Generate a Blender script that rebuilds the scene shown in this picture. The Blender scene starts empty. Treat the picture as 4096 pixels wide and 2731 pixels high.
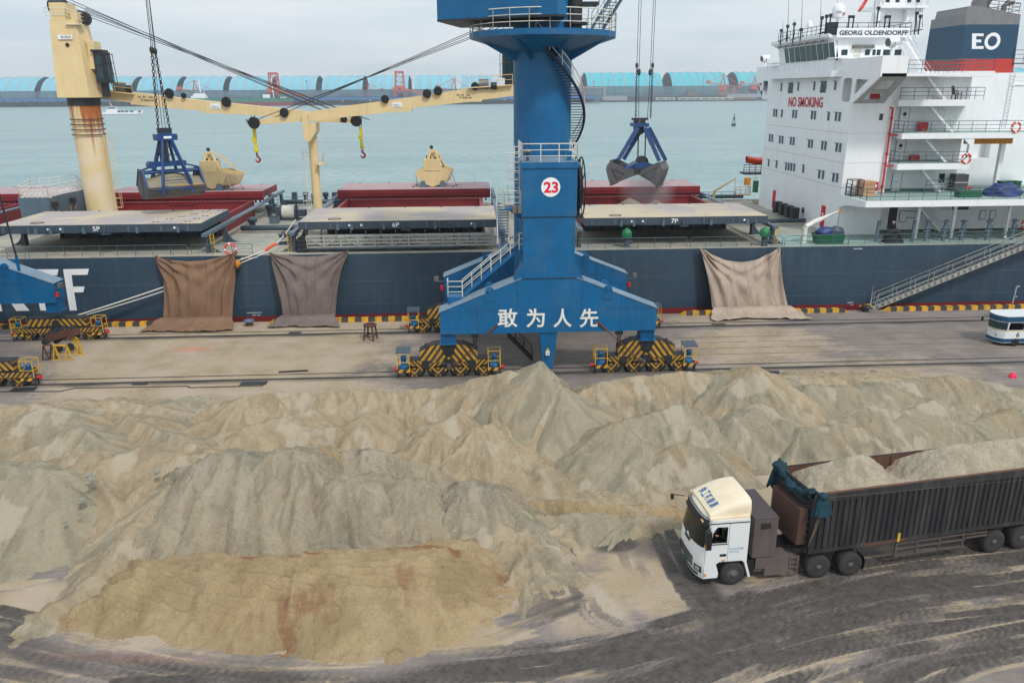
import bpy, math, random
import numpy as np
from mathutils import Vector, Matrix, noise as mnoise
random.seed(7); RNG = np.random.RandomState(5)
sc = bpy.context.scene
# ---------------------------------------------------------------- camera
FPX, CAMH = 3125.0, 19.0                       # focal length in photo pixels (photo 4096 x 2731), height in metres
PITCH, YAW, ROLL = math.radians(17.78), math.radians(3.0), math.radians(0.3)
_f = np.array([math.sin(YAW)*math.cos(PITCH), math.cos(YAW)*math.cos(PITCH), -math.sin(PITCH)])
_r = np.array([math.cos(YAW), -math.sin(YAW), 0.0]); _u = np.cross(_r, _f)
_R = _r*math.cos(ROLL)-_u*math.sin(ROLL); _U = _u*math.cos(ROLL)+_r*math.sin(ROLL)
cam = bpy.data.cameras.new('camera'); camo = bpy.data.objects.new('camera', cam); sc.collection.objects.link(camo)
cam.sensor_width = 36; cam.lens = FPX/4096*36; cam.clip_start = 0.5; cam.clip_end = 60000
M4 = Matrix.Identity(4)
for i in range(3):
    M4[i][0], M4[i][1], M4[i][2] = _R[i], _U[i], -_f[i]
M4[2][3] = CAMH; camo.matrix_world = M4
sc.camera = camo
sc.render.resolution_x, sc.render.resolution_y = 1024, 682
# ---------------------------------------------------------------- world, sun, exposure
SUN_EL, SUN_AZ = math.radians(50), math.radians(150)     # veiled sun from behind the camera's right
w = bpy.data.worlds.new('World'); sc.world = w; w.use_nodes = True
nt = w.node_tree; nt.nodes.clear()
def wn(t, **k):
    n = nt.nodes.new(t)
    for a, b in k.items(): setattr(n, a, b)
    return n
out = wn('ShaderNodeOutputWorld'); bgd = wn('ShaderNodeBackground'); nt.links.new(bgd.outputs[0], out.inputs[0])
sky = wn('ShaderNodeTexSky', sky_type='NISHITA', sun_disc=False, sun_elevation=SUN_EL, sun_rotation=SUN_AZ)
sky.air_density = 1.0; sky.dust_density = 3.0
tc = wn('ShaderNodeTexCoord'); sep = wn('ShaderNodeSeparateXYZ'); nt.links.new(tc.outputs['Generated'], sep.inputs[0])
mp = wn('ShaderNodeMapping'); mp.inputs['Scale'].default_value = (1.6, 1.6, 11.0); nt.links.new(tc.outputs['Generated'], mp.inputs[0])
nz = wn('ShaderNodeTexNoise'); nz.inputs['Scale'].default_value = 2.2; nz.inputs['Detail'].default_value = 7; nz.inputs['Roughness'].default_value = 0.55
nt.links.new(mp.outputs[0], nz.inputs['Vector'])
rp = wn('ShaderNodeValToRGB'); rp.color_ramp.elements[0].position = 0.36; rp.color_ramp.elements[1].position = 0.66
rp.color_ramp.elements[0].color = (6.7, 7.9, 8.7, 1); rp.color_ramp.elements[1].color = (8.7, 9.2, 9.6, 1)
nt.links.new(nz.outputs['Fac'], rp.inputs[0])
# cloud layer brightens towards the zenith as an overcast sky does
mr = wn('ShaderNodeMapRange'); mr.inputs['From Min'].default_value = 0.0; mr.inputs['From Max'].default_value = 0.9
mr.inputs['To Min'].default_value = 0.93; mr.inputs['To Max'].default_value = 1.15; nt.links.new(sep.outputs['Z'], mr.inputs['Value'])
vm = wn('ShaderNodeVectorMath', operation='SCALE'); nt.links.new(rp.outputs[0], vm.inputs[0]); nt.links.new(mr.outputs[0], vm.inputs['Scale'])
mx = wn('ShaderNodeMix', data_type='RGBA'); mx.inputs['Factor'].default_value = 0.88
nt.links.new(sky.outputs[0], mx.inputs['A']); nt.links.new(vm.outputs[0], mx.inputs['B']); nt.links.new(mx.outputs['Result'], bgd.inputs[0])
bgd.inputs[1].default_value = 0.10
sl = bpy.data.lights.new('sun', 'SUN'); sl.energy = 1.8; sl.angle = math.radians(7); sl.color = (1.0, 0.96, 0.9)
so = bpy.data.objects.new('sun', sl); sc.collection.objects.link(so)
so.rotation_euler = (math.pi/2-SUN_EL, 0, math.pi-SUN_AZ)
so.location = (0, 0, 60)
sc.view_settings.view_transform = 'Standard'; sc.view_settings.look = 'None'; sc.view_settings.exposure = 0.12; sc.view_settings.gamma = 1
try:
    sc.cycles.max_bounces = 5; sc.cycles.diffuse_bounces = 2; sc.cycles.glossy_bounces = 2; sc.cycles.transmission_bounces = 3
    sc.cycles.volume_bounces = 0; sc.cycles.transparent_max_bounces = 8
except Exception: pass
# ---------------------------------------------------------------- pixel rays -> world points on real planes
def _ray(px, py): return _R*(px-2048)/FPX - _U*(py-1365.5)/FPX + _f
_C = np.array([0, 0, CAMH])
def G(px, py, z=0.0): d = _ray(px, py); return _C+d*(z-CAMH)/d[2]
def D(px, py, Y): d = _ray(px, py); return _C+d*Y/d[1]
def XP(px, py, x): d = _ray(px, py); return _C+d*x/d[0]
# ---------------------------------------------------------------- mesh builder
LOC = {}
V3 = lambda p: Vector((float(p[0]), float(p[1]), float(p[2])))
class MB:
    def __init__(s, mat=None): s.v = []; s.f = []; s.mi = []; s.sm = []; s.mats = []; s.cur = 0; s.smooth = False; s.attr = {}; s.m(mat)
    def m(s, mat):
        if mat is None: return s
        if mat not in s.mats: s.mats.append(mat)
        s.cur = s.mats.index(mat); return s
    def add(s, vs, fs, smooth=None):
        o = len(s.v); s.v += [tuple(map(float, p)) for p in vs]
        for f in fs: s.f.append([i+o for i in f]); s.mi.append(s.cur); s.sm.append(s.smooth if smooth is None else smooth)
        return s
    def box(s, x0, x1, y0, y1, z0, z1):
        vs = [(x, y, z) for z in (z0, z1) for y in (y0, y1) for x in (x0, x1)]
        return s.add(vs, [(0, 2, 3, 1), (4, 5, 7, 6), (0, 1, 5, 4), (2, 6, 7, 3), (0, 4, 6, 2), (1, 3, 7, 5)], False)
    def frust(s, b, t):            # 4 bottom points, 4 top points (ccw from above)
        return s.add(list(b)+list(t), [(3, 2, 1, 0), (4, 5, 6, 7)]+[(i, (i+1) % 4, 4+(i+1) % 4, 4+i) for i in range(4)], False)
    def bar(s, a, b, w, h=None, up=(0, 0, 1)):
        a, b = V3(a), V3(b); h = w if h is None else h; d = (b-a)
        if d.length < 1e-6: return s
        d.normalize(); u = Vector(up)
        if abs(d.dot(u)) > 0.98: u = Vector((0, 1, 0)) if abs(d.y) < 0.9 else Vector((1, 0, 0))
        x = d.cross(u).normalized()*w/2; y = x.cross(d).normalized()*h/2
        vs = [p+sx*x+sy*y for p in (a, b) for sx, sy in ((-1, -1), (1, -1), (1, 1), (-1, 1))]
        return s.add(vs, [(3, 2, 1, 0), (4, 5, 6, 7)]+[(i, (i+1) % 4, 4+(i+1) % 4, 4+i) for i in range(4)], False)
    def tube(s, pts, r, n=6, caps=True, smooth=True, closed=False):
        P = [V3(p) for p in pts]; k = len(P); rr = r if isinstance(r, (list, tuple)) else [r]*k
        vs = []; prev = None
        for i, p in enumerate(P):
            t = (P[(i+1) % k]-P[i-1]) if closed else (P[min(i+1, k-1)]-P[max(i-1, 0)])
            if t.length < 1e-9: t = Vector((0, 0, 1))
            t.normalize()
            if prev is None:
                a = Vector((0, 0, 1)) if abs(t.z) < 0.9 else Vector((1, 0, 0))
                prev = (a-t*a.dot(t)).normalized()
            else:
                prev = prev-t*prev.dot(t)
                prev = prev.normalized() if prev.length > 1e-6 else Vector((1, 0, 0))
            q = t.cross(prev)
            for j in range(n):
                an = 2*math.pi*j/n; vs.append(p+(prev*math.cos(an)+q*math.sin(an))*rr[i])
        fs = []
        for i in range(k if closed else k-1):
            for j in range(n):
                a, b = i*n+j, i*n+(j+1) % n; c, d = ((i+1) % k)*n+(j+1) % n, ((i+1) % k)*n+j
                fs.append((a, b, c, d))
        s.add(vs, fs, smooth)
        if caps and not closed: s.add(vs[:n], [tuple(reversed(range(n)))], False); s.add(vs[-n:], [tuple(range(n))], False)
        return s
    def cyl(s, a, b, r, n=16, r2=None, smooth=True): return s.tube([a, b], [r, r if r2 is None else r2], n, True, smooth)
    def prism(s, poly, d, smooth=False):     # 3d polygon extruded by vector d
        P = [V3(p) for p in poly]; d = V3(d); n = len(P)
        nrm = Vector((0, 0, 0))
        for i in range(n): nrm += P[i].cross(P[(i+1) % n])
        if nrm.dot(d) > 0: P = P[::-1]
        s.add(P+[p+d for p in P], [tuple(range(n)), tuple(reversed(range(n, 2*n)))], False)
        return s.add(P+[p+d for p in P], [(i, n+i, n+(i+1) % n, (i+1) % n) for i in range(n)], smooth)
    def quad(s, a, b, c, d): return s.add([a, b, c, d], [(0, 1, 2, 3)], False)
    def lathe(s, prof, c, axis='z', n=16, smooth=True):   # prof: (r, h)
        vs = []
        for r, h in prof:
            for j in range(n):
                an = 2*math.pi*j/n; x, y = r*math.cos(an), r*math.sin(an)
                p = (x, y, h) if axis == 'z' else ((h, x, y) if axis == 'x' else (y, h, x))
                vs.append((c[0]+p[0], c[1]+p[1], c[2]+p[2]))
        fs = []
        for i in range(len(prof)-1):
            for j in range(n): fs.append((i*n+j, i*n+(j+1) % n, (i+1)*n+(j+1) % n, (i+1)*n+j))
        s.add(vs, fs, smooth)
        k = len(prof)-1
        if prof[0][0] > 1e-4: s.add(vs[:n], [tuple(reversed(range(n)))], False)
        if prof[-1][0] > 1e-4: s.add(vs[k*n:], [tuple(range(n))], False)
        return s
    def sphere(s, c, r, n=12, k=8, sz=1.0):
        return s.lathe([(max(r*math.sin(math.pi*i/k), 1e-5), -r*sz*math.cos(math.pi*i/k)) for i in range(k+1)], c, 'z', n)
    def grid(s, P, smooth=True):             # P[i][j] points
        a, b = len(P), len(P[0]); vs = [p for row in P for p in row]
        return s.add(vs, [(i*b+j, i*b+j+1, (i+1)*b+j+1, (i+1)*b+j) for i in range(a-1) for j in range(b-1)], smooth)
    def rail(s, pts, h=1.05, r=0.03, step=1.5, bars=3, n=5, lean=(0, 0, 0)):   # guard rail along a polyline
        P = [V3(p) for p in pts]
        for k in range(bars): s.tube([p+Vector((0, 0, h*(k+1)/bars)) for p in P], r*(1 if k == bars-1 else .8), n)
        for a, b in zip(P[:-1], P[1:]):
            m = max(1, round((b-a).length/step))
            for i in range(m+1):
                q = a.lerp(b, i/m); s.tube([q, q+Vector((0, 0, h))], r, n)
        return s
    def build(s, name, parent=None, label=None, bevel=0, loc=None):
        me = bpy.data.meshes.new(name)
        V = np.array(s.v, dtype=np.float64).reshape(-1, 3)
        if parent is not None: o3 = LOC[parent]
        elif loc is not None: o3 = np.array(loc, float)
        else:
            o3 = np.array([(V[:, 0].min()+V[:, 0].max())/2, (V[:, 1].min()+V[:, 1].max())/2, V[:, 2].min()])
        me.from_pydata((V-o3).tolist(), [], s.f)
        for mt in s.mats: me.materials.append(mt)
        me.polygons.foreach_set('material_index', s.mi); me.polygons.foreach_set('use_smooth', s.sm)
        me.update()
        o = bpy.data.objects.new(name, me); sc.collection.objects.link(o)
        if parent is not None: o.parent = parent; LOC[o] = LOC[parent]
        else: o.location = o3; LOC[o] = o3
        if label: o['label'] = label
        if bevel:
            b = o.modifiers.new('bevel', 'BEVEL'); b.width = bevel; b.segments = 2; b.limit_method = 'ANGLE'; b.angle_limit = math.radians(35)
        return o
def _pieces(s, name, parent, label=None, pad=.03):     # every separate lump becomes a part of its own
    n = len(s.v); par = list(range(n))
    def find(a):
        while par[a] != a: par[a] = par[par[a]]; a = par[a]
        return a
    for f in s.f:
        r = find(f[0])
        for i in f[1:]: par[find(i)] = r
    V = np.array(s.v); roots = np.array([find(i) for i in range(n)]); ids = list(np.unique(roots))
    bb = [(V[roots == r].min(0)-pad, V[roots == r].max(0)+pad) for r in ids]; g = list(range(len(ids)))
    def fg(a):
        while g[a] != a: a = g[a]
        return a
    for i in range(len(ids)):
        for j in range(i):
            if (bb[i][0] < bb[j][1]).all() and (bb[j][0] < bb[i][1]).all(): g[fg(i)] = fg(j)
    gid = {r: fg(i) for i, r in enumerate(ids)}; outp = []
    for k in sorted(set(gid.values())):
        m = MB(); m.mats = s.mats
        for f, mi, sm in zip(s.f, s.mi, s.sm):
            if gid[roots[f[0]]] == k: m.cur = mi; m.add([s.v[i] for i in f], [tuple(range(len(f)))], sm)
        mats = [s.mats[i] for i in sorted(set(m.mi))]; m.mi = [mats.index(s.mats[i]) for i in m.mi]; m.mats = mats
        # weld duplicated corners
        key = {}; rm = []; nv = []
        for p in m.v:
            q = tuple(round(c, 5) for c in p)
            if q not in key: key[q] = len(nv); nv.append(p)
            rm.append(key[q])
        m.v = nv; m.f = [[rm[i] for i in f] for f in m.f]
        outp.append(m.build(name, parent, label))
    return outp
MB.pieces = _pieces
def tag(o, label=None, cat=None, group=None, kind=None):
    if label: o['label'] = label
    if cat: o['category'] = cat
    if group: o['group'] = group
    if kind: o['kind'] = kind
    return o
def thing(name, label, cat, loc=(0, 0, 0), group=None, rz=0, local=False):
    o = bpy.data.objects.new(name, None); sc.collection.objects.link(o); o.location = loc; o.rotation_euler.z = rz
    o.empty_display_size = 0.5
    LOC[o] = np.zeros(3) if local else np.array(loc, float)
    return tag(o, label, cat, group)
def copy_tree(o, parent=None):
    c = o.copy(); sc.collection.objects.link(c)
    if parent is not None: c.parent = parent
    LOC[c] = LOC.get(o, np.zeros(3))
    for ch in list(o.children): copy_tree(ch, c)
    return c
def text_mesh(body, bold=0.0):
    cu = bpy.data.curves.new('text', 'FONT'); cu.body = body; cu.size = 1; cu.offset = bold; cu.resolution_u = 4
    o = bpy.data.objects.new('text', cu); sc.collection.objects.link(o)
    dg = bpy.context.evaluated_depsgraph_get(); dg.update()
    me = bpy.data.meshes.new_from_object(o.evaluated_get(dg))
    vs = np.array([v.co[:] for v in me.vertices]).reshape(-1, 3); fs = [tuple(p.vertices) for p in me.polygons]
    bpy.data.objects.remove(o); bpy.data.curves.remove(cu); bpy.data.meshes.remove(me)
    return vs, fs
def text_on(mb, body, ll, lr, ul, bold=0.0, push=(0, 0, 0)):       # fits the words' box to three corners of a real rectangle
    vs, fs = text_mesh(body, bold)
    if len(vs) == 0: return mb
    mn, mxx = vs.min(0), vs.max(0); ll, lr, ul = (np.array(q, float)+np.array(push) for q in (ll, lr, ul))
    out = [ll+(lr-ll)*(v[0]-mn[0])/(mxx[0]-mn[0])+(ul-ll)*(v[1]-mn[1])/(mxx[1]-mn[1]) for v in vs]
    return mb.add(out, fs, False)
# ---------------------------------------------------------------- materials
def srgb(r, g, b):
    f = lambda c: (c/255/12.92) if c/255 <= 0.04045 else ((c/255+0.055)/1.055)**2.4
    return (f(r), f(g), f(b))
class NT:
    def __init__(s, name):
        s.mat = bpy.data.materials.new(name); s.mat.use_nodes = True; s.t = s.mat.node_tree; s.t.nodes.clear()
        s.out = s.n('ShaderNodeOutputMaterial'); s.p = s.n('ShaderNodeBsdfPrincipled'); s.l(s.p.outputs[0], s.out.inputs[0])
        s.tc = s.n('ShaderNodeTexCoord')
    def n(s, t, **k):
        n = s.t.nodes.new(t)
        for a, b in k.items(): setattr(n, a, b)
        return n
    def l(s, a, b): s.t.links.new(a, b)
    def noise(s, scale, detail=4, rough=.55, sc3=None, coord='Object', dist=0.0):
        v = s.tc.outputs[coord]
        if sc3:
            m = s.n('ShaderNodeMapping'); m.inputs['Scale'].default_value = sc3; s.l(v, m.inputs[0]); v = m.outputs[0]
        n = s.n('ShaderNodeTexNoise'); n.inputs['Scale'].default_value = scale; n.inputs['Detail'].default_value = detail; n.inputs['Roughness'].default_value = rough
        n.inputs['Distortion'].default_value = dist
        s.l(v, n.inputs['Vector']); return n.outputs['Fac']
    def ramp(s, v, stops):
        r = s.n('ShaderNodeValToRGB'); e = r.color_ramp.elements
        while len(e) < len(stops): e.new(0.5)
        for i, (p, c) in enumerate(stops):
            e[i].position = p; e[i].color = (c, c, c, 1) if isinstance(c, (int, float)) else (*c, 1)
        s.l(v, r.inputs[0]); return r.outputs[0]
    def mix(s, f, a, b, blend='MIX'):
        m = s.n('ShaderNodeMix', data_type='RGBA', blend_type=blend)
        for sock, v in (('Factor', f), ('A', a), ('B', b)):
            if isinstance(v, (int, float)) and sock == 'Factor': m.inputs[sock].default_value = v
            elif isinstance(v, tuple): m.inputs[sock].default_value = (*v, 1)
            else: s.l(v, m.inputs[sock])
        return m.outputs['Result']
    def math(s, op, a, b=None, c=None):
        m = s.n('ShaderNodeMath', operation=op)
        for i, v in enumerate((a, b, c)):
            if v is None: continue
            if isinstance(v, (int, float)): m.inputs[i].default_value = v
            else: s.l(v, m.inputs[i])
        return m.outputs[0]
    def attr(s, name): a = s.n('ShaderNodeAttribute', attribute_name=name); return a.outputs['Fac']
    def bump(s, h, strength=.3, dist=.02):
        b = s.n('ShaderNodeBump'); b.inputs['Strength'].default_value = strength; b.inputs['Distance'].default_value = dist
        s.l(h, b.inputs['Height']); s.l(b.outputs[0], s.p.inputs['Normal'])
    def fin(s, col, rough=.6, metal=0.0, spec=None):
        if isinstance(col, tuple): s.p.inputs['Base Color'].default_value = (*col, 1)
        else: s.l(col, s.p.inputs['Base Color'])
        if isinstance(rough, (int, float)): s.p.inputs['Roughness'].default_value = rough
        else: s.l(rough, s.p.inputs['Roughness'])
        s.p.inputs['Metallic'].default_value = metal
        if spec is not None: s.p.inputs['Specular IOR Level'].default_value = spec
        return s.mat
def paint(name, col, rough=.5, var=.12, dirt=None, amt=.35, streak=True, scale=.7, metal=0, spec=None, lo=.5, hi=.75, chips=False):
    t = NT(name); a = t.noise(scale, 5); c = tuple(col)
    base = t.mix(t.ramp(a, [(.3, 0), (.7, 1)]), tuple(x*(1-var) for x in c), tuple(min(1, x*(1+var)) for x in c))
    if dirt is not None:
        d = t.noise(1.0, 6, .62, (2.2, 2.2, .28) if streak else (1.1, 1.1, 1.1))
        base = t.mix(t.math('MULTIPLY', t.ramp(d, [(lo, 0), (hi, 1)]), amt), base, tuple(dirt))
    if chips:
        base = t.mix(t.math('MULTIPLY', t.ramp(t.noise(3.1, 3, .5, (1.6, 1.6, .35)), [(.69, 0), (.72, 1)]), .55), base, srgb(24, 40, 60)); base = t.mix(t.math('MULTIPLY', t.ramp(t.noise(.5, 6, .65), [(.5, 0), (.75, 1)]), .28), base, srgb(96, 120, 138))
    return t.fin(base, rough, metal, spec)
M = {}
M['blue'] = paint('crane_blue_paint', srgb(0, 94, 144), .45, .10, srgb(40, 72, 96), .45, lo=.5, hi=.78, spec=.4, chips=True)
M['blue_pale'] = paint('dusty_blue_top', srgb(120, 140, 155), .7, .12, srgb(70, 105, 140), .5, False)
M['blue_grab'] = paint('grab_blue_paint', srgb(28, 66, 120), .45, .15, srgb(45, 50, 60), .6)
M['cream'] = paint('cream_paint', srgb(225, 200, 150), .5, .05, srgb(190, 160, 110), .3)
M['white'] = paint('white_ship_paint', srgb(240, 242, 244), .45, .02, srgb(206, 198, 184), .32, lo=.5, hi=.8)
M['white_rail'] = paint('white_rail_paint', srgb(215, 215, 205), .5, .05, srgb(150, 130, 110), .4, False)
M['hull'] = paint('hull_navy_paint', srgb(46, 68, 86), .5, .14, srgb(80, 92, 100), .42, True, .25)
M['boot'] = paint('boot_red_paint', srgb(120, 26, 30), .6, .15, srgb(70, 20, 22), .5)
M['red_hatch'] = paint('hatch_red_paint', srgb(128, 30, 38), .55, .08, srgb(95, 24, 30), .5)
M['slate'] = paint('slate_deck_paint', srgb(62, 76, 88), .5, .12, srgb(40, 46, 52), .5)
M['slate_light'] = paint('grey_blue_paint', srgb(88, 106, 120), .5, .1, srgb(60, 70, 80), .4)
M['dark'] = paint('dark_steel', srgb(38, 40, 44), .55, .2, srgb(70, 62, 56), .3, False)
M['black'] = paint('black_rubber', srgb(24, 25, 28), .7, .2)
M['greyrail'] = paint('grey_green_rail', srgb(78, 98, 104), .5, .1)
M['rope_wire'] = paint('wire_rope', srgb(52, 52, 58), .6, .1)
M['rope'] = paint('white_rope', srgb(215, 212, 205), .9, .1)
M['yellow'] = paint('safety_yellow', srgb(214, 168, 40), .5, .12, srgb(110, 80, 40), .5, False)
M['yellow_hook'] = paint('hook_yellow', srgb(222, 205, 30), .45, .1, srgb(120, 100, 30), .4, False)
M['orange'] = paint('orange_paint', srgb(205, 130, 30), .55, .1, srgb(120, 70, 30), .4, False)
M['red'] = paint('signal_red', srgb(196, 30, 44), .45, .1)
M['redorange'] = paint('lifebuoy_orange', srgb(226, 66, 40), .5, .05)
M['green'] = paint('deck_green', srgb(16, 92, 62), .5, .15)
M['ventgreen'] = paint('vent_green', srgb(30, 118, 76), .5, .15, srgb(20, 70, 50), .4)
M['glass'] = NT('window_glass').fin(srgb(34, 58, 62), .12, 0, .6)
M['steel'] = paint('worn_steel', srgb(120, 118, 116), .42, .2, srgb(70, 66, 62), .6, False, metal=.5)
M['grey_shell'] = paint('grab_shell_grey', srgb(84, 83, 86), .5, .22, srgb(56, 53, 52), .6)
M['rust'] = paint('rusty_steel', srgb(92, 60, 48), .8, .25, srgb(60, 48, 44), .6, False)
M['alu'] = paint('aluminium', srgb(176, 176, 170), .45, .08, srgb(130, 118, 100), .45, metal=.25)
def cover_top():
    t = NT('hatch_cover_top'); a = t.noise(.22, 5, .6, None, 'Object', .6); b = t.noise(2.0, 6, .7)
    c = t.mix(t.ramp(a, [(.42, 0), (.56, 1)]), srgb(168, 159, 157), srgb(192, 178, 152))
    c = t.mix(t.ramp(b, [(.55, 0), (.8, .45)]), c, srgb(140, 122, 100)); return t.fin(c, .75)
M['covertop'] = cover_top()
M['covertop_red'] = paint('far_cover_top', srgb(168, 140, 144), .75, .06, srgb(190, 170, 150), .3, False)
def deckmat():
    t = NT('ship_deck_paint'); a = t.noise(.18, 6, .6); b = t.noise(1.3, 6, .65)
    c = t.mix(t.ramp(a, [(.35, 0), (.62, 1)]), srgb(146, 149, 141), srgb(178, 168, 150))
    c = t.mix(t.ramp(b, [(.5, 0), (.75, .7)]), c, srgb(108, 104, 96)); return t.fin(c, .8)
M['deck'] = deckmat()
M['deckgreen'] = paint('aft_deck_paint', srgb(142, 166, 160), .8, .1, srgb(150, 130, 105), .5, False)
def rustcol():
    t = NT('rust_streaked_cream')
    z = t.n('ShaderNodeSeparateXYZ'); t.l(t.tc.outputs['Object'], z.inputs[0])
    d = t.noise(1.0, 6, .6, (2.0, 2.0, .07)); g = t.math('MULTIPLY_ADD', z.outputs['Z'], .055, -1.06)
    f = t.ramp(t.math('ADD', d, g), [(.50, 0), (.66, 1)])
    c = t.mix(t.ramp(t.noise(.5, 5), [(.4, 0), (.6, 1)]), srgb(222, 198, 148), srgb(226, 208, 178))
    c = t.mix(f, c, srgb(168, 96, 40)); return t.fin(c, .55)
M['rustcol'] = rustcol()
def stripes(name, mode, period, duty=.5, ya=srgb(222, 164, 40), bl=srgb(52, 52, 50)):
    t = NT(name); s = t.n('ShaderNodeSeparateXYZ'); t.l(t.tc.outputs['Object'], s.inputs[0]); X, Z = s.outputs['X'], s.outputs['Z']
    if mode == 'chev': v = t.math('ADD', t.math('ABSOLUTE', X), t.math('MULTIPLY', Z, 0.72))
    elif mode == 'vee': v = t.math('SUBTRACT', t.math('ABSOLUTE', X), t.math('MULTIPLY', Z, 0.9))
    elif mode == 'diag': v = t.math('SUBTRACT', X, t.math('MULTIPLY', Z, 0.72))
    else: v = X
    v = t.math('FRACT', t.math('DIVIDE', v, period)); f = t.math('LESS_THAN', v, duty)
    c = t.mix(f, bl, ya); dn = t.noise(2.0, 6, .65)
    c = t.mix(t.ramp(dn, [(.44, 0), (.72, .8)]), c, srgb(84, 70, 52)); return t.fin(c, .55)
M['chev'] = stripes('hazard_chevron', 'chev', .44, .5, srgb(196, 148, 44), srgb(48, 48, 46))
M['vee'] = stripes('hazard_vee', 'vee', .32, .5, srgb(186, 140, 46), srgb(46, 45, 44))
M['diag'] = stripes('hazard_diagonal', 'diag', .55)
M['kerbstripe'] = stripes('kerb_bands', 'x', 1.15, .5, srgb(214, 160, 34), srgb(56, 56, 58))
M['redwhite'] = stripes('red_white_bands', 'x', .5, .4, srgb(120, 40, 44), srgb(225, 222, 220))
# ---------------------------------------------------------------- numpy noise
def _h(ix, iy, seed):
    n = (ix.astype(np.int64)*374761393+iy.astype(np.int64)*668265263+seed*1442695041) & 0x7fffffff
    n = ((n ^ (n >> 13))*1274126177) & 0x7fffffff
    return ((n ^ (n >> 16)) & 0xffff)/65535.0
def vn(x, y, seed=0):
    ix, iy = np.floor(x), np.floor(y); fx, fy = x-ix, y-iy
    fx = fx*fx*fx*(fx*(fx*6-15)+10); fy = fy*fy*fy*(fy*(fy*6-15)+10)
    a, b, c, d = _h(ix, iy, seed), _h(ix+1, iy, seed), _h(ix, iy+1, seed), _h(ix+1, iy+1, seed)
    return (a+(b-a)*fx)*(1-fy)+(c+(d-c)*fx)*fy
def fbm(x, y, seed=0, o=4, g=.5):
    s = 0; a = 1; t = 0
    for k in range(o):
        s = s+a*vn(x*2**k+17.3*k, y*2**k-9.1*k, seed+k); t += a; a *= g
    return s/t
def sstep(a, b, x): t = np.clip((x-a)/(b-a), 0, 1); return t*t*(3-2*t)
def polydist(x, y, pts):         # distance, arclength, side to a polyline
    best = np.full(x.shape, 1e9); al = np.zeros(x.shape); sd = np.zeros(x.shape); acc = 0.0
    for (ax, ay), (bx, by) in zip(pts[:-1], pts[1:]):
        dx, dy = bx-ax, by-ay; L = math.hypot(dx, dy)+1e-9
        t = np.clip(((x-ax)*dx+(y-ay)*dy)/L**2, 0, 1)
        d = np.hypot(x-ax-t*dx, y-ay-t*dy); m = d < best
        best = np.where(m, d, best); al = np.where(m, acc+t*L, al)
        sd = np.where(m, ((x-ax)*dy-(y-ay)*dx)/L, sd); acc += L
    return best, al, sd
def spline(pts, n=8):            # Catmull-Rom through 2d points
    P = [np.array(p, float) for p in pts]; P = [2*P[0]-P[1]]+P+[2*P[-1]-P[-2]]; o = []
    for i in range(1, len(P)-2):
        for k in range(n):
            t = k/n; a, b, c, d = P[i-1], P[i], P[i+1], P[i+2]
            o.append(.5*((2*b)+(c-a)*t+(2*a-5*b+4*c-d)*t*t+(3*b-a-3*c+d)*t**3))
    o.append(P[-2]); return o
S = 4096/2352.0
def gv(px, py): return G(px*S, py*S)[:2]        # from the 2352-wide view of the photo
def set_attr(me, name, a):
    at = me.attributes.new(name, 'FLOAT', 'POINT'); at.data.foreach_set('value', np.asarray(a, dtype=np.float32).ravel())
def grid_mesh(name, X, Y, Z, mat):
    ny, nx = X.shape; me = bpy.data.meshes.new(name)
    V = np.stack([X, Y, Z], -1).reshape(-1, 3)
    i = np.arange(ny*nx).reshape(ny, nx)
    F = np.stack([i[:-1, :-1], i[:-1, 1:], i[1:, 1:], i[1:, :-1]], -1).reshape(-1, 4)
    me.vertices.add(len(V)); me.vertices.foreach_set('co', V.ravel().astype(np.float32))
    me.loops.add(F.size); me.loops.foreach_set('vertex_index', F.ravel().astype(np.int32))
    me.polygons.add(len(F)); me.polygons.foreach_set('loop_start', (np.arange(len(F))*4).astype(np.int32))
    me.polygons.foreach_set('use_smooth', np.ones(len(F), dtype=bool))
    me.materials.append(mat); me.update(); me.validate()
    o = bpy.data.objects.new(name, me); sc.collection.objects.link(o); return o
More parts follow.
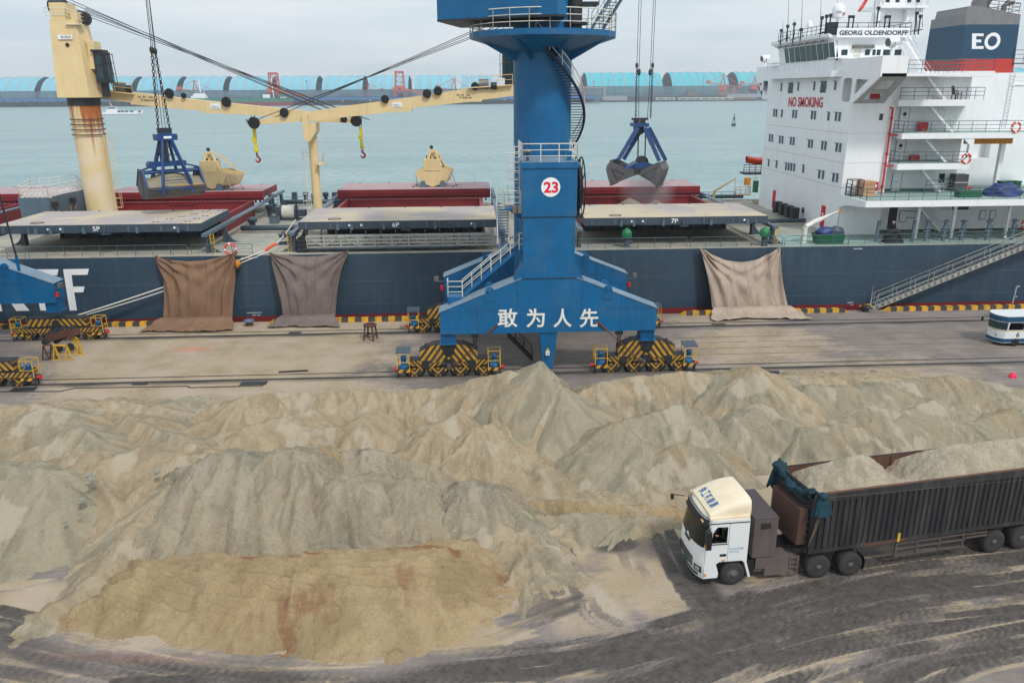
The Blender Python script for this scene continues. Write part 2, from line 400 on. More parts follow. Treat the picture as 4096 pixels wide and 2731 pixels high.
# ---------------------------------------------------------------- quay and yard ground
def groundmat():
    t = NT('stained_quay_concrete')
    a = t.noise(.35, 7, .6); b = t.noise(2.6, 6, .65); c = t.noise(14, 4, .6); st = t.noise(1.0, 6, .6, (.22, 2.6, 1)); hs = t.noise(1.0, 5, .6, (.10, 1.1, 1))
    base = t.mix(t.ramp(a, [(.3, 0), (.7, 1)]), srgb(114, 106, 102), srgb(144, 134, 128))
    base = t.mix(t.math('MULTIPLY', t.ramp(st, [(.48, 0), (.7, 1)]), .5), base, srgb(86, 80, 75))
    base = t.mix(t.ramp(b, [(.52, 0), (.8, .5)]), base, srgb(140, 129, 118))
    nb = t.math('MULTIPLY_ADD', t.math('ADD', b, t.math('ADD', a, hs)), .55, -.82)
    s = t.ramp(t.math('ADD', t.attr('sand'), nb), [(.30, 0), (.60, 1)])
    sandc = t.mix(t.ramp(c, [(.35, 0), (.65, 1)]), srgb(150, 132, 104), srgb(172, 154, 126))
    warm = t.mix(t.ramp(a, [(.4, 0), (.65, 1)]), sandc, srgb(172, 155, 136))
    base = t.mix(t.math('MULTIPLY', s, .92), base, warm)
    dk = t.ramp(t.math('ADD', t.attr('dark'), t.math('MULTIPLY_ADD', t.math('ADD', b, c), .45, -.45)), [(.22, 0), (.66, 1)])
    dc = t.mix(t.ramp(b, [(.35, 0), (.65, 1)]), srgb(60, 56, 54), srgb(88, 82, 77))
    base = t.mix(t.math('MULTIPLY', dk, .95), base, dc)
    base = t.mix(t.math('MULTIPLY', t.attr('red'), .8), base, srgb(206, 110, 80))
    base = t.mix(t.math('MULTIPLY', t.ramp(t.math('ADD', t.attr('white'), t.math('SUBTRACT', c, .5)), [(.35, 0), (.8, 1)]), .75), base, srgb(178, 172, 164))
    t.bump(t.math('ADD', t.math('MULTIPLY', t.attr('tread'), 1.2), t.math('MULTIPLY_ADD', b, .6, t.math('MULTIPLY', c, .4))), .5, .05)
    return t.fin(base, .85, 0, .3)
M['ground'] = groundmat()
def axis(parts): return np.unique(np.concatenate([np.linspace(a, b, n) for a, b, n in parts]).round(4))
gx = axis([(-500, -60, 12), (-60, -34, 30), (-34, 46, 700), (46, 70, 30), (70, 500, 12)])
gy = axis([(-120, 10, 8), (10, 20.4, 14), (20.4, 33, 200), (33, 50, 150), (50, 66.3, 120)])
GX, GY = np.meshgrid(gx, gy)
def blob(cx, cy, rx, ry, rot=0.0, soft=.5):
    c, s = math.cos(rot), math.sin(rot); dx, dy = GX-cx, GY-cy
    u, v = (dx*c+dy*s)/rx, (-dx*s+dy*c)/ry
    return 1-sstep(1-soft, 1+soft, np.hypot(u, v))
toe = [gv(118, 1436), gv(230, 1462), gv(380, 1482), gv(520, 1496), gv(640, 1508), gv(760, 1520), gv(860, 1522), gv(960, 1508), gv(1050, 1478), gv(1120, 1440), gv(1172, 1395), gv(1200, 1345)]
toe = toe+[toe[-1]+np.array([-.3, 1.5]), toe[-1]+np.array([-1.6, 2.9]), toe[-1]+np.array([-4, 3.5]), np.array([-3.0, 29.9]), np.array([-6.5, 29.6]), gv(300, 1283), gv(215, 1340)]
def build_ground():
    wob = fbm(GX*.25, GY*.25, 3)-.5
    sand = np.zeros(GX.shape)+.06; dark = np.zeros(GX.shape); red = np.zeros(GX.shape); white = np.zeros(GX.shape); tread = np.zeros(GX.shape)
    def vb(px, py, rx, ry, rot=0, soft=.6):
        c = gv(px, py); return blob(c[0], c[1], rx, ry, rot, soft)
    # sandy quay on the left, thin dust in a fan on the right
    sand = np.maximum(sand, .62*(1-sstep(-9, -1.5, GX+wob*6))*sstep(46, 49, GY)*sstep(-33, -25, GX+.5*(GY-50)+wob*4))
    sand = np.maximum(sand, .75*(1-sstep(46.5, 49.5, GY+wob*3))*(1-sstep(-8, -4, GX+wob*5))*sstep(38, 44, GY))
    sand = np.maximum(sand, .6*vb(1740, 790, 7.5, 5.5, .5)); sand = np.maximum(sand, .5*vb(1900, 845, 12, 3.0, .05))
    sand = np.maximum(sand, .5*vb(1640, 735, 6, 2.2)); sand = np.maximum(sand, .42*vb(2150, 860, 9, 2, .05))
    sand = np.maximum(sand, .95*(1-sstep(47.5, 49.6, GY+wob*2.4))*sstep(29.0, 31, GY)*(1-sstep(30, 40, GX)))
    # yard floor in front: dust bands
    sand = np.maximum(sand, .7*vb(1480, 1330, 1.7, 3.2, .25)); sand = np.maximum(sand, .6*vb(1330, 1370, 2.2, 3.5, .3))
    sand = np.maximum(sand, .55*vb(1500, 1470, 4.5, 1.1, .25)); sand = np.maximum(sand, .6*vb(650, 1545, 8, .5, -.03))
    sand = np.maximum(sand, .62*vb(2150, 1420, 2.2, 1.0, -.8)); sand = np.maximum(sand, .55*vb(1950, 1400, 3.0, .5, .35)); sand = np.maximum(sand, .5*vb(2280, 1340, 2, .6, .3))
    sand = np.maximum(sand, .55*vb(1760, 1390, 2.2, .45, .3)); sand = np.maximum(sand, .5*vb(2230, 1500, 3.5, 1.0, .3)); sand = np.maximum(sand, .5*vb(1300, 1560, 6, .5, .15))
    sand = np.maximum(sand, .7*vb(60, 1500, 5, .8, -.1)); sand = np.maximum(sand, .75*vb(60, 1390, 3.0, 1.5, .3)); sand = np.maximum(sand, .75*vb(40, 1290, 3.5, 1.2, .4))
    white = np.maximum(white, .5*vb(1390, 1380, .5, 2.2, .35)); white = np.maximum(white, .3*vb(60, 1425, 2.0, .25, .1)); white = np.maximum(white, .35*vb(1590, 1390, .5, 1.8, .1)); white = np.maximum(white, .2*vb(150, 1250, 2, 1))
    red = np.maximum(red, vb(440, 802, 1.4, .5)*.5); red = np.maximum(red, .10*vb(300, 1510, 3, .25, -.1))
    dark = np.maximum(dark, .24*(1-sstep(23.5, 26.5, GY+wob*2.5-.08*(GX-2)))*sstep(-20, 0, GX+10))
    dark = np.maximum(dark, .15*sstep(9, 15, GX+wob*4)*(1-sstep(31, 34, GY)))
    dark = np.maximum(dark, .75*vb(1420, 1250, 1.2, .7, .1)); dark = np.maximum(dark, .75*vb(1620, 1370, .8, 2.6, .15)); dark = np.maximum(dark, .55*vb(1500, 1255, 1.4, 1.2, .2))  # black dust left of the cab, with shadow painted into its tone
    dark = np.maximum(dark, .5*vb(120, 1270, 3.0, .9, .25)); dark = np.maximum(dark, .5*vb(70, 1425, 1.8, .3, -.1)); dark = np.maximum(dark, .6*vb(1700, 1420, 2.5, .8, .2))
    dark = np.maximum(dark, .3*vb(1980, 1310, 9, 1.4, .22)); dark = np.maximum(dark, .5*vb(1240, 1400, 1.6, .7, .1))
    dark = np.maximum(dark, .35*sstep(-6, 0, GX)*sstep(49.5, 51, GY+wob)*(1-sstep(64, 66, GY))*(1-sstep(12, 16, GX+wob*5)))
    for yy in (51.75, 62.3): dark = np.maximum(dark, .55*np.exp(-((GY-yy+.25)/.55)**2)*(.5+fbm(GX*.3, GY*.5, 9)))
    ru, rv = GX*.976+GY*.22, -GX*.22+GY*.976
    stk = sstep(.47, .56, fbm(ru*.22, rv*1.25, 61, 5))*sstep(.38, .50, fbm(ru*.5, rv*.6, 67, 4)); near_ = (1-sstep(30, 33, GY))
    sand = np.maximum(sand, .78*stk*near_); dark = np.maximum(dark, .30*near_*sstep(.54, .66, fbm(ru*.16+9, rv*1.0, 71, 5))*(1-stk)*sstep(-19, -15, GX+30*(GY < 25.5)))
    white = np.maximum(white, .30*near_*sstep(.62, .72, fbm(ru*.5, rv*2.0, 73, 4)))
    mt_ = (GX > -22) & (GX < 8) & (GY > 20) & (GY < 32); dt_, at_, _s = polydist(GX[mt_], GY[mt_], [tuple(q) for q in toe]+[tuple(toe[0])])
    sand[mt_] = np.maximum(sand[mt_], .95*np.exp(-(dt_/(.25+.9*fbm(at_*.5, dt_*.3, 83, 3)))**2)); tdist = (mt_, np.exp(-(dt_/.8)**2))
    sand = np.maximum(sand, .75*vb(1270, 1260, 2.2, 2.0, .3)); sand = np.maximum(sand, .7*vb(1480, 1225, 3.5, .9, .1)); sand = np.maximum(sand, .5*vb(1380, 1300, 1.0, 1.6, .2))
    fam = [[(2352, 1290), (2050, 1325), (1800, 1380), (1550, 1460), (1300, 1510), (900, 1545)], [(2352, 1380), (2100, 1410), (1900, 1455), (1700, 1520), (1560, 1575)], [(1300, 1575), (1520, 1500), (1720, 1415), (1920, 1365), (2200, 1330)], [(0, 1450), (250, 1505), (550, 1550), (850, 1570)], [(2352, 1490), (2150, 1520), (2000, 1570)]]
    extra = []
    rr2 = random.Random(3)
    for q in range(26):
        f_ = fam[rr2.choice([0, 0, 1, 1, 2, 2, 3, 3, 4])]; oy, ox, tl = rr2.uniform(-30, 34), rr2.uniform(-60, 60), rr2.uniform(-14, 14); n_ = len(f_)
        extra.append(([(a+ox, b+oy+tl*(i/(n_-1)-.5)) for i, (a, b) in enumerate(f_)], rr2.uniform(.12, .2), rr2.uniform(.4, .85)))
    tracks = extra+[  # tyre paths in the 2352-wide view, wheel width, strength
        ([(2352, 1275), (2100, 1300), (1850, 1350), (1600, 1440), (1350, 1500), (1000, 1535), (700, 1548), (400, 1525), (150, 1465), (0, 1432)], .30, .85),
        ([(2352, 1310), (2100, 1340), (1850, 1400), (1620, 1475), (1350, 1530), (1050, 1558), (800, 1568)], .28, .8),
        ([(2352, 1350), (2150, 1370), (1950, 1420), (1750, 1490), (1500, 1555), (1400, 1590)], .32, .9),
        ([(2352, 1440), (2150, 1480), (1950, 1520), (1800, 1568)], .3, .75), ([(1500, 1568), (1700, 1470), (1850, 1405), (2000, 1370), (2352, 1320)], .3, .8),
        ([(1250, 1568), (1500, 1500), (1700, 1420), (1900, 1360), (2150, 1330)], .28, .8), ([(1900, 1568), (1980, 1480), (2080, 1400), (2250, 1330)], .26, .5),
        ([(2050, 1568), (2200, 1500), (2352, 1470)], .3, .7), ([(0, 1455), (200, 1500), (450, 1545), (700, 1568)], .3, .65), ([(0, 1485), (200, 1525), (400, 1568)], .28, .5), ([(0, 1540), (150, 1568)], .3, .6),
        ([(1290, 1230), (1330, 1310), (1370, 1400), (1400, 1420)], .22, .55), ([(1440, 1240), (1490, 1330), (1560, 1410)], .24, .45), ([(1540, 1230), (1590, 1330), (1640, 1390)], .3, .85), ([(1180, 1390), (1260, 1365)], .3, .6), ([(1170, 1420), (1250, 1392)], .3, .6),
        ([(2352, 1395), (2100, 1420), (1850, 1500), (1680, 1568)], .25, .7), ([(1150, 1520), (1350, 1470), (1550, 1440), (1750, 1380)], .22, .6), ([(300, 1568), (600, 1556), (900, 1545), (1200, 1520), (1450, 1465)], .3, .9)]
    for pts, wd, st in tracks:
        P = [tuple(p) for p in spline([gv(*q) for q in pts], 6)]; A = np.array(P)
        m = (GX > A[:, 0].min()-1.5) & (GX < A[:, 0].max()+1.5) & (GY > A[:, 1].min()-1.5) & (GY < A[:, 1].max()+1.5)
        if not m.any(): continue
        x, y = GX[m], GY[m]
        for off in (0, 2*wd+.06):
            d, al, sd = polydist(x, y, P); e = np.abs(sd-off); e = np.where(d > abs(off)+wd+.4, 9, e)
            k = (1-sstep(wd*.92, wd*1.06, e))*np.clip(-.75+2.9*fbm(al*.26+wd*50, e*.9+off*7, 11, 4), 0, 1.0)
            tr = ((al/.17+np.abs(sd-off)*2.5) % 1.0)
            tr = np.where(tr < .45, 1.0, 0.0)*(1-sstep(wd*.9, wd, e))
            dark[m] = np.maximum(dark[m], st*k*(.80+.20*tr)); sand[m] = sand[m]*(1-.62*st*np.clip(k, 0, 1)); tread[m] = np.maximum(tread[m], tr*st)
            rid = np.exp(-((e-wd*1.35)/.11)**2); sand[m] = np.maximum(sand[m], .62*rid*sstep(.45, .62, fbm(x*.35, y*.9, 23, 4)))
    dark[tdist[0]] *= 1-.85*tdist[1]
    z = (fbm(GX*.8, GY*.8, 31, 3)-.5)*.03*(GY < 50)*(GY > 15)
    o = grid_mesh('quay_ground', GX, GY, z, M['ground'])
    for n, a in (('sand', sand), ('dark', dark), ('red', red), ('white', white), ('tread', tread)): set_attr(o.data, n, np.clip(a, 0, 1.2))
    tag(o, 'stained concrete quay and yard floor with tyre tracks', 'ground', kind='structure')
build_ground()
mb = MB(paint('quay_wall_concrete', srgb(110, 104, 100), .9, .2, srgb(60, 58, 56), .6)); mb.box(-500, 500, 66.02, 66.4, -9, -.03)
tag(mb.build('quay_wall'), 'concrete face of the quay under the ship side', 'quay wall', kind='structure')
# painted lane lines and gullies on the quay
mk = MB(paint('worn_orange_line', srgb(176, 140, 92), .8, .1, srgb(130, 118, 112), .95, False, lo=.35, hi=.55))
for py in (1356, 1377, 1400, 1425):
    yy = G(2500, py)[1]; x = -4.0
    while x < 46:
        L = 1.5+RNG.rand()*5; mk.box(x, x+L, yy-.045, yy+.045, .018, .022); x += L+RNG.rand()*.8
tag(mk.build('lane_marking'), kind='structure', label='faint orange lane lines on the quay', cat='road marking')
# crane rails
for yy, lab in ((51.75, 'near crane rail let into the quay beside the sand heaps'), (62.3, 'far crane rail let into the quay close to the ship')):
    r = MB(M['dark']); r.box(-300, 300, yy-.16, yy-.05, .018, .026); r.box(-300, 300, yy+.05, yy+.13, .018, .026)
    r.m(M['steel']).box(-300, 300, yy-.05, yy+.05, .018, .06)
    r.m(M['dark']).box(-300, 300, yy+.85, yy+.93, .018, .03)
    tag(r.build('crane_rail'), lab, 'rail', 'crane rails along the quay')
c = MB(M['dark'])
pts = [G(*p)[:2] for p in ((0, 1567), (240, 1566), (300, 1553), (750, 1545), (760, 1551), (1050, 1543), (1055, 1528))]
for a, b in zip(pts[:-1], pts[1:]): c.bar((a[0], a[1], .024), (b[0], b[1], .024), .12, .012)
for px, py, sx, sy in ((1015, 1533, .9, .35), (95, 1557, .8, .3), (560, 1536, .5, .22), (1180, 1332, .5, .25), (2320, 1300, .5, .2), (3075, 1490, .8, .3), (2875, 1298, .6, .25)):
    p = G(px, py); c.box(p[0]-sx, p[0]+sx, p[1]-sy, p[1]+sy, .019, .027)
tag(c.build('cable_slot'), 'dark cable slots and pit covers in the quay paving', 'cable slot', kind='structure')
# ---------------------------------------------------------------- sea and far shore
def seamat():
    t = NT('harbour_water')
    a = t.noise(.012, 5, .55, (1, 2.5, 1)); b = t.noise(.55, 6, .62, (.55, 1.25, 1)); c = t.noise(.06, 5, .6, (.6, 2.0, 1))
    col = t.mix(t.ramp(a, [(.35, 0), (.65, 1)]), srgb(134, 159, 158), srgb(155, 176, 175))
    col = t.mix(t.ramp(b, [(.44, .0), (.66, .8)]), col, srgb(98, 134, 138))
    t.bump(t.math('ADD', b, t.math('MULTIPLY', c, 2.5)), .7, 1.4)
    return t.fin(col, .32, 0, .35)
M['sea'] = seamat()
ys = np.concatenate([np.linspace(66.2, 400, 60), np.linspace(420, 2105, 30)]); xs = np.concatenate([np.linspace(-1550, -350, 14), np.linspace(-320, 450, 80), np.linspace(480, 1800, 16)])
SX, SY = np.meshgrid(xs, ys); tag(grid_mesh('sea', SX, SY, np.full(SX.shape, -4.0), M['sea']), kind='structure', label='pale green harbour water', cat='sea')
M['farland'] = paint('far_shore_ground', srgb(96, 88, 88), .95, .2)
mb = MB(M['farland']); mb.add([(-1550, 1452, -2), (10, 1468, -2), (200, 1600, -2), (700, 1775, -2), (1800, 2050, -2), (1800, 2110, -2), (-1550, 2110, -2)], [(0, 1, 2, 3, 4, 5, 6)])
mb.m(M['dark']).add([(-1550, 1452, -6), (10, 1468, -6), (200, 1600, -6), (700, 1775, -6), (1800, 2050, -6), (-1550, 1452, -2), (10, 1468, -2), (200, 1600, -2), (700, 1775, -2), (1800, 2050, -2)], [(i, i+1, 6+i, 5+i) for i in range(4)])
tag(mb.build('far_shore'), kind='structure', label='low far shore across the harbour', cat='shore')
# sand heap material, shared by heaps and loads
def sandmat(name, A, B, C, bump=1.0):
    A, B, C = (tuple(x*k for x, k in zip(c, (.90, .905, .92))) for c in (A, B, C)); t = NT(name); a = t.noise(.45, 6, .6); b = t.noise(2.2, 7, .65); c = t.noise(9, 6, .7); d = t.noise(26, 4, .6); st = t.noise(1.6, 5, .6, (1, 1, .35))
    base = t.mix(t.ramp(t.math('ADD', a, t.math('MULTIPLY_ADD', b, .3, -.15)), [(.36, 0), (.64, 1)]), A, B)
    base = t.mix(t.ramp(t.math('ADD', t.attr('tint'), t.math('MULTIPLY_ADD', b, .7, -.35)), [(.3, 0), (.7, 1)]), base, C)
    base = t.mix(t.ramp(c, [(.50, 0), (.74, .55)]), base, tuple(x*.58 for x in A)); base = t.mix(t.ramp(d, [(.54, 0), (.72, .5)]), base, tuple(min(1, x*1.4) for x in B))
    fl = t.attr('flow'); base = t.mix(t.ramp(fl, [(.32, .42), (.50, 0)]), base, tuple(x*.66 for x in A)); base = t.mix(t.ramp(fl, [(.52, 0), (.70, .38)]), base, tuple(min(1, x*1.22) for x in B))
    base = t.mix(t.ramp(t.math('ADD', t.attr('lite'), t.math('MULTIPLY_ADD', c, .6, -.3)), [(.3, 0), (.8, .75)]), base, srgb(186, 174, 154))
    base = t.mix(t.ramp(t.math('ADD', t.attr('wet'), t.math('MULTIPLY_ADD', c, .9, -.45)), [(.3, 0), (.85, .72)]), base, srgb(84, 75, 62))
    base = t.mix(t.ramp(t.math('ADD', t.attr('rust'), t.math('MULTIPLY_ADD', b, .8, -.4)), [(.25, 0), (.9, .72)]), base, srgb(142, 92, 66))
    t.bump(t.math('ADD', t.math('MULTIPLY', st, .6), t.math('ADD', t.math('MULTIPLY', b, .9), t.math('MULTIPLY_ADD', c, .55, t.math('MULTIPLY', d, .22)))), .9*bump, .2)
    return t.fin(base, .95, 0, .15)
TAN, TAN2, GRY, OLV = srgb(172, 153, 124), srgb(186, 168, 140), srgb(160, 153, 132), srgb(154, 138, 106)
M['sand_tan'] = sandmat('tan_sand', TAN, TAN2, GRY)
M['sand_grey'] = sandmat('grey_green_sand', srgb(160, 151, 129), srgb(173, 162, 138), TAN)
M['sand_rough'] = sandmat('rough_grey_tan_sand', srgb(174, 160, 136), srgb(190, 176, 150), srgb(162, 157, 138), 1.3)
M['sand_warm'] = sandmat('warm_yellow_sand', srgb(180, 155, 116), srgb(193, 169, 132), OLV, 1.2)
M['sand_pale'] = sandmat('pale_lumpy_sand', srgb(208, 192, 164), srgb(220, 206, 180), srgb(198, 188, 164), 1.5)
# ---------------------------------------------------------------- sand heaps: each heap its own mesh on a shared lattice
DX = .10
hx = np.arange(-34, 47.01, DX); hy = np.concatenate([np.arange(21.5, 34, .075), np.arange(34, 50.01, .11)])
HX, HY = np.meshgrid(hx, hy)
HW = fbm(HX*.35, HY*.35, 41, 4)-.5; HW2 = fbm(HX*1.3, HY*1.3, 43, 4)-.5; HW3 = fbm(HX*3.6, HY*3.6, 47, 4, .6)-.5; HW4 = 1-np.abs(2*fbm(HX*1.1, HY*1.1, 53, 4)-1)
HEAPS = []
def vz(px, py, Y): return D(px*S, py*S, Y)
def heap(lab, ridge, slope, mat, rnd=.12, gul=.3, rough=1.0, back=None, top=None, tint=0, lite=0, rust=None, wet=None, cliff=None, name='sand_heap', bulge=0, lat=1.0):
    """ridge: (px, py, Y) crest points in the 2352 view; slope towards the camera, back = slope away from it"""
    P = [vz(*r) for r in ridge]
    if len(P) == 1: P = P+[P[0]+np.array([.05, .02, 0])]
    i = len(HEAPS); best = np.full(HX.shape, -9.0); flow = np.zeros(HX.shape)
    WX, WY = HX+HW*1.1, HY+HW*.8
    ph = i*1.7
    for a, b in zip(P[:-1], P[1:]):
        dx, dy = b[0]-a[0], b[1]-a[1]; L2 = dx*dx+dy*dy+1e-9
        t = np.clip(((WX-a[0])*dx+(WY-a[1])*dy)/L2, 0, 1)
        ex, ey = WX-a[0]-t*dx, WY-a[1]-t*dy; d = np.hypot(ex*lat, ey)
        ang = np.arctan2(ey, ex)
        sl = np.where(ey > 0, slope if back is None else back, slope)
        g = (fbm(ang*2.2+t*L2**.5*.9+ph, d*.12+ph, 60+i, 3)-.5)*gul*2.2
        rid = 1-np.abs(2*fbm(ang*4.5+t*L2**.5*1.6+ph*3, d*.22, 160+i, 3)-1); rid = (rid-.75)*np.clip(d*.5, 0, 1)
        z = a[2]+t*(b[2]-a[2])
        dd = np.sqrt(d*d+rnd*rnd)-rnd
        if bulge: prof = np.where(ey < 0, sl*(dd**1.6)/(bulge**.6), sl*dd); prof = np.where(dd > bulge, sl*bulge+(dd-bulge)*sl*1.3, prof)
        else: prof = sl*dd
        h = z-prof*(1+g)-np.clip(dd, 0, 1.5)*g*.25+rid*gul*.8
        fl_ = fbm(ang*6+t*L2**.5*2.4+ph+HW*2+HW2*1.2, d*.55+HW2*1.2, 260+i, 5, .65); flow = np.where(h > best, fl_, flow); best = np.maximum(best, h)
    best = best+HW2*.24*rough+HW3*.13*rough+(HW4-.8)*.16*rough
    if top is not None: best = np.minimum(best, top+HW2*.08+HW*.12)
    best = best+(flow-.5)*.11*gul/.3*rough
    HEAPS.append(dict(lab=lab, h=best, mat=mat, tint=tint, lite=lite, rust=rust, wet=wet, name=name, P=P, flow=flow))
BIG = 'heaps of bulk sand on the yard'
# back row, left to right
heap('low olive sand mound at the far left edge of the yard', [(-60, 945, 41.5), (60, 932, 42), (120, 935, 42)], .42, 'sand_tan', tint=.25)
heap('low lumpy sand ridge nearest the left crane bogie with a dark crest', [(150, 922, 43.5), (235, 920, 44), (330, 930, 44), (400, 945, 43.5)], .5, 'sand_tan', tint=.15, wet=((245, 930), .8))
heap('pale grey washed sand apron beside the quay', [(400, 925, 46), (470, 935, 46), (560, 928, 46)], .28, 'sand_grey', lite=.7, gul=.5)
heap('small olive pyramid of sand left of the white strip', [(65, 945, 39.5), (110, 938, 40)], .55, 'sand_tan', tint=.5)
heap('rounded olive sand mound left of the pale washed strip', [(170, 980, 38.2), (215, 985, 38)], .5, 'sand_tan', tint=.5)
heap('long diagonal olive sand ridge in the left of the yard', [(300, 950, 40.5), (360, 985, 38.5), (430, 1010, 37), (470, 1035, 36)], .5, 'sand_tan', tint=.3)
heap('grey-flecked sand shoulder in the left middle of the yard', [(160, 1045, 35), (230, 1035, 35.5)], .5, 'sand_grey', tint=.6)
heap('broad tan sand mound with a darkened foot in the left middle', [(250, 1060, 34.5), (330, 1025, 35.5), (400, 1040, 35)], .48, 'sand_tan', tint=.45, wet=((310, 1100), 1.6))
heap('smooth pale grey sand heap with a boulder edge at the left margin', [(-150, 1075, 33.5), (0, 1068, 33.5), (60, 1068, 33.5), (120, 1080, 33.3)], .62, 'sand_grey', rnd=.8, gul=.22, tint=-.1, rough=1.1, lite=.2)
heap('warm tan back ridge of sand left of the tall peak', [(560, 912, 42), (640, 905, 43), (720, 905, 43), (800, 898, 43.3), (880, 905, 43.3), (950, 893, 43.5), (1030, 890, 43.6)], .62, 'sand_tan', gul=.4)
heap('slumped tan sand shoulder joining the tall peak', [(1010, 893, 43.4), (1090, 872, 43), (1170, 852, 42.5)], .6, 'sand_tan', gul=.45)
heap('tallest sand peak, grey-green, standing in front of the blue crane', [(1250, 826, 41.6), (1285, 880, 41.2)], .68, 'sand_grey', rnd=.12, gul=.16, rough=.6, tint=.1)
heap('curving sand saddle to the right of the tallest peak', [(1290, 885, 41.0), (1335, 945, 40.2), (1385, 985, 39.5)], .62, 'sand_tan', gul=.2, tint=.5)
heap('tan sand cone under the middle of the left back ridge', [(700, 945, 40), (720, 940, 40.4)], .62, 'sand_tan', gul=.25)
heap('pale lumpy sand bank below the left back ridge', [(560, 985, 38), (640, 960, 39), (690, 985, 38.3)], .55, 'sand_tan', lite=.2, gul=.4)
heap('smooth tan sand cone in the middle of the left slope', [(830, 960, 39.3), (850, 945, 40)], .6, 'sand_tan', gul=.2)
heap('big tan sand cone leaning against the tall grey peak', [(985, 985, 37.6), (1060, 945, 39)], .66, 'sand_tan', gul=.3)
heap('rough tan sand cone between the tan and grey slopes', [(1080, 985, 37.2), (1130, 975, 38)], .66, 'sand_tan', gul=.35)
heap('pale bank of sand with a dark undercut crest', [(790, 1035, 35.2), (850, 1030, 35.6), (930, 1050, 35.2), (990, 1062, 34.8)], .95, 'sand_rough', lite=.45, gul=.4, wet=((850, 1045), .9))
heap('orange-tan steep cut of sand beside the loader face', [(735, 1030, 35.2), (770, 1040, 35)], .75, 'sand_warm', wet=((755, 1060), .8), gul=.4)
# right back row
heap('back ridge of tan sand right of the tallest peak', [(1370, 880, 43.6), (1430, 868, 44), (1500, 862, 44.2), (1560, 855, 44.2), (1620, 858, 44)], .62, 'sand_tan', tint=.3, gul=.4)
heap('pointed sand peak on the right back row', [(1660, 860, 43.4), (1725, 842, 43), (1790, 875, 42.6)], .6, 'sand_tan', gul=.3, tint=.35)
heap('grey flat-topped sand mound far back on the right', [(1860, 882, 42.6), (1960, 888, 42.4), (2030, 880, 42.6)], .5, 'sand_grey', tint=.4)
heap('low tan sand drift along the quay on the right', [(1830, 868, 45.3), (1960, 866, 45.5), (2100, 866, 45.2)], .3, 'sand_tan', lite=.3)
heap('long pale sand ridge running out at the right margin', [(2080, 872, 43.4), (2200, 866, 43.6), (2280, 880, 43.2), (2420, 905, 42.5)], .48, 'sand_grey', tint=.5)
heap('sharp grey sand ridge behind the truck cab', [(1430, 968, 39.3), (1500, 950, 39.8), (1565, 932, 40.2), (1620, 960, 39.4)], .62, 'sand_grey', gul=.35, tint=.35)
heap('pointed grey-tan sand cone left of the right middle ridge', [(1690, 958, 39), (1752, 930, 39.6), (1800, 965, 39)], .62, 'sand_grey', gul=.3, tint=.3)
heap('olive sand dome right of the pointed grey cone', [(1840, 985, 37.9), (1920, 980, 38.2), (1990, 990, 38)], .58, 'sand_tan', gul=.25, tint=.6)
heap('broad grey-tan sand dome above the trailer', [(1930, 965, 39), (2010, 930, 40), (2070, 950, 39.6)], .52, 'sand_grey', tint=.65, gul=.3)
heap('wide sand dome with a reddish scar behind the trailer', [(2060, 960, 39.2), (2140, 915, 40.8), (2230, 945, 40.2)], .5, 'sand_grey', tint=.35, rust=((2190, 970), .7), gul=.25)
heap('sand slope at the right margin above the trailer', [(2230, 965, 39.4), (2330, 940, 40.2), (2450, 960, 40)], .48, 'sand_grey', tint=.5)
heap('small pointed grey cone in the valley right of the tallest peak', [(1420, 968, 37.6), (1480, 1010, 36.6)], .66, 'sand_grey', rnd=.1, tint=.25, gul=.25)
heap('tan sand shoulder behind the truck roof', [(1530, 1035, 35.8), (1580, 1010, 36.6), (1640, 1030, 36)], .62, 'sand_tan', tint=.55, gul=.35)
heap('pale sand floor filling the valley behind the cab', [(1180, 1150, 33), (1400, 1140, 33.4), (1600, 1120, 33.8)], .22, 'sand_tan', lite=.55, top=.75)
heap('tan cut bank of sand left of the truck cab', [(1220, 1150, 32.2), (1330, 1150, 32.1), (1440, 1160, 31.9), (1540, 1165, 31.8)], .8, 'sand_warm', top=1.15, gul=.5, tint=.35)
# loader-cut bulging faces in the middle
def dome(lab, px, py, Y, rx, ryf, ryb, mat, tint=0, pw=.55, ring=0.0, seed=0):
    P = vz(px, py, Y); WX, WY = HX+HW*.7+HW2*.25, HY+HW*.5+HW2*.2
    u, v = (WX-P[0])/rx, WY-P[1]; v = np.where(v < 0, v/ryf, v/ryb); r = np.hypot(np.abs(u)**1.15, np.abs(v)**1.1)
    a = np.arctan2(v, u); r = r*(1+.22*(fbm(a*1.8+seed, r*.8, 300+seed, 3)-.5))
    gl = (1-np.abs(2*fbm(a*5+seed, r*.7, 320+seed, 3)-1)-.75)*np.clip(r, 0, 1)
    r = r*.92; pr_ = np.sqrt(r*r+.07)-.265; h = np.minimum(P[2]*(1-pr_/.74), P[2]*(1-.12*r))+gl*.40*(.4+r)+HW2*.30+HW3*.24+(HW4-.8)*.30
    wm = ring*np.exp(-((r-.86)/.13)**2)*sstep(-.2, .5, -np.sin(a)+.6*np.cos(a))*(.4+1.1*fbm(HX*.9, HY*.9, 340+seed, 3)) if ring else None
    HEAPS.append(dict(lab=lab, h=h, mat=mat, tint=tint, lite=0, rust=None, wet=None, name='sand_heap', P=[P], wetmap=wm, flow=fbm(a*5+seed+HW2*1.5, r*2.2+HW2*1.2, 360+seed, 5, .65)))
heap('largest rough grey-tan sand face cut by loaders, left of the row', [(452, 1062, 32.5), (500, 1042, 32.8), (548, 1046, 32.7)], .80, 'sand_rough', rnd=.55, gul=.42, rough=1.35, tint=.15, back=.7, lat=1.25)
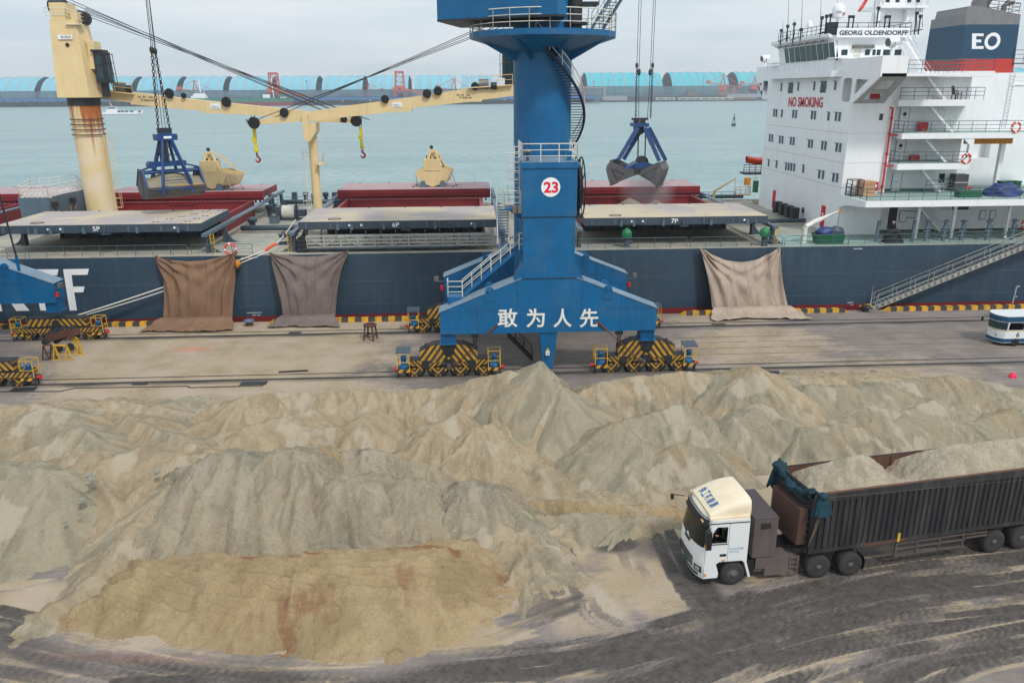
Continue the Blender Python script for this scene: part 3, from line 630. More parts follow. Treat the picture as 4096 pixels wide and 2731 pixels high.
heap('rough sand face with a dark crevice, second from the left in the cut row', [(628, 1040, 32.7), (655, 1034, 32.8), (684, 1046, 32.6)], .82, 'sand_rough', rnd=.5, gul=.42, rough=1.35, tint=.1, back=.7, lat=1.25)
heap('bulging rough sand lobe in the middle of the cut row', [(768, 1106, 31.8), (800, 1096, 32.0), (828, 1102, 31.9)], .85, 'sand_rough', rnd=.5, gul=.4, rough=1.3, tint=.05, back=.7, lat=1.25)
heap('small rounded sand lobe with a dark damp rim in the cut row', [(922, 1112, 31.6), (942, 1108, 31.7), (962, 1112, 31.6)], .9, 'sand_rough', rnd=.5, gul=.35, rough=1.2, tint=.15, back=.7, lat=1.25)
heap('rounded sand lobe at the right end of the cut row', [(1070, 1116, 31.5), (1100, 1110, 31.6), (1135, 1116, 31.5)], .85, 'sand_rough', rnd=.5, gul=.4, rough=1.3, tint=.2, back=.7, lat=1.25)
heap('low rough sand apron spread along the foot of the cut row', [(470, 1225, 29.6), (700, 1228, 29.5), (900, 1215, 29.7), (1080, 1218, 29.6)], .6, 'sand_rough', gul=.4, tint=.2, top=.55)
heap('tan sand spur running down beside the tyre tracks', [(1180, 1160, 31), (1235, 1215, 29.8), (1260, 1270, 28.7)], .6, 'sand_tan', tint=.5)
heap('thin tongue of tan sand spilling towards the truck tracks', [(1110, 1175, 30.6), (1200, 1235, 29.1), (1265, 1305, 27.6), (1300, 1360, 26.5)], .34, 'sand_tan', gul=.5, tint=.4)
heap('sand slope banked against the yard floor left of the cab', [(1200, 1185, 31.0), (1330, 1178, 31.3), (1450, 1185, 31.2), (1530, 1190, 31.2)], .5, 'sand_grey', gul=.5, tint=.55, top=.8)
heap('tracked sand ramp between the grey heap and the cut face', [(400, 1095, 33), (350, 1150, 31.6), (290, 1235, 29.6), (200, 1340, 27.3), (110, 1415, 25.6)], .55, 'sand_tan', tint=.45, gul=.3)
def mesa(lab, toe, cap, slope, mat):
    T = [tuple(p) for p in toe]+[tuple(toe[0])]; WX, WY = HX+HW*.5, HY+HW*.4
    d, al, sd = polydist(WX, WY, T); ins = np.zeros(HX.shape, bool)
    for (ax, ay), (bx_, by_) in zip(T[:-1], T[1:]):
        c = (ay > WY) != (by_ > WY); ins ^= c & (WX < (bx_-ax)*(WY-ay)/(by_-ay+1e-12)+ax)
    d = np.where(ins, d, -d); d = d+.9*(fbm(al*.45, d*.1, 401, 3)-.5)*np.clip(d+.6, 0, 1.4)
    rid = (1-np.abs(2*fbm(al*.85, d*.12, 405, 3)-1)-.72)*np.clip(d, 0, 1)*np.exp(-np.clip(d-2.2, 0, 9))
    capm = cap+.55*(fbm(HX*.28, HY*.28, 411, 3)-.5)+.16*np.sin(HX*.5+1)
    d0 = d; d = np.where(d > 0, d*d/(np.abs(d)+.35), d); x = d*slope; k = .35; hh = -k*np.log(np.exp(-np.clip(x, -9, 20)/k)+np.exp(-capm/k)); hh = np.where(d < 0, d*.7, hh)
    tr = np.sin(d*7.5+1.2*HW)*.05*sstep(1.3, 2.0, d)*(1-sstep(4.2, 5, d))*sstep(27, 25, HY+.25*HX)*0+np.sin((HY-27.5-.018*(HX+3)**2)*13)*.05*sstep(24.8, 25.6, HY)*(1-sstep(2, 5, HX))
    step = .22*sstep(.0, .12, HY-24.9-.10*np.sin(HX*.8)-.05*(HX+3)+HW*.5)*(HX > -7)*(1-sstep(-1, 2, HX))
    hh = hh+rid*(.22+.40*sstep(-4, 1, HX))+HW2*.13+HW3*.13+(HW4-.8)*.16+tr*1.5+step*(d > .5)+(fbm(al*.9+HW2*1.2, d*.5, 431, 5, .65)-.5)*.20*np.clip(d, 0, 1)
    rr3 = random.Random(8)
    for q in range(22):
        i_ = rr3.randint(3, 10); f_ = rr3.random(); c = np.array(toe[i_])*(1-f_)+np.array(toe[i_+1])*f_+np.array([rr3.uniform(-.2, .2), rr3.uniform(.15, .8)]); r_ = rr3.uniform(.2, .45); hh = np.maximum(hh, r_*.6*(1-np.hypot(HX-c[0]+HW2*.3, HY-c[1])/r_)+HW3*.08)
    HEAPS.append(dict(lab=lab, h=hh, mat=mat, tint=-.1, lite=0, rust=None, wet=None, name='sand_heap', P=None, front=True, d=d, al=al, flow=fbm(al*.9+HW2*1.2, d*.6+HW2*.8, 431, 5, .65)))
mesa('broad warm yellow sand heap with reddish streaks nearest the camera', toe, 1.5, .66, 'sand_warm')
SPLIT = {6}
def finish_heaps():
    U = np.maximum.reduce([h['h'] for h in HEAPS])
    ny, nx = HX.shape
    for k, h in enumerate(HEAPS):
        H = h['h']; vis = (H > U-.12) & (H > -.15)
        cell = vis[:-1, :-1] | vis[1:, :-1] | vis[:-1, 1:] | vis[1:, 1:]
        lab_ = cell.copy()   # keep only the largest connected patch of the heap
        def grow(c):
            seed = np.zeros_like(c); hh_ = np.where(c, H[:-1, :-1], -99); seed[np.unravel_index(hh_.argmax(), c.shape)] = True
            while True:
                n_ = seed.copy(); n_[1:] |= seed[:-1]; n_[:-1] |= seed[1:]; n_[:, 1:] |= seed[:, :-1]; n_[:, :-1] |= seed[:, 1:]; n_ &= c
                if n_.sum() == seed.sum(): return n_
                seed = n_
        if k in SPLIT: cell = grow(cell)
        cell &= (np.minimum.reduce([H[:-1, :-1], H[1:, :-1], H[:-1, 1:], H[1:, 1:]]) > -1.2)
        if not cell.any(): continue
        i = np.arange(ny*nx).reshape(ny, nx); Fq = np.stack([i[:-1, :-1], i[:-1, 1:], i[1:, 1:], i[1:, :-1]], -1)[cell]
        used = np.unique(Fq); rm = np.full(ny*nx, -1); rm[used] = np.arange(len(used)); Fq = rm[Fq]
        X, Y, Z = HX.ravel()[used], HY.ravel()[used], np.maximum(H.ravel()[used], -.4)
        o3 = np.array([X.mean(), Y.mean(), 0.0]); me = bpy.data.meshes.new(h['name'])
        V = np.stack([X, Y, Z], -1)-o3
        me.vertices.add(len(V)); me.vertices.foreach_set('co', V.ravel().astype(np.float32))
        me.loops.add(Fq.size); me.loops.foreach_set('vertex_index', Fq.ravel().astype(np.int32))
        me.polygons.add(len(Fq)); me.polygons.foreach_set('loop_start', (np.arange(len(Fq))*4).astype(np.int32)); me.polygons.foreach_set('use_smooth', np.ones(len(Fq), bool))
        me.materials.append(M[h['mat']]); me.update(); me.validate()
        def near(sp):
            if not sp: return np.zeros(len(X))
            (px, py), r = sp; c = gvz(px, py, h); return 1-sstep(r*.4, r*1.2, np.hypot(X-c[0], (Y-c[1])*1.2))
        def gvz(px, py, h):
            # walk the ray to the heap surface
            d = _ray(px*S, py*S)
            for t in np.linspace(20, 52, 260):
                p = _C+d*t; a = int(round((p[0]-hx[0])/DX)); b = int(np.searchsorted(hy, p[1]))
                if 0 <= a < nx and 0 <= b < ny and p[2] < U[b, a]: return p
            return G(px*S, py*S)
        lite = np.full(len(X), h['lite']*.6); gully = HW2.ravel()[used]
        lite = lite+(.35 if h.get('front') else .8)*sstep(.56, .72, fbm(X*.9, Y*.55, 95+k, 5)); tint = h['tint']+(fbm(X*.5, Y*.5, 90+k, 4)-.5)*(.7 if h.get('front') else 1.7)
        sk = fbm(X*1.3+Y*.25, Y*.35, 500+k, 4); brk = sstep(.38, .68, sk)*sstep(.34, .60, fbm(X*2.2, Y*1.4, 520+k, 3))
        rust = near(h['rust'])*brk*.8; wet = near(h['wet'])*(.15+.9*brk)
        if h.get('wetmap') is not None: wet = np.maximum(wet, h['wetmap'].ravel()[used])
        if h.get('front'):
            for (px, py), r, s_ in (((600, 1425), 2.3, 1.0), ((540, 1450), 2.0, .7), ((690, 1405), 1.5, .9), ((945, 1345), 1.2, .9), ((1140, 1350), 1.3, .95), ((820, 1410), 1.1, .6), ((470, 1440), 1.6, .5), ((190, 1410), .9, .7), ((1100, 1400), 1.0, .6), ((700, 1350), 1.0, .5)):
                rust = np.maximum(rust, s_*near(((px, py), r*1.25))*(.20+.62*brk))
            c = np.array([vz(px_, py_, Y_)[:2] for px_, py_, Y_ in ((420, 1262, 27.6), (600, 1249, 27.8), (760, 1245, 27.9), (880, 1245, 27.9), (1000, 1262, 27.5), (1090, 1282, 27.0))])
            dd, al, sd = polydist(X, Y, [tuple(q) for q in c]); rust = np.maximum(rust, 1.0*np.exp(-(dd/.20)**2)*sstep(.32, .5, fbm(al*.6, dd*2, 5, 3)))
        set_attr(me, 'flow', h['flow'].ravel()[used]); set_attr(me, 'tint', tint); set_attr(me, 'lite', lite); set_attr(me, 'rust', rust); set_attr(me, 'wet', wet)
        o = bpy.data.objects.new(h['name'], me); sc.collection.objects.link(o); o.location = o3
        tag(o, h['lab'], 'sand heap', BIG)
finish_heaps()
# ---------------------------------------------------------------- the bulk carrier
from mathutils.geometry import tessellate_polygon
def plate(mb, outer, holes, thick):             # flat plate with holes: 3d loops, extruded by vector thick
    loops = [[V3(p) for p in outer]]+[[V3(p) for p in h] for h in holes]; t = V3(thick)
    tris = tessellate_polygon(loops); flat = [p for l in loops for p in l]
    n = len(flat); mb.add(flat, [tuple(a) for a in tris], False); mb.add([p+t for p in flat], [tuple(a[::-1]) for a in tris], False)
    for l in loops:
        k = len(l); mb.add(l+[p+t for p in l], [(i, (i+1) % k, k+(i+1) % k, k+i) for i in range(k)], False)
    return mb
def rrect(c1_, c2_, fn, r=.25, n=4):               # rounded rectangle loop: fn maps (u, v) in metres to a 3d point
    (u0, v0), (u1, v1) = c1_, c2_; o = []
    for cx, cy, a0 in ((u1-r, v1-r, 0), (u0+r, v1-r, 90), (u0+r, v0+r, 180), (u1-r, v0+r, 270)):
        for k in range(n+1): a = math.radians(a0+90*k/n); o.append(fn(cx+r*math.cos(a), cy+r*math.sin(a)))
    return o
ship = thing('bulk_carrier', 'large navy and white geared bulk carrier moored along the whole quay', 'ship', (0, 84, -4))
DK = 5.5
plan = [(-130, 68), (58, 68), (74, 70), (88, 75), (94, 84), (88, 93), (74, 98), (58, 100), (-130, 100)]
h = MB(M['hull']); h.prism([(x, y, -6) for x, y in plan], (0, 0, DK+6))
for z in (3.05, .95): h.m(M['slate_light']).box(-130, 58, 67.99, 68.05, z, z+.022)
hull = h.build('hull', ship)
h = MB(M['boot']); n_ = len(plan); bz = lambda x: -.12+max(0, (x-5)/45)*.2
h.add([(x, y+(-.012 if y < 84 else .012), -7) for x, y in plan]+[(x, y+(-.012 if y < 84 else .012), bz(x)) for x, y in plan], [(i, (i+1) % n_, n_+(i+1) % n_, n_+i) for i in range(n_)], False); h.build('boot_topping', ship)
h = MB(M['deck']); h.prism([(x, y, DK+.004) for x, y in plan], (0, 0, .03))
h.build('deck', ship)
h = MB(M['deckgreen']); h.box(27.5, 60, 68.1, 74, DK+.04, DK+.06); h.build('aft_deck_plating', ship)
# hull lettering, seen left of the tarpaulins
lt = MB(M['white']); yh = 67.97
def hp(px, py): p = D(px/2.296, 683+py/2.296, yh); return (p[0], yh, p[2])
lt.prism([hp(*q) for q in ((300, 907), (537, 905), (525, 960), (378, 962), (400, 1068), (502, 1067), (490, 1118), (412, 1120), (437, 1283), (370, 1283))], (0, .04, 0))
lt.prism([hp(*q) for q in ((579, 905), (816, 901), (803, 955), (655, 958), (670, 1065), (776, 1065), (764, 1116), (680, 1117), (706, 1282), (640, 1283))], (0, .04, 0))
a = hp(200, 905); b = hp(437, 905)
ht = hp(300, 905)[2]; hb = hp(370, 1283)[2]; x1 = hp(215, 960)[0]
lt.box(x1-3.3, x1-2.4, yh, yh+.04, hb, ht)
ro = [(x1-2.4+1.5*math.cos(t)*1.25, ht-1.05+1.05*math.sin(t)) for t in np.linspace(math.pi/2, -math.pi/2, 9)]; ri = [(x1-2.4+.75*math.cos(t)*1.25, ht-1.05+.52*math.sin(t)) for t in np.linspace(-math.pi/2, math.pi/2, 9)]
lt.prism([(x, yh, z) for x, z in ro+ri], (0, .04, 0)); lt.prism([(x, yh, z) for x, z in ((x1-1.9, ht-2.1), (x1-1.0, ht-2.1), (x1-.1, hb), (x1-1.2, hb))], (0, .04, 0))
lt.build('hull_lettering', hull)
sm = MB(M['white'])
def small(t, px, py, w_, h_):
    q = D(px, py, 67.97); text_on(sm, t, (q[0], 67.97, q[2]), (q[0]+w_, 67.97, q[2]), (q[0], 67.97, q[2]+h_), .01)
small('FWWTP|ER', 3414, 1000, .80, .16); small('FWWTP', 3390, 1214, .52, .14); small('7CH', 3400, 1222, .28, .12); small('SGWBTP|FWWTP', 988, 1255, 1.3, .13); small('SCH  6CH', 1010, 1263, .7, .12); small('SGWBTP|FWWTP', 966, 1036, 1.3, .13)
for k, t in enumerate(('2', '4', '6', '8', '15M', '2', '4', '6', '8', '16M')): small(t, 4045+k*2.1, 1222-k*8.2, .16 if len(t) < 2 else .36, .13)
sm.build('draught_marks', hull)
# hatches: coaming, open covers, tracks
pale_sq = M['white']
def hatch(x0, x1, no, bare=False):
    co = MB(M['red_hatch']); a, b = x0+1.3, x1-1.3; ya, yb = 78.4, 90.4; zt = 7.28
    co.box(a, b, yb, yb+.35, 3, zt); co.box(a-.35, a, ya-.35, yb+.35, 3, zt); co.box(b, b+.35, ya-.35, yb+.35, 3, zt)
    co.box(a, b, yb-.12, yb-.01, zt-.12, zt-.04)
    co.box((a+b)/2-1.6, (a+b)/2+1.6, yb-.16, yb-.005, zt-.34, zt-.22)
    co.m(M['slate']).box(a, b, ya-.35, ya, DK+.02, zt); co.m(M['dark']).box(a, b, ya, yb, 2.9, 3.0)
    co.m(M['slate'])
    for k in range(9): xx = a+(b-a)*k/8; co.prism([(xx, ya-.36, DK+.04), (xx, ya-1.1, DK+.04), (xx, ya-.36, zt-.1)], (.05, 0, 0)); co.prism([(xx, yb+.36, DK+.04), (xx, yb+1.0, DK+.04), (xx, yb+.36, zt-.1)], (.05, 0, 0))
    co.build('hatch_coaming', ship)
    for side in ('P', 'S'):
        y0, y1 = (69.5, 78.0) if side == 'P' else (91.3, 98.2); zb, zt = (7.40, 8.10) if side == 'P' else (7.52, 8.26)
        cv = MB(M['slate'] if side == 'P' else M['red_hatch'])
        cv.box(x0, x1, y0, y1, zb, zt); o = cv.build('hatch_cover', ship, None if side == 'P' else 'dark red edged far side hatch cover', .02)
        tp = MB(M['covertop'] if side == 'P' else M['covertop_red']); tp.box(x0+.03, x1-.03, y0+.03, y1-.03, zt+.002, zt+.022)
        tp.m(M['rust'])
        for q in range(5): tp.lathe([(.11, 0), (.09, .06)], (x0+(x1-x0)*(q+.5)/5, y1-.3, zt+.02), 'z', 8)
        if side == 'P':
            ring = [(x0+3.0+.55*math.cos(t), y0+1.2+.45*math.sin(t), zt+.05) for t in np.linspace(0, 6.283, 17)[:-1]]; tp.tube(ring, .03, 5, closed=True)
            if no == '5':
                for q in range(5):
                    for e in (0, .38): tp.lathe([(.13, 0), (.13, .03)], (x1-4.4+q*.62+e, y0+1.0+q*1.5, zt+.02), 'z', 8); tp.lathe([(.13, 0), (.13, .03)], (x1-1.6+q*.25+e, y0+1.0+q*1.6, zt+.02), 'z', 8)
        tp.build('cover_plating', o)
        f = MB(M['slate_light'] if side == 'P' else M['red_hatch'])
        if side == 'P':
            L = x1-x0
            for u in (.035, .155, .32, .64, .80, .93): f.box(x0+u*L, x0+u*L+.1, y0-.09, y0+.0, zb+.06, zt-.14); f.box(x0+u*L+.14, x0+u*L+.2, y0-.09, y0, zb+.06, zt-.14)
            for u in (.19, .26, .42, .68, .88): f.box(x0+u*L, x0+u*L+.24, y0-.13, y0, zb-.05, zt-.22)
            f.m(M['slate'])
            for u in (.22, .28, .905): f.box(x0+u*L-.5, x0+u*L+.5, y0-.06, y0, zb+.12, zt-.06)
            f.m(pale_sq)
            for u in (.255, .315, .87): f.box(x0+u*L-.08, x0+u*L+.08, y0-.07, y0, zb+.28, zb+.46)
            f.m(M['slate']).prism([(x0+.53*L, y0, zb), (x0+.53*L, y0-.5, zb), (x0+.53*L, y0, zb+.5)], (.06, 0, 0)); f.box(x0+.515*L, x0+.56*L, y0-.5, y0, zb-.08, zb-.03)
        else:
            f.box(x0, x1, y0-.06, y0, zb+.30, zb+.36); f.box(x0, x1, y0-.10, y0, zb, zb+.12); f.box(x0, x1, y0+.1, y0+.3, zb-.3, zb); f.m(M['dark'])
            for q in range(34): xx = x0+.6+q*(x1-x0-1.2)/33; f.box(xx, xx+.16, y0+.4, y0+.6, zb-.62, zb)
        f.pieces('edge_fitting', o)
        if side == 'P':
            n_ = MB(M['white']); xx = x0+.47*(x1-x0)
            text_on(n_, no+side, (xx, y0-.012, zb+.16), (xx+.62, y0-.012, zb+.16), (xx, y0-.012, zb+.56), .015); n_.build('cover_lettering', o)
    for xx, sgn in ((x0-.45, -1), (x1+.45, 1)):
        tr = MB(M['slate_light']); tr.box(xx-.22, xx+.22, 68.6, 78, 7.05, 7.32); tr.box(xx-.16, xx+.16, 90.6, 99.4, 7.15, 7.42); tr.box(xx-.3, xx+.3, 78, 90.6, 7.18, 7.3)
        tr.m(M['slate'])
        for yy in (69.4, 74.5, 92.5, 98):
            tr.box(xx-.14, xx+.14, yy-.3, yy+.3, DK+.03, 7.06)
            cv = [(xx+sgn*(.14+1.3*(1-math.cos(t))), yy-.04, DK+.03+1.45*(1-math.sin(t))) for t in np.linspace(0, math.pi/2, 6)]
            tr.prism([(xx+sgn*.14, yy-.04, DK+.03)]+cv, (0, .08, 0))
        tr.m(M['yellow'])
        for k in range(6): tr.box(xx+sgn*.42-.16, xx+sgn*.42+.16, 69.35, 69.40, DK+.2+k*.27, DK+.24+k*.27)
        for q in (-.16, .16): tr.bar((xx+sgn*.42+q, 69.38, DK+.04), (xx+sgn*.42+q, 69.38, 7.2), .05)
        tr.build('cover_track', ship)
for x0, x1, no in ((-41.0, -23.55, '5'), (-15.15, 2.35, '6'), (10.2, 26.95, '7'), (-67, -49.2, '4')): hatch(x0, x1, no)
# ship side rails
rl = MB(M['greyrail']); x = -68.0
for x0, x1 in ((-70, -38.2), (-37.9, -24.5), (-24.2, -19.0), (6.0, 19.3), (19.6, 28.0), (28.2, 43), (-5, 3)):
    k = 1 if x0 != -5 else 0
    if not k: continue
    P = [(x0, 68.25, DK), (x0, 68.25, DK+.85), (x0+.12, 68.25, DK+.98), (x1-.12, 68.25, DK+.98), (x1, 68.25, DK+.85), (x1, 68.25, DK)]
    rl.tube(P, .028, 5); rl.tube([(x0, 68.25, DK+.52), (x1, 68.25, DK+.52)], .018, 4); rl.tube([(x0, 68.25, DK+.26), (x1, 68.25, DK+.26)], .018, 4)
    n = max(1, round((x1-x0)/1.5))
    for i in range(1, n): xx = x0+(x1-x0)*i/n; rl.tube([(xx, 68.25, DK), (xx, 68.25, DK+.98)], .024, 4); (i % 2 == 0) and rl.bar((xx, 68.25, DK+.5), (xx+.1, 68.7, DK+.03), .03)
x = -68
P = [(-70, 99.7, DK+1), (34, 99.7, DK+1)]
rl.rail([(-70, 99.7, DK), (34, 99.7, DK)], 1.0, .03, 1.7, 3, 4); rl.build('deck_railing', ship)
# mast house by the first crane
zt = 9.19
poly = [G(71*1.0, 792, zt), G(193, 791, zt), G(344, 757, zt), G(318, 740, zt), G(120, 760, zt)]
mh = MB(M['slate_light']); mh.prism([(p[0], p[1], DK+.03) for p in poly], (0, 0, zt-DK-.03))
mho = mh.build('mast_house', ship)
t = MB(M['redwhite']); pp = [Vector((p[0], p[1], zt)) for p in poly]; c = sum(pp, Vector())/5
t.prism([tuple(c+(q-c)*.985+Vector((0, 0, .005))) for q in pp], (0, 0, .02)); t.build('striped_roof', mho)
t = MB(M['white_rail']); L = [tuple(c+(q-c)*.95) for q in pp]; t.rail(L+[L[0]], 1.1, .035, 1.0, 3, 5)
for q in L: t.bar(q, (q[0]+.5, q[1]-.3, q[2]), .05)
t.build('roof_railing', mho)
t = MB(M['dark'])
for px, py in ((208, 815), (278, 798)):
    f_ = (px-193)/(344-193); q = pp[1].lerp(pp[2], f_); t.box(q.x-.1, q.x+.45, q.y-.35, q.y+.1, zt-1.0, zt-.5)
    t.m(M['orange'])
    for e in (0, .5): t.tube([(q.x+e, q.y-.3, zt-2.2), (q.x+e, q.y-.45, zt-1.4), (q.x+e, q.y-.1, zt-1.3)], .035, 5)
    t.m(M['dark'])
t.pieces('wall_fitting', mho)
# ---- deck cranes
def deck_crane(side):
    if side == 'L':
        px = -38.38; ped = MB(M['rustcol'] if 0 else M['cream']); Y = 84
        o = None
        p = MB(M['rustcol']); p.cyl((px, Y, DK), (px, Y, 17.8), 1.40, 28, 1.42)
        p.m(M['rust'])
        for z in (15.0, 15.5, 16.0, 16.5): p.tube([(px+1.55*math.cos(t), Y+1.55*math.sin(t), z) for t in np.linspace(0, 6.283, 25)[:-1]], .05, 5, closed=True)
        p.m(M['dark']).cyl((px, Y, 17.8), (px, Y, 18.55), 1.5, 28)
        o = p.build('deck_crane', ship, 'cream deck crane at the left with a rust streaked column')
        hs = MB(M['cream']); b = [(-40.05, 82.2), (-36.95, 82.2), (-36.4, 84.0), (-36.95, 85.9), (-40.05, 85.9)]; tp_ = [(-39.75, 82.6), (-37.35, 82.6), (-37.0, 84), (-37.35, 85.4), (-39.75, 85.4)]
        zb, zm = 18.55, 25.7; n = 5
        vs = [(x, y, zb) for x, y in b]+[(x, y, zm) for x, y in tp_]; hs.add(vs, [tuple(reversed(range(5))), tuple(range(5, 10))]+[(i, (i+1) % 5, 5+(i+1) % 5, 5+i) for i in range(5)], False)
        hs.box(-39.7, -38.2, 82.9, 85.1, zm, zm+1.5); hs.box(-38.0, -37.1, 83.2, 84.8, zm-.1, zm+.7)
        hs.bar((-36.9, 84, 22.5), (-36.2, 84, 22.5), 1.6, 2.6)
        ho = hs.build('crane_house', o, None, .03)
        f = MB(M['dark']); f.cyl((-39.9, 83.6, 26.9), (-38.4, 83.6, 26.9), .62, 18); f.cyl((-37.2, 83.5, 25.9), (-37.2, 84.5, 25.9), .66, 18); f.cyl((-38.35, 82.38, 23.4), (-38.35, 82.5, 23.4), .18, 16)
        f.pieces('sheave_block', o)
        f = MB(M['white_rail']); f.rail([(-39.9, 82.4, zm), (-38.0, 82.4, zm), (-37.0, 82.7, zm-.4), (-36.8, 84.5, zm-.4)], 1.0, .03, .8, 3, 4); f.box(-38.2, -36.8, 82.3, 83.2, zm-.5, zm-.42); f.build('top_railing', o)
        f = MB(M['white']); f.box(-39.1, -37.75, 82.36, 82.42, 23.9, 24.28); f.build('name_plate', o)
        f = MB(M['slate']); text_on(f, 'MACGREGOR', (-38.8, 82.355, 23.98), (-37.85, 82.355, 23.98), (-38.8, 82.355, 24.2), .02); f.build('plate_lettering', o)
        cb = MB(M['dark']); cb.box(-36.35, -35.3, 83.0, 84.4, 19.9, 22.8); cb.box(-36.5, -35.5, 82.9, 84.5, 22.8, 23.0); cb.m(M['glass']); cb.box(-36.2, -35.6, 82.97, 83.0, 20.3, 21.4); cb.box(-36.2, -35.6, 82.97, 83.0, 21.6, 22.4); cb.box(-35.3, -35.27, 83.15, 84.25, 20.2, 22.5)
        cb.m(M['dark'])
        for yy in (82.9, 83.4, 83.9, 84.45): cb.bar((-35.0, yy, 19.7), (-35.15, yy, 22.7), .05)
        for zz in (19.8, 20.8, 21.8, 22.6): cb.bar((-35.05, 82.9, zz), (-35.05, 84.45, zz), .05); cb.bar((-35.05, 82.9, zz), (-35.6, 82.9, zz), .04)
        cb.bar((-35.9, 83.6, 19.9), (-35.9, 83.6, 18.6), .6, .5); cb.build('crane_cab', o)
        ld = MB(M['cream']); xx = px+1.65
        for q in (-.2, .2): ld.bar((xx+.1, Y+q-.6, DK), (xx+.1, Y+q-.6, 15), .06)
        for k in range(30): ld.bar((xx+.1, Y-.8, DK+.3+k*.31), (xx+.1, Y-.4, DK+.3+k*.31), .035)
        for k in range(9): ld.tube([(xx+.1, Y-.85, DK+2.2+k*.95), (xx+.75, Y-.8, DK+2.2+k*.95), (xx+.75, Y-.4, DK+2.2+k*.95), (xx+.1, Y-.35, DK+2.2+k*.95)], .022, 4)
        for e in (-.8, -.4): ld.bar((xx+.75, Y+e, DK+2.2), (xx+.75, Y+e, DK+9.8), .03)
        ld.build('pedestal_ladder', o)
        top = [(316, 350), (540, 372), (830, 405), (1024, 424), (1215, 445), (1370, 470), (1430, 478)]; bot = [(1432, 492), (1410, 493), (1280, 489), (1085, 470), (1024, 461), (815, 453), (810, 445), (525, 418), (520, 410), (322, 386)]
        Yj = 86.0; jb = MB(M['cream']); jb.prism([D(*q, Yj) for q in top+bot], (0, 1.2, 0))
        ho.update_tag()
        sh = [(677, 374, .58), (905, 408, .60), (1137, 450, .55), (1425, 484, .72), (735, 383, .3), (1375, 477, .4)]; wk = [(316, 350), (535, 372)]; plate_px = (843, 415, 881, 437); swl = (550, 384, 620, 406); tip = (1415, 474); lines = [(262, 4), (336, 42), (300, 48)]
        yw = 83.6
    else:
        px = 7.5; Y = 84
        p = MB(M['cream']); p.cyl((px, Y, DK), (px, Y, 17.8), 1.40, 24); p.m(M['dark']).cyl((px, Y, 17.8), (px, Y, 18.5), 1.5, 24); p.m(M['cream']).box(px-2.2, px+1.6, 82.2, 85.9, 18.5, 26.2)
        o = p.build('deck_crane', ship, 'cream deck crane hidden behind the blue tower')
        f = MB(M['dark']); f.cyl((px-1.9, 83.5, 26.6), (px+.4, 83.5, 26.6), .62, 16); f.pieces('sheave_block', o)
        q = D(2037, 258, 83.6); cb = MB(M['dark']); cb.box(q[0]-.7, q[0]+.6, 82.9, 84.4, q[2]-1.3, q[2]+1.5); cb.m(M['glass']); cb.box(q[0]-.45, q[0]+.4, 82.87, 82.9, q[2]-.9, q[2]+.1); cb.box(q[0]-.45, q[0]+.4, 82.87, 82.9, q[2]+.25, q[2]+1.1); cb.m(M['dark'])
        for e in (-.75, -.4): cb.bar((q[0]-.95, 83+e+.7, q[2]-1.3), (q[0]-.95, 83+e+.7, q[2]+1.4), .05)
        for zz in (-1.2, 0, 1.3): cb.bar((q[0]-.95, 82.9, q[2]+zz), (q[0]-.95, 84.3, q[2]+zz), .05); cb.bar((q[0]-.95, 82.9, q[2]+zz), (q[0]-.6, 82.9, q[2]+zz), .04)
        cb.bar((q[0], 83.6, q[2]-2.6), (q[0], 83.6, q[2]-1.3), .9); cb.build('crane_cab', o)
        top = [(1022, 481), (1210, 452), (1365, 427), (1650, 388), (1900, 350), (2050, 340), (2175, 335)]; bot = [(2175, 388), (2050, 385), (1930, 400), (1925, 408), (1880, 408), (1650, 432), (1645, 446), (1600, 449), (1590, 447), (1245, 484), (1205, 487), (1024, 500)]
        Yj = 82.3; jb = MB(M['cream']); jb.prism([D(*q, Yj) for q in top+bot], (0, 1.2, 0))
        sh = [(1752, 364, .5), (1708, 375, .5), (1540, 397, .45), (1136, 452, .5), (1016, 492, .72), (1900, 346, .45)]; plate_px = (1570, 411, 1607, 431); swl = (1826, 377, 1888, 395); tip = (1030, 476); lines = [(2026, 74), (2075, 82)]
        yw = 83.4
    jo = jb.build('jib', o)
    f = MB(M['black'])
    for sx, sy, r in sh:
        r *= .72
        q = D(sx, sy, Yj-.18); f.cyl((q[0], Yj-.35, q[2]), (q[0], Yj-.02, q[2]), r, 18)
        f.m(M['dark']).tube([(q[0]+(r+.02)*math.cos(t), Yj-.2, q[2]+(r+.02)*math.sin(t)) for t in np.linspace(0, 6.283, 19)[:-1]], .06, 5, closed=True)
        f.build('jib_sheave', o); f = MB(M['black'])
    x0, y0, x1, y1 = plate_px; a = D(x0, y1, Yj-.03); b = D(x1, y0, Yj-.03)
    f = MB(M['white']); f.box(a[0], b[0], Yj-.05, Yj-.01, a[2], b[2]); f.m(M['slate']); text_on(f, 'KEEP OUT OF\nWORKING AREA', (a[0]+.1, Yj-.06, a[2]+.06), (b[0]-.1, Yj-.06, a[2]+.06), (a[0]+.1, Yj-.06, a[2]+.32), .01); f.build('warning_plate', o)
    x0, y0, x1, y1 = swl; f = MB(M['dark']); a = D(x0, y1, Yj-.02); b = D(x1, y1, Yj-.02); c_ = D(x0, y0, Yj-.02)
    sl_ = (b-a)*1.0
    if side == 'L': b = D(x1, y1+1, Yj-.02)
    text_on(f, 'SWL  40T    4-30m\n     32T GRAB 4-30m', a, b, c_, .012); f.build('load_lettering', o)
    if side == 'L': q = [D(318, 352, Yj-.5), D(530, 374, Yj-.5)]
    else: q = [D(1872, 350, Yj-.4), D(2050, 338, Yj-.4)]
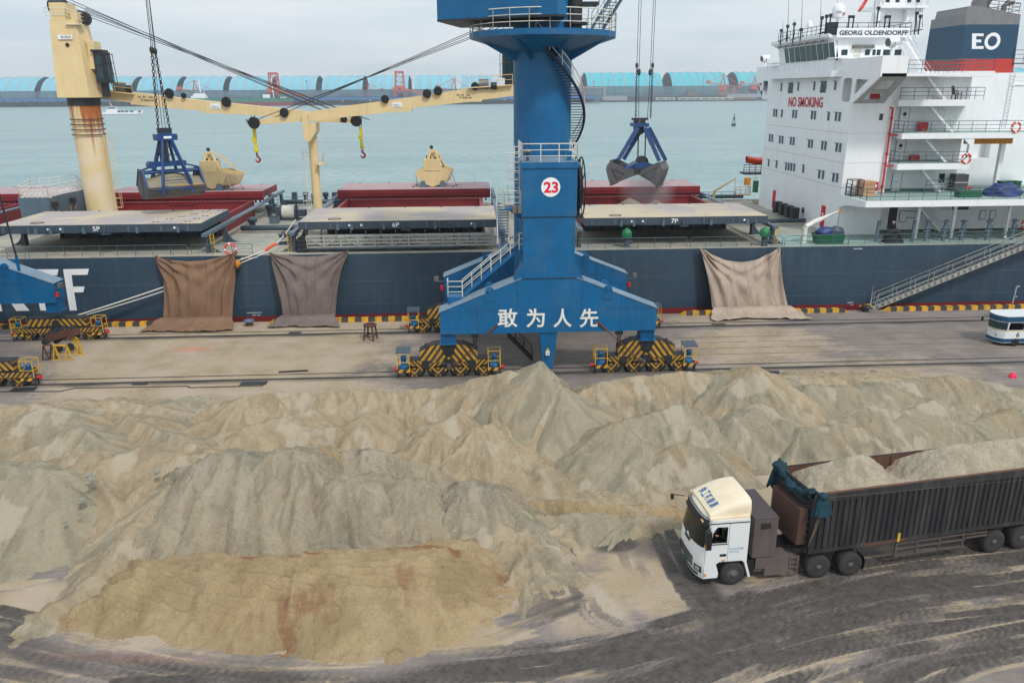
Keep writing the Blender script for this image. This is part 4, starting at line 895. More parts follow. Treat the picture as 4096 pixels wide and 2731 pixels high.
    f = MB(M['cream']); f.prism([q[0], q[1], q[1]-np.array([0, 0, .1]), q[0]-np.array([0, 0, .1])], (0, .8, 0)); f.rail([q[0]+np.array([0, .05, 0]), q[1]+np.array([0, .05, 0])], .95, .028, 1.5, 2, 4); f.m(M['steel'])
    g = D(472 if side == 'L' else 1935, 350 if side == 'L' else 338, Yj-.3); f.cyl((g[0]-.5, Yj+.1, g[2]), (g[0]+.5, Yj+.1, g[2]), .52, 16); f.m(M['dark']).cyl((g[0]+.7, Yj-.1, g[2]-.15), (g[0]+1.3, Yj-.1, g[2]-.15), .35, 12); f.build('jib_walkway', o)
    f = MB(M['rope_wire']); te = D(*tip, Yj+.6)
    for k, (lx, ly) in enumerate(lines):
        s0 = D(lx, ly, yw)
        for e in (0, .12): f.tube([s0+np.array([0, e*3, e*2]), te+np.array([(k-1)*1.6*(1 if side == 'L' else -1), e*2, .1+.35*k*(-.4)])], .032, 4)
    f.build('luffing_wire', o)
deck_crane('L'); deck_crane('R')
# jib rest post
jr = MB(M['cream']); jx = -16.05; jr.cyl((jx, 83.9, DK), (jx, 83.9, 15.4), .47, 18); a = D(1210, 565, 82.2); b = D(1243, 565, 82.2)
q = [D(1210, 457, 82.2), D(1231, 457, 82.2), D(1238, 510, 82.2), D(1240, 566, 82.2), D(1218, 562, 82.2), D(1214, 515, 82.2)]
jr.prism(q, (0, -.35, 0)); jr.prism([D(1210, 500, 82), D(1262, 492, 82), D(1262, 530, 82), D(1240, 566, 82), D(1214, 560, 82)], (0, 2.2, 0))
jro = jr.build('jib_rest', ship)
ld = MB(M['white_rail'])
for e in (0, .45): ld.bar((jx-1.0+e, 83.3, DK), (jx-1.0+e, 83.3, 13.2), .045)
for k in range(26): ld.bar((jx-1.0, 83.3, DK+.3+k*.3), (jx-.55, 83.3, DK+.3+k*.3), .03)
for k in range(9): ld.tube([(jx-1.0, 83.3, DK+2+k*.7), (jx-1.2, 82.7, DK+2+k*.7), (jx-.6, 82.6, DK+2+k*.7), (jx-.5, 83.3, DK+2+k*.7)], .022, 4)
for e in (-1.2, -.65): ld.bar((jx+e, 82.65, DK+2), (jx+e, 82.65, DK+7.7), .025)
ld.rail([(jx+.5, 82.8, 12.0), (jx+1.1, 82.8, 12.0), (jx+1.1, 84.2, 12.0)], 1.0, .025, .5, 3, 4); ld.m(M['cream']).box(jx+.4, jx+1.15, 82.8, 84.3, 11.85, 12.0); ld.build('rest_ladder', jro)
# deck gear
def drum(x, y, z, parent, rope=True):
    m_ = MB(M['slate']); m_.cyl((x-1.0, y, z+.85), (x-.85, y, z+.85), .85, 20); m_.cyl((x+.55, y, z+.85), (x+.7, y, z+.85), .85, 20); m_.box(x-1.5, x-1.05, y-.7, y+.7, z, z+1.5); m_.box(x+.75, x+1.7, y-.4, y+.5, z+.4, z+1.1); m_.box(x-1.2, x+1.4, y-.6, y+.6, z, z+.18)
    o = m_.build('mooring_winch', parent); r = MB(M['rope'])
    for k in range(14): r.lathe([(.3, -.05), (.72, -.045), (.76, 0), (.72, .045), (.3, .05)], (x-.8+k*.098, y, z+.85), 'x', 18)
    r.build('mooring_rope_coil', o)
q = G(1165, 880, DK); drum(q[0], q[1], DK+.03, ship)
def bollards(px, py):
    q = G(px, py, DK); m_ = MB(M['slate'])
    for e in (-.45, .45): m_.lathe([(.34, 0), (.30, .1), (.30, .85), (.40, .88), (.40, .98), (.1, 1.0)], (q[0]+e*.7, q[1]+e*.9, DK+.03), 'z', 14)
    m_.box(q[0]-.9, q[0]+.9, q[1]-.8, q[1]+.8, DK+.03, DK+.1); m_.m(M['rope']).tube([(q[0]-.32+.42*math.cos(t), q[1]-.4+.42*math.sin(t), DK+.3+.02*t) for t in np.linspace(0, 18, 40)], .05, 5); m_.build('mooring_bitts', ship)
bollards(1150, 975)
def vent(px, py, s_=1.0, col='slate', hh=1.25):
    q = G(px, py, DK); m_ = MB(M[col]); m_.lathe([(.36*s_, 0), (.30*s_, .12), (.30*s_, hh*.7), (.48*s_, hh*.7), (.48*s_, hh), (.42*s_, hh+.08), (.05, hh+.1)], (q[0], q[1], DK+.03), 'z', 16); m_.build('deck_vent', ship)
vent(1013, 923, 1.0); vent(1080, 868, .85); vent(1225, 812, .8); vent(1305, 812, .8); vent(3222, 890, 1.1, 'slate', 1.5); vent(3087, 822, 1.0, 'slate', 1.3); vent(1090, 820, .9)
def gvent(px, py):
    q = G(px, py, DK); m_ = MB(M['slate']); m_.lathe([(.32, 0), (.26, .1), (.26, .85)], (q[0], q[1], DK+.03), 'z', 14); m_.tube([(q[0], q[1], DK+.55), (q[0]+.5, q[1]-.2, DK+.5)], [.13, .2], 10); o = m_.build('goose_vent', ship)
    m_ = MB(M['ventgreen']); m_.lathe([(.40, .85), (.46, .95), (.46, 1.35), (.3, 1.6), (.12, 1.66), (.1, 1.74)], (q[0], q[1], DK+.03), 'z', 16)
    for e in range(4): t = e*1.57+.5; m_.box(q[0]+.44*math.cos(t)-.06, q[0]+.44*math.cos(t)+.06, q[1]+.44*math.sin(t)-.06, q[1]+.44*math.sin(t)+.06, DK+1.05, DK+1.4)
    m_.build('vent_head', o)
gvent(2505, 990); gvent(3055, 985)
pp_ = MB(M['slate'])
for y in (98.9, 79.5): pp_.tube([(-23, y, DK+.5), (-16, y, DK+.5)], .28, 10); pp_.tube([(27.4, y, DK+.5), (34.8, y, DK+.5)], .22, 10)
pp_.tube([(-14.5, 68.6, DK+.35), (-1, 68.6, DK+.35)], .09, 8); pp_.tube([(-14.5, 68.9, DK+.55), (-4, 68.9, DK+.55)], .06, 8)
for px, py, w_, d_, hh in ((1160, 945, 1.5, .8, .5), (1100, 850, .5, .5, 1.0), (1345, 800, .9, .8, 1.0), (1000, 835, 1.0, .8, .9), (1260, 800, .8, .5, .8), (1290, 985, .5, .3, .7), (1180, 800, .6, .6, 1.0)):
    q = G(px, py, DK); pp_.box(q[0]-w_/2, q[0]+w_/2, q[1]-d_/2, q[1]+d_/2, DK+.03, DK+hh)
for k in range(13): xx = -14.5+k*1.3; pp_.box(xx, xx+.09, 69.2, 69.4, DK+.03, 7.3); pp_.bar((xx, 69.3, 7.3), (xx, 77, 7.2), .08)
pp_.pieces('deck_pipework', ship)
q = G(1100, 895, DK); m_ = MB(M['slate_light']); m_.frust([(q[0]-.42, q[1]-.42, DK+.03), (q[0]+.42, q[1]-.42, DK+.03), (q[0]+.42, q[1]+.42, DK+.03), (q[0]-.42, q[1]+.42, DK+.03)], [(q[0]-.5, q[1]-.5, DK+.75), (q[0]+.5, q[1]-.5, DK+.75), (q[0]+.5, q[1]+.5, DK+.75), (q[0]-.5, q[1]+.5, DK+.75)]); m_.m(M['dark']).box(q[0]-.45, q[0]+.45, q[1]-.45, q[1]+.45, DK+.76, DK+.8)
tag(m_.build('deck_bin'), 'small grey-blue bin standing on the deck left of cover 6P', 'bin')
# stowed aluminium brow under cover 6P
br = MB(M['alu']); a = D(1228, 968, 68.9); xa, xb = a[0], D(1972, 958, 68.9)[0]; zb_ = 6.0; zt_ = 6.95
for z in (zb_, zb_+.3, zb_+.6, zt_): br.box(xa, xb, 68.75, 68.87, z-.07, z+.07)
n = 11
for k in range(n+1): xx = xa+(xb-xa)*k/n; br.box(xx-.06, xx+.06, 68.70, 68.76, zb_-.05, zt_+.05)
for k in range(n): xx0 = xa+(xb-xa)*k/n; xx1 = xa+(xb-xa)*(k+1)/n; br.bar((xx0, 68.72, zb_ if k % 2 else zt_), (xx1, 68.72, zt_ if k % 2 else zb_), .06)
br.box(xa, xb, 68.9, 69.6, zb_-.1, zb_-.02); br.box(xa, xb, 69.5, 69.56, zb_, zt_)
for k in range(60): xx = xa+(xb-xa)*k/59; br.box(xx-.03, xx+.03, 68.88, 69.0, zb_+.1, zt_-.1)
tag(br.build('boarding_brow'), 'long aluminium lattice brow stowed on edge below hatch cover 6P', 'gangway')
bk = MB(M['black']); q = D(1188, 1000, 68.8)
bk.prism([(q[0]-.0, 68.7, DK+.03), (q[0]+.9, 68.7, DK+.03), (q[0]+.9, 68.7, DK+1.0)]+[(q[0]+.45+.45*math.cos(t), 68.7, DK+1.0+.45*math.sin(t)) for t in np.linspace(0, math.pi, 9)]+[(q[0], 68.7, DK+1.0)], (0, .5, 0)); bk.m(M['slate'])
for z in (.3, .7, 1.1): bk.box(q[0]+.05, q[0]+.85, 68.66, 68.7, DK+z, DK+z+.05)
bk.build('side_light_box', ship)
# ---------------------------------------------------------------- accommodation block, funnel and mast (parts of the ship)
XF, HS, HR = 35.2, 73.2, 75.4
def c1(x, y, X_=XF): return XP(x/3.336+3000, y/3.336, X_)
def c2(x, y, Y=72): return D(x/3.336+3400, y/3.336+400, Y)
def c3(x, y, Y=72): return D(x/2.751+3250, y/2.751+760, Y)
def c4(x, y, Y=72): return D(x/2.296+3072, y/2.296, Y)
def f4(x, y, X_=XF): return XP(x/2.296+3072, y/2.296, X_)
W = M['white']; sb = MB(W)
sb.box(XF, 39.4, HS, 94.3, DK+.03, 17.72); sb.box(XF+1.6, 39.38, HS+.05, 94.2, 17.72, 20.0); sb.box(XF+.12, XF+1.6, 75.6, 94.0, 17.72, 20.0); sb.box(39.4, 47.6, HR, 92, DK+.03, 20.0); sb.box(47.6, 70, 79.9, 88, DK+.03, 20.45)
# bridge front screen with openings, and the wings
def yz(y, z): return (XF-.02, y, z)
outer = [yz(98.8, 21.55), yz(68.6, 21.65), yz(68.6, 20.0), yz(73.25, 17.7), yz(94.3, 17.7), yz(98.5, 19.8)]
holes = [rrect((73.6, 17.85), (75.4, 20.0-.05), yz, .35), [yz(70.6, 19.75), yz(72.75, 19.85), yz(72.95, 19.6), yz(73.0, 18.6), yz(72.7, 18.55)], rrect((94.7, 17.85), (96.3, 20.0), yz, .35), [yz(96.7, 19.7), yz(97.9, 19.75), yz(96.8, 18.6)]]
plate(sb, outer, holes, (.14, 0, 0))
sb.box(XF+.12, 42.5, 68.6, 98.8, 20.0, 20.25); sb.box(XF+.12, 37.5, 68.6, 68.75, 20.0, 21.65); sb.box(XF+.12, 37.5, 98.65, 98.8, 20.0, 21.6)
# diagonal wing bracket with an opening
sof = lambda u, v: (XF+.12+u, 73.25-v*4.65, 17.7+v*2.3)
for q in (1,):
    o_ = [sof(0, .01), sof(2.9, .01), sof(2.2, .97), sof(0, .97)]
    hl = [sof(.5, .12), sof(2.1, .12), sof(2.0, .38), sof(.5, .38)], [sof(.5, .5), sof(1.9, .5), sof(1.7, .85), sof(.5, .85)]
    sb.m(paint('grey_soffit', srgb(168, 168, 168), .6, .05)); plate(sb, o_, [list(a) for a in hl], (0, .05, .1)); sb.m(W)
    sb.prism([(XF+.12, 98.5, 19.85), (XF+2.6, 98.5, 19.85), (XF+2.6, 94.3, 17.7), (XF+.12, 94.3, 17.7)], (0, -.05, .1))
# ledge under the bridge windows and wheelhouse
sb.prism([(XF-.9, 93.2, 20.1), (XF-.02, 93.6, 20.1), (XF-.02, 75.8, 20.1), (XF-.9, 76.2, 20.1)], (0, 0, .55))
sb.prism([(XF+.2, 92.0, 20.2), (XF+.2, 78.0, 20.2), (42.4, 78.0, 20.2), (42.4, 92.0, 20.2)], (0, 0, 3.5))
ws = lambda y, z: (XF+.18-(z-21.6)*.22, y, z)           # outward leaning window band
sb.prism([ws(92.0, 21.6), ws(78, 21.6), ws(78, 23.45), ws(92, 23.45)], (.3, 0, 0))
sb.prism([(XF-.25, 92.8, 23.45), (XF-.25, 77.9, 23.45), (42.6, 77.9, 23.45), (42.6, 92.8, 23.45)], (0, 0, .42)); sb.prism([(XF-.75, 92.9, 23.75), (XF-.75, 78.0, 23.75), (XF+.2, 78.0, 23.3), (XF+.2, 92.9, 23.3)], (0, 0, .3))
for y0, y1 in ((76.2, 78.0), (92.0, 94.0)): sb.prism([(XF-.7, y0, 21.75), (XF-.7, y1, 21.75), (XF+1.4, y1, 21.75), (XF+1.4, y0, 21.75)], (0, 0, .1))
# upper deck and balconies
sb.box(XF+.015, 70, 68.2, 82, 8.92, 9.47); sb.prism([(XF-.02, 73.25, 8.2), (XF-.02, 73.25, 9.46), (XF-.02, 68.215, 9.46), (XF-.02, 68.215, 8.93), (XF-.02, 72, 8.6)], (.2, 0, 0))
sb.box(39.7, 58, 72.0, HR, 14.58, 15.1); sb.box(39.7, 46.6, 72.0, HR, 11.8, 12.36); sb.box(39.3, 47.4, 72.6, HR, 17.45, 18.02); sb.box(42, 48.5, 73.5, HR, 20.0, 20.5)
sb.box(46.3, 46.7, 72.05, 72.4, 12.36, 14.58); sb.prism([(46.3, 72.05, 14.0), (46.3, 72.05, 14.58), (45.7, 72.05, 14.58)], (0, .3, 0)); sb.prism([(46.3, 72.05, 12.9), (45.7, 72.05, 12.36), (46.3, 72.05, 12.36)], (0, .3, 0))
for xx in (41.6, 45.05, 50.3, 57): sb.box(xx-.12, xx+.12, 70.5, 70.72, DK+.03, 8.92)
sb.box(50.6, 51.0, 73.8, 74.2, 9.47, 14.2); sb.box(49.6, 70, 81.0-2, 79.95, 9.47, 12.2); sb.box(53, 70, 79, 79.9, 12.2, 14.6)
sb.m(paint('grey_shaded_bulkhead', srgb(128, 130, 132), .6, .05)); sb.box(47.55, 47.7, HR+.2, 79.9, 9.5, 14.55); sb.box(47.7, 49.6, 79.7, 79.93, 9.47, 14.5)
sb.m(M['deckgreen']).box(XF+.2, 69.8, 68.35, 79.7, 9.474, 9.49); sb.box(39.8, 57.8, 72.1, HR-.02, 15.104, 15.12); sb.box(39.8, 46.3, 72.1, HR-.02, 12.364, 12.38)
sb.m(M['orange']).bar((47.0, 73.9, 14.25), (51.5, 73.9, 14.25), .5, .55)
sb.m(M['green']).box(39.45, 47.5, HR-.03, HR-.005, 9.49, 9.62); sb.box(38, 70, 74.9, 74.97, DK+.06, DK+.2)
sb.m(W).box(37.7, 70, 74.97, 76, DK+.06, 8.92)
for z in (10.05, 12.35, 15.05): sb.m(M['rust']).box(XF-.012, XF, 73.25, 94.2, z, z+.018); sb.box(XF, 39.4, HS-.012, HS, z, z+.016)
sup = sb.build('superstructure', ship, None, .015)
# windows on the front bulkhead
GL = M['glass']; hoodm = MB
def fwin(y, z, w_, h_, hood=True, frame=True):
    m_ = MB(GL); m_.box(XF-.03, XF+.02, y-w_/2, y+w_/2, z-h_/2, z+h_/2)
    if hood: m_.m(M['slate_light']).box(XF-.2, XF-.002, y-w_/2-.06, y+w_/2+.06, z+h_/2, z+h_/2+.05); m_.box(XF-.12, XF-.002, y-w_/2-.06, y-w_/2, z-h_/2, z+h_/2)
    m_.build('window', sup)
for row in ([(55, 1040), (77, 1042), (127, 1045), (231, 1050), (257, 1052), (402, 1060), (430, 1062), (555, 1070), (624, 1073), (657, 1076)],
            [(15, 1270), (38, 1272), (108, 1285), (132, 1287), (209, 1298), (235, 1300), (376, 1322), (403, 1325), (498, 1338), (527, 1341), (630, 1356), (662, 1360)],
            [(5, 1497), (78, 1510), (165, 1530), (190, 1533), (214, 1537), (240, 1541), (323, 1553), (470, 1602), (505, 1608), (600, 1632), (634, 1636)]):
    for x, y in row: q = f4(x, y); fwin(q[1], q[2], .36, .78)
for x, y in ((123, 806), (278, 800), (425, 795), (618, 790)): q = f4(x, y); fwin(q[1], q[2], .34, .8)
for x, y in ((208, 812), (508, 803)): q = f4(x, y); fwin(q[1], q[2], 1.25, 1.05)
for x0, y0, x1, y1 in ((460, 745, 508, 860), (520, 735, 582, 855), (590, 725, 657, 850), (664, 715, 735, 838), (742, 703, 799, 832), (806, 695, 880, 825), (890, 685, 962, 815), (970, 672, 1041, 810), (1052, 663, 1117, 800)):
    a = c1(x0, y1); b = c1(x1, y1); p = MB(GL); za, zt = 21.72, 23.25
    p.prism([np.array(ws(a[1], za))-[.02, 0, 0], np.array(ws(b[1], za))-[.02, 0, 0], np.array(ws(b[1], zt))-[.02, 0, 0], np.array(ws(a[1], zt))-[.02, 0, 0]], (.03, 0, 0)); p.build('window', sup)
m_ = MB(M['steel'])
for k in range(7): y = 79.5+k*1.8; m_.tube([(XF-.5, y, 23.5), (XF-.75, y+.1, 23.45), (XF-.7, y+.2, 23.25)], .05, 5)
m_.tube([(XF-.35, 79, 23.42), (XF-.35, 92, 23.42)], .05, 5); m_.build('window_wiper_rail', sup)
m_ = MB(W); m_.rail([(XF-.85, 93.2, 20.65), (XF-.85, 76.2, 20.65)], 1.0, .022, 1.3, 2, 4); m_.build('bridge_railing', sup)
def swin(x0, x1, z0, z1, Y=78.0, nm='window', mat=None): p = MB(mat or GL); p.box(x0, x1, Y-.03, Y+.02, z0, z1); p.build(nm, sup)
for x0, x1 in ((1215, 1305), (1530, 1603), (1630, 1680), (1686, 1745), (1772, 1900), (1925, 2022)):
    a = D(x0/3.336+3000, 740/3.336, 78.0); b = D(x1/3.336+3000, 665/3.336, 78); swin(a[0], b[0], a[2], b[2])
a = D(1382/3.336+3000, 745/3.336, 78); b = D(1480/3.336+3000, 650/3.336, 78); swin(a[0], b[0], 20.3, b[2]+.1, nm='door', mat=M['white_rail'])
a = D(3408, 195, 78); b = D(3494, 181, 78); m_ = MB(M['steel']); m_.box(a[0], b[0], 77.7, 77.98, a[2], b[2]); m_.build('awning_case', sup)
a = c2(385, 273, HS); b = c2(445, 185, HS); swin(a[0], b[0], a[2], b[2], HS)
for cx, cy in ((720, 240), (665, 660), (615, 1100)):     # doors on the balconies
    q = c2(cx, cy, HR); d_ = MB(W); d_.box(q[0]-.45, q[0]+.45, HR-.06, HR+.02, q[2]-1.0, q[2]+.95); d_.m(M['slate_light'])
    for e in (-.46, .46): d_.bar((q[0]+e, HR-.06, q[2]-1), (q[0]+e, HR-.06, q[2]+.95), .035)
    d_.m(M['dark'])
    if cy < 1000: d_.cyl((q[0], HR-.09, q[2]+.35), (q[0], HR-.06, q[2]+.35), .17, 14)
    d_.m(M['red']).box(q[0]-.15, q[0]+.1, HR-.075, HR-.06, q[2]+.02, q[2]+.08); d_.build('door', sup, 'white weathertight door with a round porthole' if cy < 1000 else 'white weathertight door without porthole')
q = c2(1222, 1045, HR); swin(q[0]-.3, q[0]+.3, q[2]-.45, q[2]+.45, HR)
q = c3(880, 300, 74.97); swin(q[0]-.42, q[0]+.42, DK+.3, 8.7, 74.97, 'door', M['dark']); q = c3(575, 350, 74.97); swin(q[0]-.4, q[0]+.4, DK+.4, 8.4, 74.97, 'door', M['white_rail'])
q = c3(1620, 235, 74.97); swin(q[0]-.85, q[0]+.85, 7.6, 8.75, 74.97, 'locker', M['dark']); q = c3(1480, 240, 74.97); swin(q[0]-.8, q[0]+.8, 7.6, 8.8, 74.97, 'locker', M['white_rail'])
for cx, cy, wd, hh in ((1010, 265, .5, .35), (1105, 270, .5, .35), (990, 322, .38, .28), (1870, 275, .32, .45), (1980, 272, .3, .45)):
    q = c3(cx, cy, 74.97); m_ = MB(M['slate_light']); m_.box(q[0]-wd, q[0]+wd, 74.93, 74.99, q[2]-hh, q[2]+hh); m_.m(W).box(q[0]-wd+.06, q[0]+wd-.06, 74.91, 74.935, q[2]-hh+.06, q[2]+hh-.06); m_.build('notice_frame', sup)
q = f4(510, 1480+0, XF); q = XP(3072+510/2.296, 683+370/2.296, XF); m_ = MB(M['red']); m_.box(XF-.06, XF, q[1]-.42, q[1]+.42, DK+.35, DK+2.45); m_.m(W).box(XF-.07, XF-.055, q[1]-.15, q[1]+.15, DK+1.5, DK+1.75); m_.build('door', sup, 'red steel door')
q = XP(3072+62/2.296, 683+190/2.296, XF); m_ = MB(M['red']); m_.box(XF-.06, XF, q[1]-.4, q[1]+.4, DK+.4, DK+2.4); m_.build('door', sup, 'red steel door')
q = c2(1665, 1055, 79.6); swin(q[0]-.5, q[0]+.5, 9.5, 11.6, 79.65, 'door', M['red'])
# red fire line, fire boxes
m_ = MB(M['red']); a = c2(580, 105, 72.9); b = c2(450, 1250, 72.9); m_.tube([(a[0]-.15, 73.2, a[2]), (a[0], 72.95, a[2]), (a[0], 72.95, 9.5)], .09, 8)
for z in (15.0, 12.3, 16.4, 13.2, 10.2): m_.cyl((a[0], 72.95, z-.1), (a[0], 72.95, z+.1), .14, 8)
for z in (14.9, 12.1): m_.tube([(a[0], 72.95, z), (a[0]+1.2, 72.6, z)], .07, 6)
m_.build('fire_main', sup)
for cx, cy, Y, w_, h_ in ((965, 370, 74.9, .45, .48), (855, 800, 74.9, .45, .48), (318, 1155, 73.0, .36, .42), (1660/1, 1280, 74.9, .0, .0)):
    if w_:
        q = c2(cx, cy, Y); m_ = MB(M['red']); m_.box(q[0]-w_, q[0]+w_, Y-.15, Y+.15, q[2]-h_, q[2]+h_)
        if Y == 73.0: m_.m(W).box(q[0]+.02, q[0]+.2, Y-.165, Y-.15, q[2]-.05, q[2]+.18)
        m_.build('fire_hose_box', sup)
q = c1(1660, 1275, 37.0); m_ = MB(M['red']); q = D(3498, 383, HS); m_.box(q[0]-.42, q[0]+.42, HS-.2, HS, q[2]-.26, q[2]+.26); m_.build('fire_hose_box', sup)
# lettering
m_ = MB(M['red']); a, b, cq = c1(512, 1425), c1(968, 1440), c1(518, 1302); text_on(m_, 'NO SMOKING', (XF-.05, a[1], a[2]), (XF-.05, b[1], b[2]), (XF-.05, a[1], a[2]+1.02), .025); m_.build('lettering', sup)
bd = MB(W); a = D(3345, 152, 77.6); b = D(3634, 148, 77.6); zt = D(3345, 114, 77.6)[2]; bd.box(a[0], b[0], 77.5, 77.6, a[2]+.02, zt); bd.m(M['slate']); text_on(bd, 'GEORG OLDENDORFF', (a[0]+.2, 77.48, a[2]+.22), (b[0]-.15, 77.48, a[2]+.22), (a[0]+.2, 77.48, zt-.2), .035); bd.build('name_board', sup)
# guard rails
GR = M['greyrail']
def rails(pts, h=1.05, mat=GR, nm='deck_railing', step=1.3, bars=3): m_ = MB(mat); m_.rail(pts, h, .028, step, bars, 4); m_.build(nm, sup)
rails([(XF+.3, 73.0, 9.49), (XF+.1, 68.4, 9.49), (70, 68.3, 9.49)]); rails([(39.8, HR-.1, 15.1), (39.8, 72.1, 15.1), (58, 72.1, 15.1)]); rails([(39.8, HR-.1, 12.36), (39.8, 72.1, 12.36), (46.2, 72.1, 12.36)])
rails([(39.4, 72.7, 18.02), (47.3, 72.7, 18.02), (47.3, HR, 18.02)]); rails([(37.6, 68.7, 20.25), (42.4, 68.7, 20.25), (42.4, 73.5, 20.25), (48.4, 73.6, 20.5), (48.4, 79, 20.5)])
rails([(XF-.1, 92.5, 23.87), (XF-.1, 78.1, 23.87), (42.4, 78.0, 23.87), (42.4, 92.0, 23.87)], 1.1, M['dark'], 'roof_railing', 1.1)
rails([(43.5, 68.3, DK+.04), (60, 68.3, DK+.04)]); rails([(52.5, 80, 12.2), (70, 79.2, 12.2)])
a = c2(930, 1280, 73.4); b = c2(1270, 1280, 73.4); rails([(a[0], 72.6, 9.49), (b[0], 72.6, 9.49), (b[0], 74.3, 9.49)], 1.25)
def stair(a, b, wd, n, mat=W, parent=None, dirn=(0, 1, 0), rail=True, nm='stair'):
    a, b, w_ = V3(a), V3(b), V3(dirn).normalized()*wd; m_ = MB(mat)
    for q in (Vector((0, 0, 0)), w_): m_.bar(a+q, b+q, .05, .2)
    for k in range(n): p = a.lerp(b, (k+.5)/n); m_.bar(p, p+w_, .2, .03)
    if rail:
        up = Vector((0, 0, .95))
        for q in (Vector((0, 0, 0)), w_):
            m_.tube([a+q, a+q+up, b+q+up, b+q], .025, 4); m_.tube([a+q+up*.5, b+q+up*.5], .018, 4)
            for k in range(1, 3): p = a.lerp(b, k/3)+q; m_.tube([p, p+up], .02, 4)
    return m_.build(nm, parent or sup)
for x0, y0, x1, y1, Y in ((1040, 40, 1370, 430, 73.3), (1010, 530, 1300, 855, 73.3), (970, 945, 1240, 1270, 73.6)):
    p, q = c2(x0, y0, Y), c2(x1, y1, Y); stair(p, q, .7, 13)
p, q = c3(1190, 205, 73.7), c3(1405, 455, 73.7); stair(p, q, .7, 11)
p, q = c4(1425, 650, 74.3), c4(1625, 915, 74.3); stair(p, q, .7, 12); p, q = c4(1275, 380, 77), c4(1425, 635, 77); stair(p, q, .7, 12)
# searchlights and roof gear
def searchlight(px, py, Y):
    q = D(px, py, Y); m_ = MB(W); m_.cyl((q[0], Y, q[2]-1.0), (q[0], Y, q[2]-.1), .12, 8); m_.cyl((q[0]-.45, Y-.1, q[2]+.18), (q[0]+.4, Y+.05, q[2]+.3), .36, 14); m_.m(M['steel']).cyl((q[0]-.5, Y-.11, q[2]+.17), (q[0]-.44, Y-.1, q[2]+.18), .34, 14); m_.m(M['dark']).tube([(q[0], Y-.42, q[2]+.2), (q[0], Y-.42, q[2]-.2), (q[0], Y+.42, q[2]-.2), (q[0], Y+.42, q[2]+.2)], .03, 4); m_.build('searchlight', sup)
searchlight(3570, 180, 69.2); q = c1(200, 820); searchlight(3061, 243, 97.5)
def radome(px, py0, py1, Y, pole, logo=False):
    a = D(px, py1, Y); b = D(px, py0, Y); R_ = (b[2]-a[2])*.44; m_ = MB(W); z0 = a[2]; H_ = b[2]-a[2]
    m_.lathe([(R_*.6, -.02), (R_*.98, 0), (R_, .1*H_), (R_*.97, .55*H_), (R_*.8, .8*H_), (R_*.5, .94*H_), (.01, H_)], (a[0], Y, z0), 'z', 20); m_.cyl((a[0], Y, z0-pole), (a[0], Y, z0), R_*.22, 10); o = m_.build('radome', sup)
    if logo:
        t = MB(M['slate']); text_on(t, 'Intellian', (a[0]-R_*.8, Y-R_*1.02, z0+.32*H_), (a[0]+R_*.1, Y-R_*1.05, z0+.32*H_), (a[0]-R_*.8, Y-R_*1.02, z0+.46*H_), .01); t.m(M['red'])
        for k, (u, v) in enumerate(((.25, .16), (.40, .36), (.52, .16), (.64, .36))):
            if k: t.bar((a[0]+pu*R_, Y-R_*1.0, z0+pv*H_), (a[0]+u*R_, Y-R_*1.0, z0+v*H_), .06, .04)
            pu, pv = u, v
        t.build('radome_lettering', o)
radome(3351, 12, 75, 81, 1.9, True); radome(3237, 83, 110, 86, 1.6); radome(3332, 96, 107, 82, .8)
m_ = MB(M['dark'])
for px, pb, pt, Y in ((3150, 165, -40, 86), (3205, 135, -40, 84), (3280, 140, -40, 83), (3345, 110, -40, 81), (3132, 155, 88, 90), (3178, 140, 75, 88), (3690, 110, 40, 80), (3660, 110, -20, 80), (3666, 115, -20, 84), (3495, 110, -20, 82)):
    a, b = D(px, pb, Y), D(px+6 if pt < 0 else px, pt, Y); m_.tube([a, b], [.035, .012], 4)
for px, py, Y, hh in ((3170, 175, 84, 2.0), (3145, 170, 86, 1.7), (3280, 150, 80, 1.9), (3298, 148, 80, 2.0), (3314, 145, 79.5, 2.0), (3120, 180, 90, 1.6), (3200, 165, 82, 1.2), (3656, 140, 80, 2.1), (3672, 140, 79, 1.8), (3505, 108, 79, 1.8)):
    q = D(px, py, Y); m_.bar(q, (q[0], q[1], q[2]+hh), .1); m_.bar((q[0]-.3, q[1], q[2]+.3), (q[0]+.35, q[1], q[2]+.5), .08); m_.box(q[0]-.14, q[0]+.14, Y-.1, Y+.1, q[2]+hh-.3, q[2]+hh)
q = D(3328, 130, 79); m_.box(q[0]-.4, q[0]+.45, 78.8, 79.5, 23.9, 25.1)
for px in (3405, 3550): q = D(px, 80, 78.3); m_.bar((q[0]-.22, 78.3, 24.2), (q[0]-.22, 78.3, 25.5), .1); m_.bar((q[0]+.22, 78.3, 24.2), (q[0]+.22, 78.3, 25.5), .1); m_.box(q[0]-.3, q[0]+.3, 78.25, 78.4, 25.4, 25.65)
m_.pieces('roof_antenna', sup)
fl = MB(M['red']); q = D(3466, -6, 82); r_ = D(3428, 46, 82); top_ = D(3471, -30, 82); P = []
for i in range(6):
    u = i/5; P.append([(np.array(q)*(1-u)+np.array(r_)*u)+np.array([0, .12*math.sin(5*u+v*2), 0])+np.array([.25+.4*u*(1-v), 0, -.15])*v for v in (0, .35, .7, 1)])
fl.grid(P); fl.build('ensign', sup)
